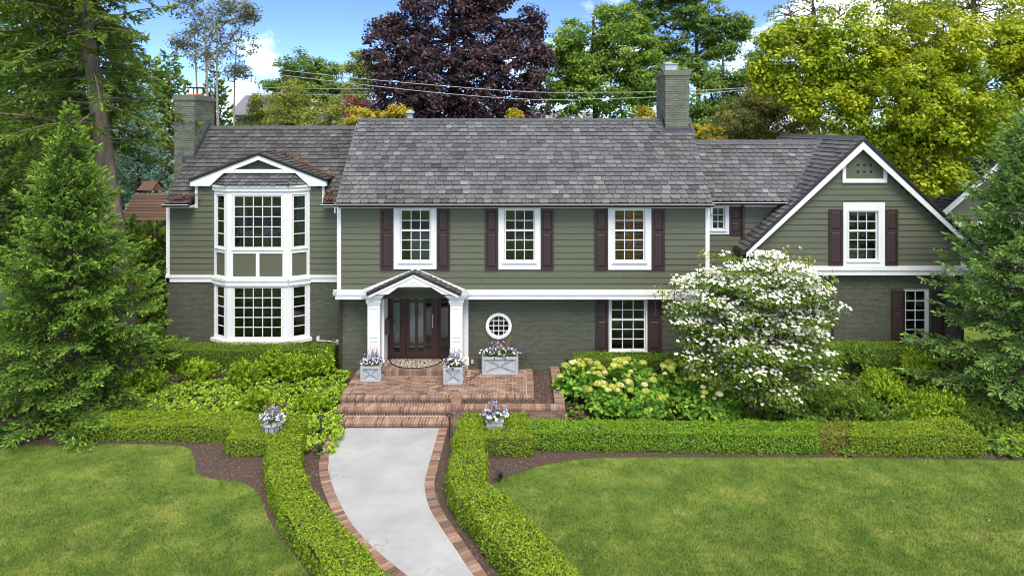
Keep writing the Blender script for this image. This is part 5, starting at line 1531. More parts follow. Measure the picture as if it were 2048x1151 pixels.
def conifer(name, label, base, H, R, mat, bark, seed, z0=0.2, whorl=.2, nb=9, group=None, prof=None, slope=(.55, -.32), curl=.28, sec=.10, sl=.105, sw=.036, ssp=.06,
            tr=.12, lean=(0, 0), azi=None, l2f=.42, l2max=.55, sag=-.12, sj=.05, lf=1.0, jl=(.72, 1.08), planes=2, rside=1.0):
    rs = np.random.RandomState(seed)
    root = empty(name, base); tag(root, label, 'tree', group)
    base = np.array(base, float)
    prof = prof or (lambda f: (1-f)**.8)
    axis = lambda h: base + np.array([lean[0]*(h/H)**1.2, lean[1]*h/H, h])
    mb = MB(); hs = np.linspace(0, H, 14)
    mb.tube([axis(h) for h in hs], [tr*(1-.92*h/H)+.006 for h in hs], 10); mb.build('trunk', M[bark], root, True)
    lb = MB(); PP, DD, LL2, RR_ = [], [], [], []
    h = z0
    while h < H*.985:
        f = (h-z0)/(H-z0); n = nb if f < .9 else max(4, nb-3)
        a0 = rs.uniform(0, 6.28)
        for k in range(n):
            a = a0 + 6.283*k/n + rs.normal()*.22
            if azi is not None and not azi(a, f, rs): continue
            L = R*prof(f)*rs.uniform(*jl)*(rside if math.cos(a) > .15 else 1) + .08
            d = np.array([math.cos(a), math.sin(a), 0]); pr = np.array([-d[1], d[0], 0])
            sl0 = slope[0]*f + slope[1]*(1-f) + rs.normal()*sj
            org = axis(h + rs.normal()*whorl*.3)
            pt = lambda s: org + d*(L*s)[:, None] + np.array([0, 0, 1])*(L*(sl0*s + curl*s*s))[:, None]
            sp = np.linspace(0, 1, 6); bp = pt(sp)
            r0 = (.006 + .010*L)*lf
            lb.tube([tuple(p) for p in bp], [r0*(1-.85*t) for t in sp], 4, cap=False)
            n2 = max(3, int(L/sec*2)); s = rs.uniform(.10, 1, n2)**.85; side = np.where(rs.rand(n2) < .5, -1., 1.)
            l2 = np.minimum(l2max, l2f*L*(1-s)+.10)*rs.uniform(.7, 1.15, n2)
            d2 = unit(d*.7 + pr*(side*rs.uniform(.45, .95, n2))[:, None] + np.array([0, 0, 1])*(sag + rs.normal(size=n2)*.13)[:, None])
            b2 = pt(s)
            n3 = np.maximum(2, (l2/ssp).astype(int)); idx = np.repeat(np.arange(n2), n3); m = len(idx)
            q = rs.rand(m)**.8
            P = b2[idx] + d2[idx]*(l2[idx]*q)[:, None] + np.array([0, 0, -1])*(.12*l2[idx]*q*q)[:, None]
            D = unit(d2[idx] + rs.normal(size=(m, 3))*.42 + np.array([0, 0, .05]))
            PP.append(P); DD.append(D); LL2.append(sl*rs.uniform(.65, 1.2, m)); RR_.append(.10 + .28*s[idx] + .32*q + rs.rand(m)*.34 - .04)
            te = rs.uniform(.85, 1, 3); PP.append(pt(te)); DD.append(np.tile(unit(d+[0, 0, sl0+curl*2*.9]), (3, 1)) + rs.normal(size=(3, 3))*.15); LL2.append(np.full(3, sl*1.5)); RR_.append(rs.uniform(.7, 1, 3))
        h += whorl*(1 - .35*f)*rs.uniform(.8, 1.2)
    lb.build('branch', M[bark], root)['kind'] = 'stuff'
    P = np.vstack(PP); D = np.vstack(DD); l = np.concatenate(LL2); r = np.concatenate(RR_)
    shoots('crown', root, M[mat], P, D, l, sw*(l/sl), r, rs, planes)
    return root, len(P)

def crown_clumps(rs, lobes, per, shell=.55, sub=0):
    """clump centres inside a set of lobes (cx,cy,cz,rx,ry,rz); sub > 0 breaks each lobe into billows first"""
    C, W = [], []
    for (cx, cy, cz, rx, ry, rz) in lobes:
        n = int(per*max(1, rx*ry)**.75)
        c0 = np.array([cx, cy, cz]); R = np.array([rx, ry, rz])
        if sub:
            k = max(5, int(sub*max(1, rx*ry)**.6)); bv = unit(rs.normal(size=(k, 3))); bv[:, 1] = np.where(rs.rand(k) < .7, -np.abs(bv[:, 1]), bv[:, 1])
            bc = c0 + bv*R*rs.uniform(.5, .85, (k, 1)); br = np.mean(R)*rs.uniform(.24, .42, k)
            i = rs.randint(0, k, n); v = unit(rs.normal(size=(n, 3)) + [0, 0, .25])
            C.append(bc[i] + v*(br[i]*(.5 + .5*rs.rand(n)**.5))[:, None]*np.array([1, 1, .8])); W.append(unit(v + bv[i]*.5))
        else:
            v = unit(rs.normal(size=(n, 3))); rad = shell + (1-shell)*rs.rand(n)**.6
            C.append(c0 + v*rad[:, None]*R); W.append(v)
    return np.vstack(C), np.vstack(W)

def tree(name, label, base, lobes, mat, bark, seed, group=None, per=30, lpc=55, cr=.55, leaf=.13, aspect=.6, tr=.25, shell=.45, flat=.6, trunk_top=None, limbs=True, lean=(0, 0), cat='tree', sub=0, extra_trunks=()):
    rs = np.random.RandomState(seed); root = empty(name, base); tag(root, label, cat, group)
    C, W = crown_clumps(rs, lobes, per, shell, sub)
    n = len(C); cs = cr*rs.uniform(.55, 1.3, n); tone = rs.normal(size=n)*.19
    m = np.maximum(6, (lpc*(cs/cr)**1.6).astype(int)); idx = np.repeat(np.arange(n), m); k = len(idx)
    off = unit(rs.normal(size=(k, 3)))*(rs.rand(k, 1)**.5)
    P = C[idx] + off*cs[idx][:, None]*np.array([1, 1, flat])
    N = unit(off*.6 + W[idx]*.3 + rs.normal(size=(k, 3))*.45 + np.array([0, -.15, .55]))
    leaves('crown', root, M[mat], P, N, leaf*rs.uniform(.7, 1.3, k), np.clip(.5+tone[idx]+rs.normal(size=k)*.2, 0, 1), aspect, rs)
    b = Vector(base); top = trunk_top or max(l[2] for l in lobes)
    for (ex, ey, er, et) in ((0, 0, tr, top),) + tuple(extra_trunks):
        mb = MB(); pts = [(b.x+ex+lean[0]*t+math.sin(t*5+ex)*.12, b.y+ey+lean[1]*t, b.z+(et-b.z)*t) for t in np.linspace(0, 1, 10)]
        mb.tube(pts, [er*(1.15-.85*t) for t in np.linspace(0, 1, 10)], 9); mb.build('trunk', M[bark], root, True)
    if limbs:
        lb = MB()
        for (cx, cy, cz, rx, ry, rz) in lobes:
            t = min(.85, max(.25, ((cz-rz*.7)-b.z)/(top-b.z)))
            st = Vector((b.x+lean[0]*t, b.y+lean[1]*t, b.z+(top-b.z)*t)); en = Vector((cx, cy, cz))
            md = st.lerp(en, .5) + Vector((0, 0, .12*(en-st).length))*(-1 if rs.rand() < .3 else 1)
            lb.tube([st, md, en], [tr*.42, tr*.28, tr*.14], 6, cap=False)
            d2 = np.linalg.norm((C-np.array([cx, cy, cz]))/np.array([rx, ry, rz]), axis=1); near = np.where(d2 < 1.05)[0]
            for i in rs.choice(near, min(16, len(near)), replace=False):
                e = Vector(C[i]); a = md.lerp(en, rs.rand()); lb.tube([a, a.lerp(e, .55)+Vector((0, 0, .1)), e], [tr*.13, tr*.09, tr*.03], 4, cap=False)
        lb.build('limb', M[bark], root)['kind'] = 'stuff'
    return root

def hedge(name, label, strips, z0, h, mat, seed, dens=2400, leaf=.046, group='clipped box hedges', lump=.035, cat='hedge', D=None, aspect=.55):
    """clipped hedge: strips of (left edge, right edge) top outlines, twiggy core plus leaf by leaf skin"""
    rs = np.random.RandomState(seed); core = MB(); PP, NN, RR = [], [], []
    zt = z0+h
    for Lp, Rp in strips:
        L, R = np.array(Lp, float), np.array(Rp, float); n = len(L)
        ins = .05
        ctr = (L+R)/2; Li = L+(ctr-L)*(2*ins/np.maximum(np.linalg.norm(R-L, axis=1), .1))[:, None]; Ri = R+(ctr-R)*(2*ins/np.maximum(np.linalg.norm(R-L, axis=1), .1))[:, None]
        v = []
        for i in range(n): v += [(*Li[i], z0-.02), (*Ri[i], z0-.02), (*Ri[i], zt-ins), (*Li[i], zt-ins)]
        f = [(0, 1, 2, 3), (4*n-4, 4*n-1, 4*n-2, 4*n-3)]
        for i in range(n-1):
            a, b = 4*i, 4*i+4; f += [(a+3, a+2, b+2, b+3), (a, a+3, b+3, b), (a+1, b+1, b+2, a+2)]
        core.add(v, f)
        for i in range(n-1):
            ar = (np.linalg.norm(L[i+1]-L[i])+np.linalg.norm(R[i+1]-R[i]))/2*(np.linalg.norm(R[i]-L[i])+np.linalg.norm(R[i+1]-L[i+1]))/2
            k = int(ar*dens); u, w = rs.rand(k, 1), rs.rand(k, 1)
            p = (L[i]*(1-u)+L[i+1]*u)*(1-w)+(R[i]*(1-u)+R[i+1]*u)*w
            PP.append(np.column_stack([p, np.full(k, zt)])); NN.append(np.tile([0, 0, 1.], (k, 1))); RR.append(.42+.3*rs.rand(k)+.22*rs.normal(size=k)*.6)  # top leaves lighter: new growth, plus light from above put into the colour
        walls = [(L[i], L[i+1]) for i in range(n-1)]+[(R[i+1], R[i]) for i in range(n-1)]+[(R[0], L[0]), (L[-1], R[-1])]
        for a, b in walls:
            d = b-a; ln = np.linalg.norm(d)
            if ln < 1e-3: continue
            nn = np.array([d[1], -d[0]])/ln
            if np.dot(nn, (a+b)/2-ctr.mean(0)) < 0 and n == 2: nn = -nn
            if n > 2:
                j = np.argmin(np.linalg.norm(ctr-(a+b)/2, axis=1))
                if np.dot(nn, (a+b)/2-ctr[j]) < 0: nn = -nn
            k = int(ln*h*dens); u = rs.rand(k, 1); p = a*(1-u)+b*u; z = z0+h*rs.rand(k)**.9
            bul = .02*np.sin(z*9)
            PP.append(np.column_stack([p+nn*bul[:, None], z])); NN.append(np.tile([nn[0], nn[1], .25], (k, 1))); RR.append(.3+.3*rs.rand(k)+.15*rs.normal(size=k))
    P, N, r = np.vstack(PP), np.vstack(NN), np.concatenate(RR); k = len(P)
    lum = (np.sin(P[:, 0]*5.1+P[:, 1]*3.3)+np.sin(P[:, 0]*2.3-P[:, 1]*4.1+1)+np.sin(P[:, 1]*7.7+P[:, 2]*9+2))*lump*.4
    P = P+N*(lum+rs.normal(size=k)*.018+np.where(rs.rand(k) < .035, rs.uniform(.02, .08, k), 0))[:, None]
    o = core.build(name, M['core']); tag(o, label, cat, group)
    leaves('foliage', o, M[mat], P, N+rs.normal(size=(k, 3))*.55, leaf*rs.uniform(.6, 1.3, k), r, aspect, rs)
    return o

def tufts(rs, C, A, m, ln, el=(.7, 1.25), stem=.08):
    """m leaves round every tuft axis"""
    n = len(C); A = unit(A); idx = np.repeat(np.arange(n), m); k = len(idx)
    ref = unit(np.cross(A, rs.normal(size=(n, 3)))); ref2 = np.cross(A, ref)
    ph = rs.uniform(0, 6.283, k); e = rs.uniform(el[0], el[1], k)
    per = ref[idx]*np.cos(ph)[:, None]+ref2[idx]*np.sin(ph)[:, None]
    D = A[idx]*np.cos(e)[:, None]+per*np.sin(e)[:, None]; N = A[idx]*np.sin(e)[:, None]-per*np.cos(e)[:, None]
    l = ln*rs.uniform(.65, 1.2, k)
    P = C[idx]-A[idx]*(rs.rand(k)*stem)[:, None]+D*(l*.5)[:, None]
    return P, N+rs.normal(size=(k, 3))*.15, D, l, idx

def shrub(name, label, c, rx, ry, h, mat, seed, nt=130, m=9, ln=.085, aspect=.45, group=None, cat='shrub', lobes=5, el=(.6, 1.3), stems=True, bark='barkdark'):
    """leafy shrub: tufts of leaves on a lumpy dome"""
    rs = np.random.RandomState(seed); root = empty(name, c); tag(root, label, cat, group); c = np.array(c, float)
    lo = [(0, 0, 0, 1)]+[(rs.uniform(-.5, .5), rs.uniform(-.5, .5), rs.uniform(-.1, .25), rs.uniform(.5, .75)) for _ in range(lobes)]
    C, A = [], []
    for lx, ly, lz, s in lo:
        k = int(nt/len(lo)*1.0)+1; v = unit(rs.normal(size=(k, 3))); v[:, 2] = np.abs(v[:, 2])*1.1-.15; v = unit(v)
        rad = rs.uniform(.55, 1.05, k)[:, None]
        C.append(c+np.array([lx*rx, ly*ry, h*(.32+lz)])+v*rad*np.array([rx*s*.85, ry*s*.85, h*.66*s])); A.append(v*.8+np.array([0, 0, .7])+rs.normal(size=(k, 3))*.2)
    C, A = np.vstack(C), np.vstack(A); C[:, 2] = np.maximum(C[:, 2], c[2]+.05)
    P, N, D, l, idx = tufts(rs, C, A, m, ln, el, h*.22)
    tone = rs.normal(size=len(C))*.12
    leaves('foliage', root, M[mat], P, N, l, np.clip(.5+tone[idx]+rs.normal(size=len(P))*.18, 0, 1), aspect, rs, D, .08)
    if stems:
        mb = MB()
        for i in rs.choice(len(C), min(26, len(C)), replace=False):
            mb.tube([(c[0]+rs.normal()*.06, c[1]+rs.normal()*.06, c[2]-.05), tuple((C[i]+c)/2+[0, 0, .05]), tuple(C[i])], [.012, .008, .003], 4, cap=False)
        mb.build('stem', M[bark], root)['kind'] = 'stuff'
    return root
# ------------------------------------------------------------------ hedges in front
T2 = lambda L, z: [G(a, b, z)[:2] for a, b in L]
HL, HR = .38, .47
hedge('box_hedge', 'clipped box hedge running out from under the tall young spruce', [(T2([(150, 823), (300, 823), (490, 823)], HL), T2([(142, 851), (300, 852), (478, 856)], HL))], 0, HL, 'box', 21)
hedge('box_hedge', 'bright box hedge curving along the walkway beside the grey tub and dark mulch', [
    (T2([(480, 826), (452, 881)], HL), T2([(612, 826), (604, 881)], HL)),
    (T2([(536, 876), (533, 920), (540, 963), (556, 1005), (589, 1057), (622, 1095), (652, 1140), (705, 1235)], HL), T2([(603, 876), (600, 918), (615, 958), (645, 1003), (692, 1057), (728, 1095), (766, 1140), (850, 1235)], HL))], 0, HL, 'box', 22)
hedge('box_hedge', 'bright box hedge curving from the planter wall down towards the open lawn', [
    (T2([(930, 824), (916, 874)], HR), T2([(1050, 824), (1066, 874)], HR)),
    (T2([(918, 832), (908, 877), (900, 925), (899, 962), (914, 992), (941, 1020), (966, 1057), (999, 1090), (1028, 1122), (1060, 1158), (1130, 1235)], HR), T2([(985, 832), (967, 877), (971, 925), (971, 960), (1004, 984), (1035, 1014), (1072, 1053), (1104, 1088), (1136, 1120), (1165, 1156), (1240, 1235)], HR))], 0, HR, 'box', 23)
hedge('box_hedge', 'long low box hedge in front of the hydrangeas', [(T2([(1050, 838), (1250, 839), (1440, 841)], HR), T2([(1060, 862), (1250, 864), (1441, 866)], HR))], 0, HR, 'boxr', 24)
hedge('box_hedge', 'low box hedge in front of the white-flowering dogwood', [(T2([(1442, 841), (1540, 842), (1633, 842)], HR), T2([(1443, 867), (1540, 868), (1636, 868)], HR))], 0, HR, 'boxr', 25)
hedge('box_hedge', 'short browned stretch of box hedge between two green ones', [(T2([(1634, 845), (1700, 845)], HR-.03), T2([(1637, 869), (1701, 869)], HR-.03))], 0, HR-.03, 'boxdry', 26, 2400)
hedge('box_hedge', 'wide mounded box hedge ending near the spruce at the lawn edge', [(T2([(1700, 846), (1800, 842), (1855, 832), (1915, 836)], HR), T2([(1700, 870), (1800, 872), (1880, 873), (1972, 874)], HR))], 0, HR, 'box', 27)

# yew hedges under the windows
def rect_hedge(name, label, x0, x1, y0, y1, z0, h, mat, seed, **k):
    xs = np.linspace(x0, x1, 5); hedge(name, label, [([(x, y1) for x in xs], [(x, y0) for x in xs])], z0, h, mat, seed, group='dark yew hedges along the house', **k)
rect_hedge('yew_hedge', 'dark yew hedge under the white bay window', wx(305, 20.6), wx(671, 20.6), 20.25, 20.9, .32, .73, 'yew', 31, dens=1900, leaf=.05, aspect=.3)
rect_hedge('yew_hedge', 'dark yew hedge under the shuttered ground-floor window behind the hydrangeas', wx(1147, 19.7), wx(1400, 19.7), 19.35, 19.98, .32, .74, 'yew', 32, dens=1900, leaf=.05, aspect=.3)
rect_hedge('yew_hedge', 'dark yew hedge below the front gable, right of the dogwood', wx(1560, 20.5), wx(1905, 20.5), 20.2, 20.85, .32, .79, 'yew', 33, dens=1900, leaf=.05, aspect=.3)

# ------------------------------------------------------------------ shrubs and ground cover
def bz(y): return .01 if y < 17.2 else .01+.33*min(1, (y-17.2)/2.4)
SHL = [(300, 765, .55, .95, 'rounded bright shrub at the edge of the young spruce'), (396, 745, .55, .72, 'low loose shrub in front of the yew hedge below the bay window'), (492, 752, .50, .85, 'shrub with upright light leaves, left of the tallest in the bed'),
       (545, 738, .48, .88, 'tallest light green shrub before the yew hedge'), (520, 790, .42, .62, 'short shrub among the yellow ground cover'), (592, 745, .50, .95, 'light green shrub behind the grey flower tub'), (645, 740, .33, .78, 'narrow shrub by the downspout at the house corner'), (625, 788, .45, .48, 'low fresh green shrub next to the brick steps')]
for i, (px, py, r, h, lab) in enumerate(SHL):
    Y = (CH-.25)*F/(py+25-VY); x = wx(px, Y)
    shrub('leafy_shrub', lab, (x, Y, bz(Y)), r*1.25, r, h*1.05, 'shrub', 100+i, 260, 9, .10, .42, 'bright shrubs left of the steps', el=(.35, 1.15))
SHR = [(1690, 800, .75, .95, 'shrubd', 'dark green shrub close to the right side of the dogwood'), (1760, 770, .6, .9, 'shrub', 'leafy shrub below the blank brick wall of the gable'), (1712, 728, .55, .9, 'coverd', 'pale flowering shrub against the yew hedge under the gable'), (1845, 745, .55, .95, 'shrub', 'bright shrub under the gable ground-floor window'),
       (1870, 800, .7, .8, 'shrub', 'broad bright shrub in front of the gable window shrub'), (1790, 820, .6, .55, 'shrubd', 'low dark shrub behind the mounded box hedge'), (1940, 815, .6, .6, 'shrubd', 'low dark shrub under the large spruce boughs')]
for i, (px, py, r, h, mt, lab) in enumerate(SHR):
    Y = (CH-.25)*F/(py+25-VY); x = wx(px, Y)
    shrub('garden_shrub', lab, (x, Y, bz(Y)), r*1.3, r*1.1, h*1.05, mt, 130+i, 330, 9, .10, .36, 'shrubs right of the dogwood', el=(.35, 1.15))

def cover(label, poly, mat, seed, dens=85, ln=.085, h=.13, holes=()):
    rs = np.random.RandomState(seed); P = np.array(poly); lo, hi = P.min(0), P.max(0)
    n = int((hi-lo).prod()*dens); q = rs.uniform(lo, hi, (n, 2)); q = q[in_poly(q, poly)]
    z = np.array([bz(y) for y in q[:, 1]])+h*rs.uniform(.5, 1.3, len(q))+.05*np.sin(q[:, 0]*4)*np.sin(q[:, 1]*5)
    C = np.column_stack([q, z]); A = rs.normal(size=(len(C), 3))*.25+[0, -.1, 1]
    p, N, D, l, idx = tufts(rs, C, A, 8, ln, (.8, 1.35), .06); tone = rs.normal(size=len(C))*.13
    o = leaves('ground_cover', None, M[mat], p, N, l, np.clip(.52+tone[idx]+rs.normal(size=len(p))*.15, 0, 1), .5, rs, D, .06)
    tag(o, label, 'ground cover', kind='stuff')
cover('yellow-green pachysandra carpet left of the steps', gp([(150, 842), (250, 790), (420, 775), (560, 770), (700, 758), (690, 800), (680, 850), (600, 856), (470, 850)], .2), 'cover', 201, 170)
cover('pachysandra spilling over the walkway corner by the path light', gp([(612, 900), (606, 850), (640, 826), (684, 838), (690, 866), (668, 896), (636, 905)], .15), 'cover', 202, 120)
cover('deep green ground cover behind the right-hand hedge', gp([(1440, 858), (1420, 830), (1640, 800), (1960, 790), (2080, 840), (2110, 905), (1990, 900), (1900, 862), (1640, 864)], .2), 'coverd', 203, 120, .10)
cover('pale ground cover past the end of the mounded hedge', gp([(1950, 850), (2040, 850), (2100, 880), (2100, 918), (2010, 908), (1982, 890)], .1), 'cover', 204, 60)
cover('small weeds along the brick planter wall foot', gp([(1062, 836), (1130, 834), (1136, 848), (1062, 848)], .1), 'cover', 205, 110)
cover('dark undergrowth in the bed below the house wall', [(-16, 18.2), (-4.85, 18.4), (-4.85, 20.2), (-16, 20.2)], 'coverd', 206, 40)
for i, (px, py, s, lab) in enumerate(((1605, 908, 1, 'weed below the hedge in front of the dogwood'), (1690, 909, 1.4, 'largest weed, under the browned hedge stretch'), (1718, 905, 1.3, 'big weed next to the browned hedge stretch'), (1520, 910, .7, 'small weed at the foot of the dogwood hedge'), (1800, 912, .9, 'weed in the mulch below the middle of the mounded hedge'), (1870, 913, .9, 'weed on the lawn edge below the mounded hedge top'), (1940, 914, .8, 'weed near the far end of the mounded hedge'), (1545, 908, .6, 'tiny weed beside the small one at the dogwood hedge'))):
    x, y, z = G(px, py); shrub('weed', lab, (x, y, 0), .12*s, .09*s, .14*s, 'coverd', 250+i, 8, 7, .11*s, .3, 'weeds at the hedge foot', 'weed', 1, (.7, 1.4), False)

# hydrangeas: big leaves and pale round heads, every head a part
def hydrangea(label, px, py, r, h, seed, heads):
    Y = (CH-.1)*F/(py-VY); x = wx(px, Y); c = (x, Y, bz(Y))
    root = shrub('hydrangea', label, c, r*1.25, r, h, 'hyd', seed, 330, 6, .15, .62, 'hydrangeas before the yew hedge', 'hydrangea', 4, (.7, 1.45))
    rs = np.random.RandomState(seed+1)
    for k in range(heads):
        a = rs.uniform(0, 6.283); f = rs.rand()**.6*.95
        el = math.sqrt(max(.05, 1-f*f))
        p = np.array([x+math.cos(a)*f*r*1.15, Y+math.sin(a)*f*r*.9, c[2]+h*(.45+.62*el)])
        R = rs.uniform(.055, .12); n = int(70+R*500)
        v = unit(rs.normal(size=(n, 3))); v[:, 2] = np.abs(v[:, 2])*1.2-.25; v = unit(v)
        t = rs.uniform(.05, .75) if rs.rand() < .8 else .92
        o = leaves('flower_head', root, M['hydflower'], p+v*np.array([R, R, R*.62]), v+rs.normal(size=(n, 3))*.3, np.full(n, R*.48), np.clip(t+rs.normal(size=n)*.12, 0, 1), .9, rs)
for i, (px, py, r, h, n, lab) in enumerate(((1165, 808, .62, 1.02, 24, 'hydrangea bush next to the brick planter wall'), (1215, 832, .55, .80, 13, 'hydrangea with the largest creamy heads at the front'), (1255, 806, .68, 1.02, 19, 'hydrangea in the middle of the row by the yew hedge'),
        (1300, 838, .6, .85, 4, 'mostly leafy low hydrangea in mid row'), (1350, 818, .72, 1.1, 21, 'hydrangea under the shuttered window'), (1405, 836, .7, 1.0, 15, 'hydrangea with coarse leaves beside the dogwood'), (1448, 839, .55, .75, 4, 'leafy hydrangea tucked deepest under the dogwood'))):
    hydrangea(lab, px, py, r, h, 300+i*3, n)

# flowering dogwood
def dogwood():
    rs = np.random.RandomState(77); Y = 18.0; c = np.array([wx(1512, Y), Y, .1])
    root = empty('dogwood_tree', tuple(c)); tag(root, 'white-flowering dogwood before the front gable and connector', 'tree')
    lobes = [(0, 0, 2.4, 1.75, 1.2, 1.6), (-1.15, -.1, 3.05, 1.0, .8, .95), (1.1, 0, 2.75, 1.0, .85, .9), (-.35, 0, 3.55, 1.05, .8, .75), (.75, 0, 3.65, .85, .7, .75), (1.05, -.3, 1.55, 1.0, .8, .8), (-1.0, -.4, 2.0, 1.0, .8, .9), (.2, -.6, 1.35, 1.1, .75, .95), (-1.75, 0, 2.6, .55, .5, .5)]
    C = []
    for (x, y, z, a, b, d) in lobes:
        n = int(54*max(a*b, .5)); v = unit(rs.normal(size=(n, 3))); C.append(c+np.array([x, y, z])+v*(.55+.45*rs.rand(n, 1)**.7)*np.array([a, b, d]))
    C = np.vstack(C); C = C[C[:, 2] > .5]
    n = len(C); rad = rs.uniform(.24, .52, n)
    m = (84*(rad/.34)**2).astype(int); idx = np.repeat(np.arange(n), m); k = len(idx)
    th, rr = rs.uniform(0, 6.283, k), np.sqrt(rs.rand(k))
    off = np.column_stack([np.cos(th)*rr, np.sin(th)*rr, rs.normal(size=k)*.07-.20*rr*rr-.05])*rad[idx][:, None]
    D = np.column_stack([np.cos(th), np.sin(th), -rs.uniform(.2, 1.3, k)])+rs.normal(size=(k, 3))*.35
    leaves('foliage', root, M['dog'], C[idx]+off, np.column_stack([np.cos(th)*.4, np.sin(th)*.4, np.full(k, 1.)])+rs.normal(size=(k, 3))*.3, .085*rs.uniform(.7, 1.25, k), np.clip(.45+rs.normal(size=k)*.2, 0, 1), .45, rs, D, .06)
    # blossoms: four bracts each, in flat tiers
    zrel = (C[:, 2]-.3)/4.0; den = np.where(zrel > .5, 1., np.where(zrel > .32, .6, .26))
    fm = np.maximum(0, (15.5*(rad/.34)**2*den*np.clip(rs.normal(.85, .55, n), 0, 2))).astype(int); fi = np.repeat(np.arange(n), fm); k = len(fi)
    th, rr = rs.uniform(0, 6.283, k), np.sqrt(rs.rand(k))
    Pc = C[fi]+np.column_stack([np.cos(th)*rr, np.sin(th)*rr, .10+rs.normal(size=k)*.035-.18*rr*rr])*rad[fi][:, None]+[0, 0, .035]
    A = rs.normal(size=(k, 3))*.28+[0, -.35, 1]
    p, N, D, l, ii = tufts(rs, Pc, A, 1, .042, (1.25, 1.5), .0)
    P4, N4, D4 = [], [], []
    A = unit(A); r0 = unit(np.cross(A, rs.normal(size=(k, 3)))); r1 = np.cross(A, r0); s = rs.uniform(.040, .058, k)
    for q in (r0, r1, -r0, -r1):
        P4.append(Pc+q*(s*.5)[:, None]); N4.append(A+q*.1); D4.append(q)
    leaves('blossom', root, M['bract'], np.vstack(P4), np.vstack(N4), np.tile(s*1.05, 4), np.tile(rs.rand(k), 4), .8, rs, np.vstack(D4), .03)['kind'] = 'stuff'
    # pale new shoots standing above the crown
    tips = [(1572, 505), (1560, 530), (1600, 525), (1622, 522), (1540, 540), (1668, 560), (1655, 575), (1330, 585), (1352, 560), (1322, 580), (1585, 545), (1410, 518), (1545, 515), (1608, 540)]
    Ct = np.array([[wx(a, Y-.2), Y-.2, wz(b, Y-.2)] for a, b in tips]); Ct = np.repeat(Ct, 9, 0)+rs.normal(size=(len(tips)*9, 3))*[.10, .10, .10]
    p, N, D, l, ii = tufts(rs, Ct, rs.normal(size=(len(Ct), 3))*.3+[0, 0, 1], 6, .085, (.4, 1.2), .05)
    leaves('young_leaves', root, M['dogtip'], p, N, l, rs.rand(len(p)), .5, rs, D, .06)
    mb = MB()
    for j in range(6):
        a = j*1.05; e = c+np.array([math.cos(a)*.9, math.sin(a)*.6, 2.6+.4*math.sin(j)])
        mb.tube([tuple(c+[math.cos(a)*.08, math.sin(a)*.08, 0]), tuple(c*.5+e*.5+[0, 0, .1]), tuple(e)], [.06, .045, .02], 7)
    mb.build('trunk', M['bark'], root)
    br = MB()
    for i in rs.choice(n, 140, replace=False):
        s0 = c+np.array([0, 0, rs.uniform(.6, 2.4)]); br.tube([tuple(s0), tuple((s0+C[i])/2+[0, 0, .1]), tuple(C[i])], [.022, .014, .005], 4, cap=False)
    for t in Ct[::9]: br.tube([tuple(t-[0, 0, .5]), tuple(t+[0, 0, .05])], [.01, .004], 4, cap=False)
    br.build('branch', M['barkdark'], root)['kind'] = 'stuff'
dogwood()

# ------------------------------------------------------------------ conifers
nsh = []
Ys = 18.3
nsh.append(conifer('spruce_tree', 'tall young green spruce before the left lawn, its leader bare', (wx(140, Ys), Ys, .05), 8.25, 3.45, 'spruce', 'barkdark', 41, z0=.25, whorl=.27, nb=10, prof=lambda f: min(.77, (1-f)**1.15)*(.55 if f > .84 else 1), slope=(.7, -.32), sec=.066, sl=.12, sw=.04, ssp=.07, lf=.6, sj=.10, jl=(.6, 1.1), curl=.12)[1])
Yr = 18.4
nsh.append(conifer('spruce_tree', 'large pale green spruce beside the front gable', (wx(2060, Yr), Yr, .05), 8.1, 3.2, 'sprucer', 'barkdark', 42, z0=.3, whorl=.29, nb=10, prof=lambda f: (1-f)**.78, slope=(.6, -.30), sec=.067, sl=.12, sw=.04, ssp=.074, lf=.6, sj=.10, jl=(.62, 1.1), curl=.12)[1])
Yb_ = 42
nsh.append(conifer('blue_spruce', 'silvery blue spruce behind the thick bare trunk', (wx(278, Yb_), Yb_, 0), 10.2, 2.5, 'blue', 'barkdark', 43, z0=2.6, whorl=.36, nb=8, prof=lambda f: (1-f)**.7, slope=(.4, -.15), sec=.16, sl=.2, sw=.085, ssp=.11, tr=.16, planes=1)[1])
for i, (px, Y, H, R, lab) in enumerate(((-60, 25, 11.5, 3.4, 'dark spruce at the far left edge behind the young spruce'), (60, 29, 14.5, 3.2, 'tall dark spruce behind the young spruce'), (120, 40, 13.5, 3.2, 'dark spruce standing behind the leaning trunk'), (338, 47, 12.6, 2.7, 'dark spruce behind the left chimney'), (245, 50, 14.2, 2.8, 'slender dark spruce left of the wispy trees'), (300, 52, 13.0, 3.4, 'wide dark spruce between the blue spruce and the left chimney'), (430, 44, 11.0, 2.2, 'small dark spruce seen right of the left chimney'), (305, 27, 3.6, 1.5, 'low dark spruce against the house end below the play tower'), (240, 24.5, 4.3, 1.7, 'low dark spruce at the foot of the old fir'))):
    nsh.append(conifer('dark_spruce', lab, (wx(px, Y), Y, 0), H, R, 'dark', 'barkdark', 50+i, z0=2.5 if H > 8 else .3, whorl=.46 if H > 8 else .25, nb=7, group='dark spruces behind the house end', prof=lambda f: (1-f)**.72, slope=(.4, -.22), sec=.165, sl=.25, sw=.12, ssp=.13, tr=.18, planes=1)[1])
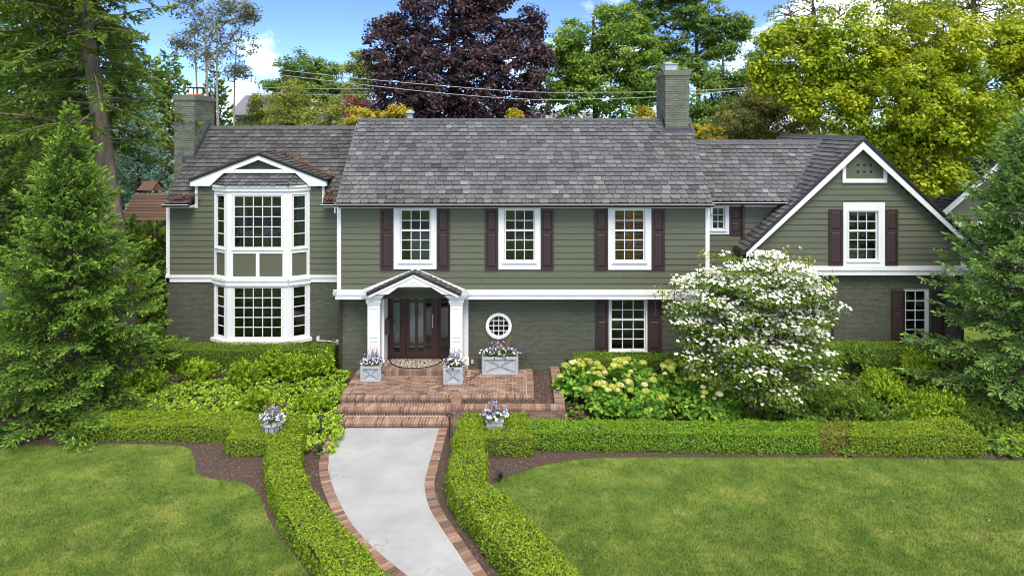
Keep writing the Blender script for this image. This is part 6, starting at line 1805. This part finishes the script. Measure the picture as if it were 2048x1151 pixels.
# old fir: thick leaning trunk, long loose boughs mostly to the left
def az(a, f, rs): return rs.rand() < (.95 if math.cos(a) < .3 else .62)*(.25 if math.sin(a) < -.6 and f < .25 else 1)
Yf = 22.0
nsh.append(conifer('old_fir', 'old fir with thick leaning trunk and long loose boughs', (wx(254, Yf), Yf, 0), 17.5, 5.0, 'hem', 'bark', 61, z0=7.1, whorl=.33, nb=7, prof=lambda f: (1-f)**.4*.95, slope=(.45, -.02), curl=-.25, sec=.075, sl=.24, sw=.06, ssp=.105, tr=.43, lean=(-2.3, 0), planes=1, rside=.62, azi=az, l2f=.26, l2max=.95, sag=-.38, sj=.22, lf=1.15, jl=(.45, 1.1))[1])
print('shoots', nsh, sum(nsh))

# ------------------------------------------------------------------ broadleaf trees behind
def lob(px, py, Y, rx, rz, ry=None): return (wx(px, Y), Y, wz(py, Y), rx, ry or rx*.8, rz)
Yp = 40
tree('purple_maple', 'dense purple-leaved maple behind the main ridge', (wx(910, Yp), Yp, 0), [lob(900, 60, Yp, 3.9, 3.2), lob(800, 100, Yp, 2.1, 2.2), lob(1000, 110, Yp, 2.6, 2.4), lob(900, 160, Yp-1, 4.3, 2.6), lob(790, 190, Yp, 1.7, 1.7), lob(1035, 195, Yp, 2.0, 1.9), lob(930, -20, Yp, 3.4, 2.2), lob(1070, 45, Yp, .55, 1.1), lob(780, 60, Yp, 1.0, .9), lob(1075, 110, Yp, .7, .9), lob(900, 240, Yp, 4.2, 2.2)], 'purple', 'barkdark', 71, sub=12, per=38, lpc=58, cr=.55, leaf=.17, aspect=.8, tr=.35)
Yt = 46
tree('locust_tree', 'broad bright green tree between the purple maple and the ridge chimney', (wx(1190, Yt), Yt, 0), [lob(1170, 110, Yt, 3.2, 2.2), lob(1110, 170, Yt, 1.9, 2.0), lob(1250, 90, Yt, 3.0, 2.2), lob(1200, 190, Yt, 3.6, 2.4), lob(1130, 110, Yt, 1.4, 1.2), lob(1290, 180, Yt, 2.6, 2.4), lob(1240, 40, Yt, 1.8, 1.0)], 'green', 'barkdark', 72, group='green trees behind the ridge chimney', sub=10, per=34, lpc=56, cr=.6, leaf=.22, tr=.3, flat=.55)
tree('locust_tree', 'tall airy green tree rising out of view behind the ridge chimney', (wx(1395, Yt+2), Yt+2, 0), [lob(1290, 30, Yt+2, 2.1, 1.5), lob(1380, 20, Yt+2, 2.4, 1.4), lob(1460, 45, Yt+2, 1.5, .7), lob(1330, 90, Yt+2, 1.8, 1.0), lob(1440, 100, Yt+2, 1.6, .8), lob(1370, 130, Yt+2, 1.9, .9), lob(1350, -50, Yt+2, 3.2, 1.5), lob(1480, 70, Yt+2, .9, .5), lob(1410, 60, Yt+2, 2.0, 1.0), lob(1300, 130, Yt+2, 2.0, 1.2), lob(1330, -10, Yt+2, 2.6, 1.2), lob(1420, 160, Yt+2, 1.6, .8)], 'green2', 'barkdark', 73, group='green trees behind the ridge chimney', per=30, lpc=48, cr=.55, leaf=.2, tr=.22, flat=.4, shell=.2)
tree('locust_tree', 'shaded green tree low between chimney and yellow tree', (wx(1450, 43), 43, 0), [lob(1420, 195, 43, 2.2, 2.0), lob(1490, 150, 43, 1.9, 1.6), lob(1530, 110, 43, 1.4, 1.4), lob(1450, 245, 43, 3.0, 1.8), lob(1545, 190, 43, 1.8, 2.0)], 'green2', 'barkdark', 74, sub=10, group='green trees behind the ridge chimney', per=32, lpc=50, cr=.65, leaf=.2, tr=.25)
tree('juniper_tree', 'brownish olive juniper behind the connector roof', (wx(1530, 31), 31, 0), [lob(1500, 235, 31, 1.5, 1.2), lob(1560, 225, 31, 1.6, 1.3), lob(1470, 260, 31, 1.2, .9), lob(1600, 250, 31, 1.4, 1.2), lob(1530, 195, 31, 1.0, .7)], 'brownolive', 'barkdark', 75, per=60, lpc=60, cr=.4, leaf=.13, aspect=.35, tr=.2)
Yy = 27
tree('yellow_locust', 'big golden-yellow locust leaning over the front gable', (wx(1945, Yy), Yy, 0), [lob(1600, 130, Yy, 1.9, 1.9), lob(1700, 110, Yy, 2.2, 2.2), lob(1660, 220, Yy-.5, 1.9, 1.5), lob(1780, 200, Yy-1, 2.4, 2.2), lob(1850, 120, Yy, 2.5, 2.2), lob(1900, 230, Yy-1, 2.3, 2.1), lob(1860, 330, Yy-1, 1.7, 1.5), lob(1960, 150, Yy, 2.4, 2.6), lob(2040, 230, Yy, 2.2, 2.4), lob(1780, 290, Yy-.5, 1.5, 1.1), lob(1560, 80, Yy, .9, .8), lob(2080, 90, Yy, 2.4, 2.2), lob(1545, 160, Yy, .8, .9)], 'sunburst', 'barkred', 76, sub=12, per=54, lpc=64, cr=.45, leaf=.155, aspect=.6, tr=.22, trunk_top=9.5, lean=(-.9, 0), flat=.7)
tree('olive_tree', 'olive green tree filling the top right corner behind the yellow locust', (wx(1950, 40), 40, 0), [lob(1800, 10, 40, 3.0, 1.8), lob(1950, 0, 40, 3.6, 2.2), lob(2060, 60, 40, 3.4, 2.6), lob(1860, 60, 40, 3.0, 2.0), lob(2050, 180, 40, 3.0, 3.0)], 'olive', 'barkdark', 77, sub=6, per=20, lpc=42, cr=.7, leaf=.18, tr=.3, flat=.5, shell=.3)
tree('wispy_tree', 'thin yellowish tree top showing above the yellow locust', (wx(1630, 38), 38, 0), [lob(1570, 30, 38, 1.2, .8), lob(1630, 15, 38, 1.4, .8), lob(1690, 25, 38, 1.3, .9), lob(1620, -30, 38, 2, .9), lob(1600, 80, 38, 1.2, 1.0)], 'olive', 'barkdark', 78, per=15, lpc=24, cr=.5, leaf=.15, tr=.2, shell=.2, flat=.4)
tree('cottonwood_clump', 'wispy grey-green clump of slender trunks above the left chimney', (wx(415, 40), 40, 0), [lob(390, 60, 40, 1.3, 1.5), lob(440, 40, 40, 1.4, 1.6), lob(480, 80, 40, 1.0, 1.5), lob(360, 90, 40, .7, .9), lob(420, 110, 40, 1.4, 1.0), lob(470, 10, 40, 1.3, .9), lob(500, 30, 40, .6, .5), lob(380, 5, 40, 1.2, 1.0), lob(480, 145, 40, .9, .5)], 'grey', 'barkpale', 79, per=34, lpc=24, cr=.42, leaf=.15, tr=.11, trunk_top=15, shell=.1, extra_trunks=((-.8, .3, .09, 13.5), (.75, -.2, .10, 14), (1.5, .4, .09, 12.5), (-.3, .6, .08, 14)))
tree('broad_tree', 'mid-green broadleaf tree behind the old fir at the top left', (wx(70, 36), 36, 0), [lob(40, 60, 36, 3.0, 2.6), lob(150, 40, 36, 2.6, 2.2), lob(90, 150, 36, 3.2, 2.4), lob(200, 130, 36, 2.0, 2.0), lob(-20, 150, 36, 2.4, 2.6), lob(60, 250, 36, 3.2, 2.4), lob(170, 220, 36, 2.2, 2.0)], 'green2', 'barkdark', 98, sub=6, per=15, lpc=44, cr=.7, leaf=.22, tr=.25)
tree('round_tree', 'round deep green tree on the skyline left of the purple maple', (wx(615, 62), 62, 0), [lob(610, 145, 62, 3.0, 1.6), lob(570, 165, 62, 2.0, 1.6), lob(650, 160, 62, 2.2, 1.6), lob(610, 190, 62, 3.6, 2.0), lob(680, 200, 62, 2.2, 1.8)], 'green2', 'barkdark', 80, sub=7, per=20, lpc=52, cr=.65, leaf=.26, tr=.3)
tree('pale_tree', 'pale olive tree top tucked behind the purple maple', (wx(722, 55), 55, 0), [lob(722, 130, 55, 1.3, 1.1), lob(740, 160, 55, 1.6, 1.6), lob(715, 185, 55, 1.4, 1.4)], 'olive', 'barkdark', 81, per=26, lpc=46, cr=.6, leaf=.22, tr=.2)
for i, (px, top, Y, R, lab) in enumerate(((585, 160, 36, 1.5, 'olive cypress tallest behind the left wing ridge'), (660, 195, 34, 1.9, 'olive cypress close to the step in the roofline'), (525, 178, 46, 1.4, 'thin olive tree beside the grey neighbour roof'), (635, 215, 33, 1.7, 'low olive bush just above the left wing ridge'))):
    H = wz(top, Y)
    tree('olive_cypress', lab, (wx(px, Y), Y, 0), [(wx(px, Y), Y, H-1.1, R*.6, R*.6, 1.2), (wx(px, Y)-.3*R, Y, H-2.4, R*.8, R*.7, 1.3), (wx(px, Y)+.4*R, Y, H-2.6, R*.8, R*.7, 1.3), (wx(px, Y), Y, H-3.8, R, R*.8, 1.5)], 'olive', 'barkdark', 82+i, 'olive trees behind the left wing', 40, 58, .42, .15, .4, .15)
for i, (px, py, Y, R, lab) in enumerate(((722, 236, 28, .55, 'golden shrub top at the step between the two roofs'), (795, 232, 29, .75, 'golden shrub top beside the ridge vent pipe'), (752, 242, 29, .5, 'small golden sprig above the main ridge end'), (1292, 234, 29, .4, 'golden sprig showing left of the ridge chimney'), (1410, 266, 29, .75, 'golden shrub behind the connector ridge by the chimney'), (1033, 236, 29, .3, 'tiny golden sprig at mid ridge before the maple'))):
    z = wz(py, Y); tree('golden_shrub', lab, (wx(px, Y), Y, 0), [(wx(px, Y), Y, z-.15, R, R*.8, .6), (wx(px, Y)+.2, Y, z-.9, R*1.1, R, .8), (wx(px, Y)-.2, Y, z-1.8, R*1.2, R, .9)], 'yellowleaf', 'barkdark', 90+i, 'golden shrubs behind the ridge', 50, 46, .25, .12, .6, .05, cat='shrub')
tree('red_shrub', 'dull red shrub left of the purple maple base', (wx(715, 42), 42, 0), [lob(712, 215, 42, 1.0, .7), lob(735, 225, 42, .9, .6), lob(720, 250, 42, 1.4, 1.0)], 'redleaf', 'barkdark', 97, per=40, lpc=46, cr=.4, leaf=.15, tr=.08, cat='shrub')

# distant wood closing the view
rs = np.random.RandomState(12); PP, RRn = [], []
for k in range(95):
    x = rs.uniform(-120, 130); Y = rs.uniform(85, 115); H = rs.uniform(6.5, 10.5); n = 190
    v = unit(rs.normal(size=(n, 3))); PP.append(np.array([x, Y, H*.6])+v*(rs.rand(n, 1)**.4)*np.array([4.5, 3, H*.5])); RRn.append(np.clip(rs.normal(.45, .12)+rs.normal(size=n)*.15, 0, 1))
P = np.vstack(PP)
o = leaves('distant_wood', None, M['green2'], P, rs.normal(size=P.shape)+[0, -.6, .5], rs.uniform(.5, 1.1, len(P)), np.concatenate(RRn), .8, rs); tag(o, 'distant wood along the horizon', 'wood', kind='stuff')

cover('deep green undergrowth between the dogwood and the gable wall', [(6.5, 17.4), (16.5, 17.4), (16.5, 20.4), (6.5, 20.4)], 'coverd', 207, 85, .10)
cover('dark undergrowth among the hydrangeas', [(1.25, 17.3), (6.6, 17.3), (6.6, 19.3), (1.25, 19.3)], 'coverd', 208, 45, .10)
M['brace'] = paint('darkened_zinc', S(132, 138, 146), 0.5, 0.14, 9)
# ------------------------------------------------------------------ planters, lamps, neighbours, wires
def flowers(parent, c, rx, ry, h, seed, n=70, blue=True, twigs=True, grassy=True):
    rs = np.random.RandomState(seed); c = np.array(c, float)
    q = rs.normal(size=(n*3, 2))*.5; q = q[(q**2).sum(1) < 1][:n]; k = len(q)
    C = c+np.column_stack([q[:, 0]*rx*1.15, q[:, 1]*ry*1.15, h*.35*(1-(q**2).sum(1))+rs.rand(k)*h*.15])
    p, N, D, l, ii = tufts(rs, C-[0, 0, .03], rs.normal(size=(k, 3))*.3+[0, 0, 1], 7, .06, (.5, 1.3), .06)
    leaves('leaves', parent, M['shrubd'], p, N, l, rs.rand(len(p)), .4, rs, D)['kind'] = 'stuff'
    q = rs.normal(size=(n*3, 2))*.55; q = q[(q**2).sum(1) < 1.1][:int(n*1.1)]; k = len(q)
    C = c+np.column_stack([q[:, 0]*rx*1.2, q[:, 1]*ry*1.2, h*.42*(1-.8*(q**2).sum(1))+.03+rs.rand(k)*h*.15])
    p, N, D, l, ii = tufts(rs, C, rs.normal(size=(k, 3))*.5+[0, -.6, .8], 5, .042, (1.2, 1.5), .0); tone = np.where(rs.rand(k) < .45, .9, rs.rand(k)*.5)
    leaves('pansy_flowers', parent, M['pansy'], p, N, l, np.clip(tone[ii]+rs.normal(size=len(p))*.1, 0, 1), .95, rs, D)['kind'] = 'stuff'
    if grassy:
        k = 60; a = rs.uniform(0, 6.283, k); D = np.column_stack([np.cos(a)*.5, np.sin(a)*.5, np.ones(k)])
        shoots('spiky_leaves', parent, M['shrubd'], np.tile(c, (k, 1))+rs.normal(size=(k, 3))*[.05, .05, 0], D, rs.uniform(h*.5, h*.95, k), .018, rs.rand(k), rs)['kind'] = 'stuff'
    if blue:
        k = 17; C = c+np.column_stack([rs.normal(size=k)*rx*.35-rx*.1, rs.normal(size=k)*ry*.3, h*.75+rs.normal(size=k)*h*.16])
        p, N, D, l, ii = tufts(rs, C, rs.normal(size=(k, 3))*.6+[0, -.4, .7], 5, .045, (.9, 1.5), .0)
        leaves('blue_flowers', parent, M['bluefl'], p, N, l, rs.rand(len(p)), .9, rs, D)['kind'] = 'stuff'
    if twigs:
        mb = MB()
        for j in range(16):
            a = rs.uniform(0, 6.283); r0 = rs.rand()*.05; t = c+[math.cos(a)*(r0+.12*rx/.25)+rx*.1, math.sin(a)*(r0+.1), h*rs.uniform(.9, 1.5)]
            s = c+[math.cos(a)*r0+rx*.1, math.sin(a)*r0, 0]; mb.tube([tuple(s), tuple(s*.4+t*.6+rs.normal(size=3)*.02), tuple(t)], [.008, .006, .004], 4, cap=False)
        mb.build('twigs', M['twig'], parent)['kind'] = 'stuff'

def planter(label, cx, cy, z, w, d, h, seed, group, fh=.32):
    root = empty('planter', (cx, cy, z)); tag(root, label, 'planter', group)
    x0, x1, y0, y1 = cx-w/2, cx+w/2, cy-d/2, cy+d/2; t = .035
    mb = MB(); mb.box(x0+.014, x1-.014, y0+.014, y1-.014, z+.02, z+h-.05); mb.build('box', M['zinc'], root)
    def face(a, b, n_out):
        """framed panel with crossed braces between corners a and b"""
        m = MB(); A, B = Vector((a[0], a[1], z)), Vector((b[0], b[1], z)); u = (B-A).normalized(); nn = Vector(n_out); L = (B-A).length
        up = Vector((0, 0, 1)); off = nn*.018
        P = lambda s, q: A+u*s-nn*t+off*1.6+up*q
        m.bar(P(0, .03), P(L, .03), .05, .06, up=tuple(up)); m.bar(P(0, h-.03), P(L, h-.03), .06, .06, up=tuple(up))
        m.bar(P(.03, .06), P(.03, h-.06), .05, .06, up=tuple(nn)); m.bar(P(L-.03, .06), P(L-.03, h-.06), .05, .06, up=tuple(nn))
        f = m.build('frame', M['zinc'], root)
        for (s0, q0, s1, q1) in ((.05, .05, L-.05, h-.05), (.05, h-.05, L-.05, .05)):
            m2 = MB(); dz = nn*(.004 if q0 > q1 else 0)
            m2.bar(P(s0, q0)-nn*.008+dz, P(s1, q1)-nn*.008+dz, .034, .03, up=tuple(nn)); m2.build('brace', M['brace'], f)
        m3 = MB(); c_ = P(L/2, h/2); m3.bar(c_-nn*.01, c_+nn*.022, .05, .05); m3.build('boss', M['zinc'], f)
    face((x0, y0), (x1, y0), (0, -1, 0)); face((x1, y0), (x1, y1), (1, 0, 0)); face((x1, y1), (x0, y1), (0, 1, 0)); face((x0, y1), (x0, y0), (-1, 0, 0))
    mb = MB(); mb.box(x0+.03, x1-.03, y0+.03, y1-.03, z+h-.06, z+h-.045); mb.build('soil', M['mulch'], root)
    flowers(root, (cx, cy, z+h-.02), w*.52, d*.55, fh, seed, int(60+90*w))
def ground_at(px, py, z): return G(px, py, z)[:2]
x, y = ground_at(741, 762, LZ); planter('square grey planter left of the front door', x, y+.27, LZ, .54, .54, .42, 401, 'grey planters on the landing')
x, y = ground_at(906, 767, LZ); planter('square grey planter right of the front door', x, y+.25, LZ, .52, .52, .46, 402, 'grey planters on the landing')
x, y = ground_at(1000, 748, LZ); planter('long rectangular grey planter beneath the round window', x, y+.21, LZ, 1.02, .42, .50, 403, 'grey planters on the landing', .38)
def tub(label, px, py, hz, seed, sq):
    Y = (CH-hz)*F/(py-VY); x = wx(px, Y); z0 = hz-.18
    root = empty('flower_tub', (x, Y, 0)); tag(root, label, 'planter', 'grey flower tubs in the hedges')
    mb = MB()
    if sq:
        w = .20; mb.add([(x-w*.9,Y-w*.9,.02),(x+w*.9,Y-w*.9,.02),(x+w*.9,Y+w*.9,.02),(x-w*.9,Y+w*.9,.02),(x-w,Y-w,hz+.17),(x+w,Y-w,hz+.17),(x+w,Y+w,hz+.17),(x-w,Y+w,hz+.17)], box_faces(0)); mb.box(x-w-.02, x+w+.02, Y-w-.02, Y+w+.02, hz+.13, hz+.172)
    else:
        mb.lathe([(.2, .02), (.25, hz+.12), (.28, hz+.13), (.28, hz+.17), (.25, hz+.171)], (x, Y, 0), 10)
    mb.build('tub', M['zinc'], root)
    m2 = MB()
    for j in range(5):
        a = -math.pi/2+(j-2)*.5; m2.bar((x+.235*math.cos(a), Y+.235*math.sin(a), .1), (x+.262*math.cos(a), Y+.262*math.sin(a), hz+.13), .012, .02)
    if not sq: m2.build('rib', M['lead'], root)
    flowers(root, (x, Y, hz+.16), .30, .27, .34, seed, 90)
tub('round grey flower tub set in the left walkway hedge', 545, 856, HL, 411, False)
tub('square grey flower tub in the hedge corner beside the planter wall', 990, 848, HR, 412, True)

def path_light(label, px, py, h, kind):
    x, y, z = G(px, py, .05 if kind != 'wall' else .35)
    root = empty('garden_light', (x, y, z)); tag(root, label, 'light', 'small garden lights')
    mb = MB(); mb.tube([(x, y, z-.05), (x, y, z+h)], .018, 8); mb.build('stake', M['darkmetal'], root)
    m2 = MB()
    if kind == 'path': m2.lathe([(.03, -.03), (.085, -.015), (.10, .0), (.06, .035), (.015, .05)], (x, y, z+h), 14); m2.build('hood', M['darkmetal'], root)
    else:
        m2.tube([(x-.03, y-.06, z+h+.07), (x+.02, y+.03, z+h-.03), (x+.05, y+.07, z+h-.09)], [.06, .055, .03], 12); m2.build('spot_head', M['darkmetal'], root)
path_light('path light among the pachysandra left of the steps', 642, 872, .48, 'path')
path_light('bronze path light at the foot of the planter wall by the steps', 899, 880, .62, 'path')
path_light('small black spotlight in the mulch right of the walkway hedge', 999, 958, .12, 'spot')
path_light('small spotlight by the house wall at the planter corner', 1132, 752, .45, 'wall')
path_light('low black light at the left brick edging of the walk', 638, 905, .12, 'spot')
# hose lying from the long planter to the planter bed
mb = MB(); mb.tube([(wx(1037, 20.25), 20.25, 1.05), (wx(1050, 20.2), 20.2, .85), (wx(1066, 20.1), 20.1, .50), (wx(1070, 19.9), 19.9, .47)], .011, 6)
o = mb.build('irrigation_hose', M['cable']); tag(o, 'thin black irrigation hose from the long planter to the mulch', 'hose')
mb = MB(); pts = [(wx(a, 20.0), 20.0-.02*i, LZ+.012) for i, a in enumerate((936, 944, 952, 960, 966))]; mb.tube([(wx(963, 20.1), 20.1, LZ+.02), (wx(952, 19.8), 19.8, LZ+.012), (wx(941, 19.5), 19.5, LZ+.012)], .009, 6)
o = mb.build('irrigation_hose', M['cable']); tag(o, 'short black hose on the landing beside the long planter', 'hose')

# wooden play tower behind the fir
def playset():
    Y = 35; X = lambda p: wx(p, Y); Z = lambda p: wz(p, Y)
    root = empty('play_tower', (X(290), Y, 0)); tag(root, 'brown wooden play tower left of the house behind the fir', 'play tower')
    x0, x1 = X(262), X(330); y0, y1 = Y, Y+1.7; zt = Z(403); ze = Z(437)
    for x in (x0, x1):
        for y in (y0, y1):
            mb = MB(); mb.box(x-.06, x+.06, y-.06, y+.06, 0, ze+.1); mb.build('post', M['playwood'], root)
    n = 9; rd = y0+.85; rz = zt+.35
    for k in range(n):
        t0, t1 = k/n, (k+1)/n
        for sg in (1, -1):
            mb = MB(); a = (y0-.35)+(rd-y0+.35)*t0; b = (y0-.35)+(rd-y0+.35)*t1
            if sg < 0: a, b = 2*rd-a, 2*rd-b
            za, zb = ze-.05+(rz-ze+.05)*t0, ze-.05+(rz-ze+.05)*t1
            mb.add([(x0-.3,a,za+.03),(x1+.2,a,za+.03),(x1+.2,b,zb),(x0-.3,b,zb),(x0-.3,a,za),(x1+.2,a,za),(x1+.2,b,zb-.03),(x0-.3,b,zb-.03)], [(0,1,2,3),(7,6,5,4),(0,4,5,1),(1,5,6,2),(2,6,7,3),(3,7,4,0)]); mb.build('roof_board', M['playwood'], root)
    for z in (Z(452), Z(484), Z(490)):
        mb = MB(); mb.box(x0-.1, x1+.1, y0-.05, y0+.05, z-.07, z+.07); mb.build('rail', M['playwood'], root)
    mb = MB(); mb.box(x0, x1, y0, y1, Z(488)-.1, Z(488)-.04); mb.build('deck', M['playwood'], root)
    for k in range(9):
        mb = MB(); x = x0+(x1-x0)*(k+.5)/9; mb.box(x-.035, x+.035, y0-.02, y0+.01, Z(486), Z(454)); mb.build('baluster', M['playwood'], root)
    mb = MB(); mb.tube([(X(312), y0-.1, Z(470)), (X(318), y0-.3, Z(468)), (X(324), y0-.8, Z(490)), (X(330), y0-1.6, Z(520))], .05, 8); mb.tube([(X(302), y0-.1, Z(472)), (X(308), y0-.3, Z(470)), (X(313), y0-.8, Z(492)), (X(318), y0-1.6, Z(522))], .05, 8); mb.build('slide_rail', M['yellow'], root)
    # small gabled lookout behind
    a, b = X(236), X(268); m = MB(); r2 = Z(383)
    m.add([(a,y1,r2-.1),(b,y1,r2-.1),(b,y1+.7,r2+.35),(a,y1+.7,r2+.35),(a,y1+1.4,r2-.1),(b,y1+1.4,r2-.1)], [(0,1,2,3),(3,2,5,4)]); m.prism_y([(b, r2-.1), (b+.55, r2-.12), (b+.27, r2+.25)], y1+.1, y1+.16); m.build('lookout_roof', M['playwood'], root)
    for x in (a+.1, b-.1):
        m = MB(); m.box(x-.05, x+.05, y1+.6, y1+.7, 0, r2+.1); m.build('post', M['playwood'], root)
playset()

# neighbours' houses beyond the trees
M['nwall'] = paint('neighbour_siding', S(188, 184, 176), .7); M['nroof'] = paint('neighbour_shingles', S(112, 112, 118), .8, .15, 6)
M['nslate'] = paint('blue_grey_siding', S(128, 132, 146), .7, .08, 3); M['ntan'] = paint('tan_shingles', S(176, 158, 140), .8, .12, 5)
def nhouse(label, cx, Y, w, d, eave, rid, wall, roofm, extras=None):
    root = empty('neighbour_house', (cx, Y, 0)); tag(root, label, 'house', 'neighbouring houses behind the trees')
    x0, x1, y0, y1 = cx-w/2, cx+w/2, Y, Y+d
    mb = MB(); mb.box(x0, x1, y0, y1, 0, eave); mb.add([(x0,y0,eave),(x0,y1,eave),(x0,(y0+y1)/2,rid),(x1,y0,eave),(x1,y1,eave),(x1,(y0+y1)/2,rid)], [(0,2,1),(3,4,5)]); mb.build('wall', M[wall], root)
    e = .35
    rf = slab(root, 'roof', [(x0-e,y0-e,eave-.2),(x1+e,y0-e,eave-.2),(x1+e,(y0+y1)/2,rid+.12),(x0-e,(y0+y1)/2,rid+.12)], .12, roofm)
    slab(rf, 'rear_slope', [(x1+e,y1+e,eave-.2),(x0-e,y1+e,eave-.2),(x0-e,(y0+y1)/2,rid+.12),(x1+e,(y0+y1)/2,rid+.12)], .12, roofm)
    for fx in (.2, .4, .6, .8):
        m = MB(); m.box(x0+w*fx-.45, x0+w*fx+.45, y0-.04, y0+.02, eave-1.6, eave-.4); wd = m.build('window', M['white'], root)
        pane(wd, x0+w*fx-.38, x0+w*fx+.38, eave-1.53, eave-.47, y0-.06)
    return root, rf
Yn = 62
zr = wz(223, Yn)
r1, rf1 = nhouse('grey-roofed neighbour house showing over the ridge, white dormer on it', wx(1130, Yn), Yn, 6.6, 9, zr-3.2, zr-.1, 'nwall', 'nroof')
m = MB(); dx = wx(1160, Yn); yq = Yn+2.6
m.prism_y([(dx-.75, zr-1.0), (dx+.75, zr-1.0), (dx, zr-.05)], yq, yq+2); dm_ = m.build('dormer', M['nroof'], rf1)
m = MB(); m.bar((dx-.8, yq-.03, zr-1.0), (dx, yq-.03, zr-.05), .06, .16, up=(0, 0, 1)); m.bar((dx+.8, yq-.03, zr-1.0), (dx, yq-.03, zr-.05), .06, .16, up=(0, 0, 1)); m.build('dormer_trim', M['white'], dm_)
for px in (1097, 1192):
    m = MB(); m.lathe([(.07, 0), (.07, .55)], (wx(px, Yn), Yn+3.4, zr-.9), 8); m.build('vent_pipe', M['plastic'], rf1)
Yn = 60
nhouse('blue-grey neighbour house behind the cypress trees', wx(505, Yn), Yn, 3.4, 7, wz(225, Yn), wz(190, Yn), 'nslate', 'nroof')
nhouse('tan-roofed neighbour house farther behind the cypress trees', wx(600, 78), 78, 10, 8, wz(225, 78), wz(186, 78), 'nwall', 'ntan')
nhouse('pale neighbour house glimpsed left of the chimney', wx(300, 66), 66, 9, 8, wz(300, 66), wz(225, 66), 'nwall', 'nroof')

# overhead wires
def wire(label, pts, Y, r=.018):
    mb = MB(); P = smooth([(wx(a, Y), wz(b, Y)) for a, b in pts], 8); mb.tube([(x, Y, z) for x, z in P], r, 5)
    o = mb.build('overhead_wire', M['wire']); tag(o, label, 'wire', 'overhead wires behind the house')
wire('upper overhead wire crossing the purple maple and ridge chimney', [(560, 140), (728, 158), (900, 173), (1060, 184), (1200, 185), (1345, 183), (1540, 173), (1700, 160)], 33.5)
wire('lower overhead wire crossing the purple maple and ridge chimney', [(560, 150), (728, 170), (900, 188), (1060, 199), (1200, 198), (1345, 192), (1540, 175), (1700, 158)], 33.5)
wire('overhead wire before the olive cypress trees, higher one', [(430, 172), (560, 176), (730, 178), (900, 176)], 50)
wire('overhead wire before the olive cypress trees, lower one', [(430, 186), (560, 189), (730, 190), (900, 187)], 50)
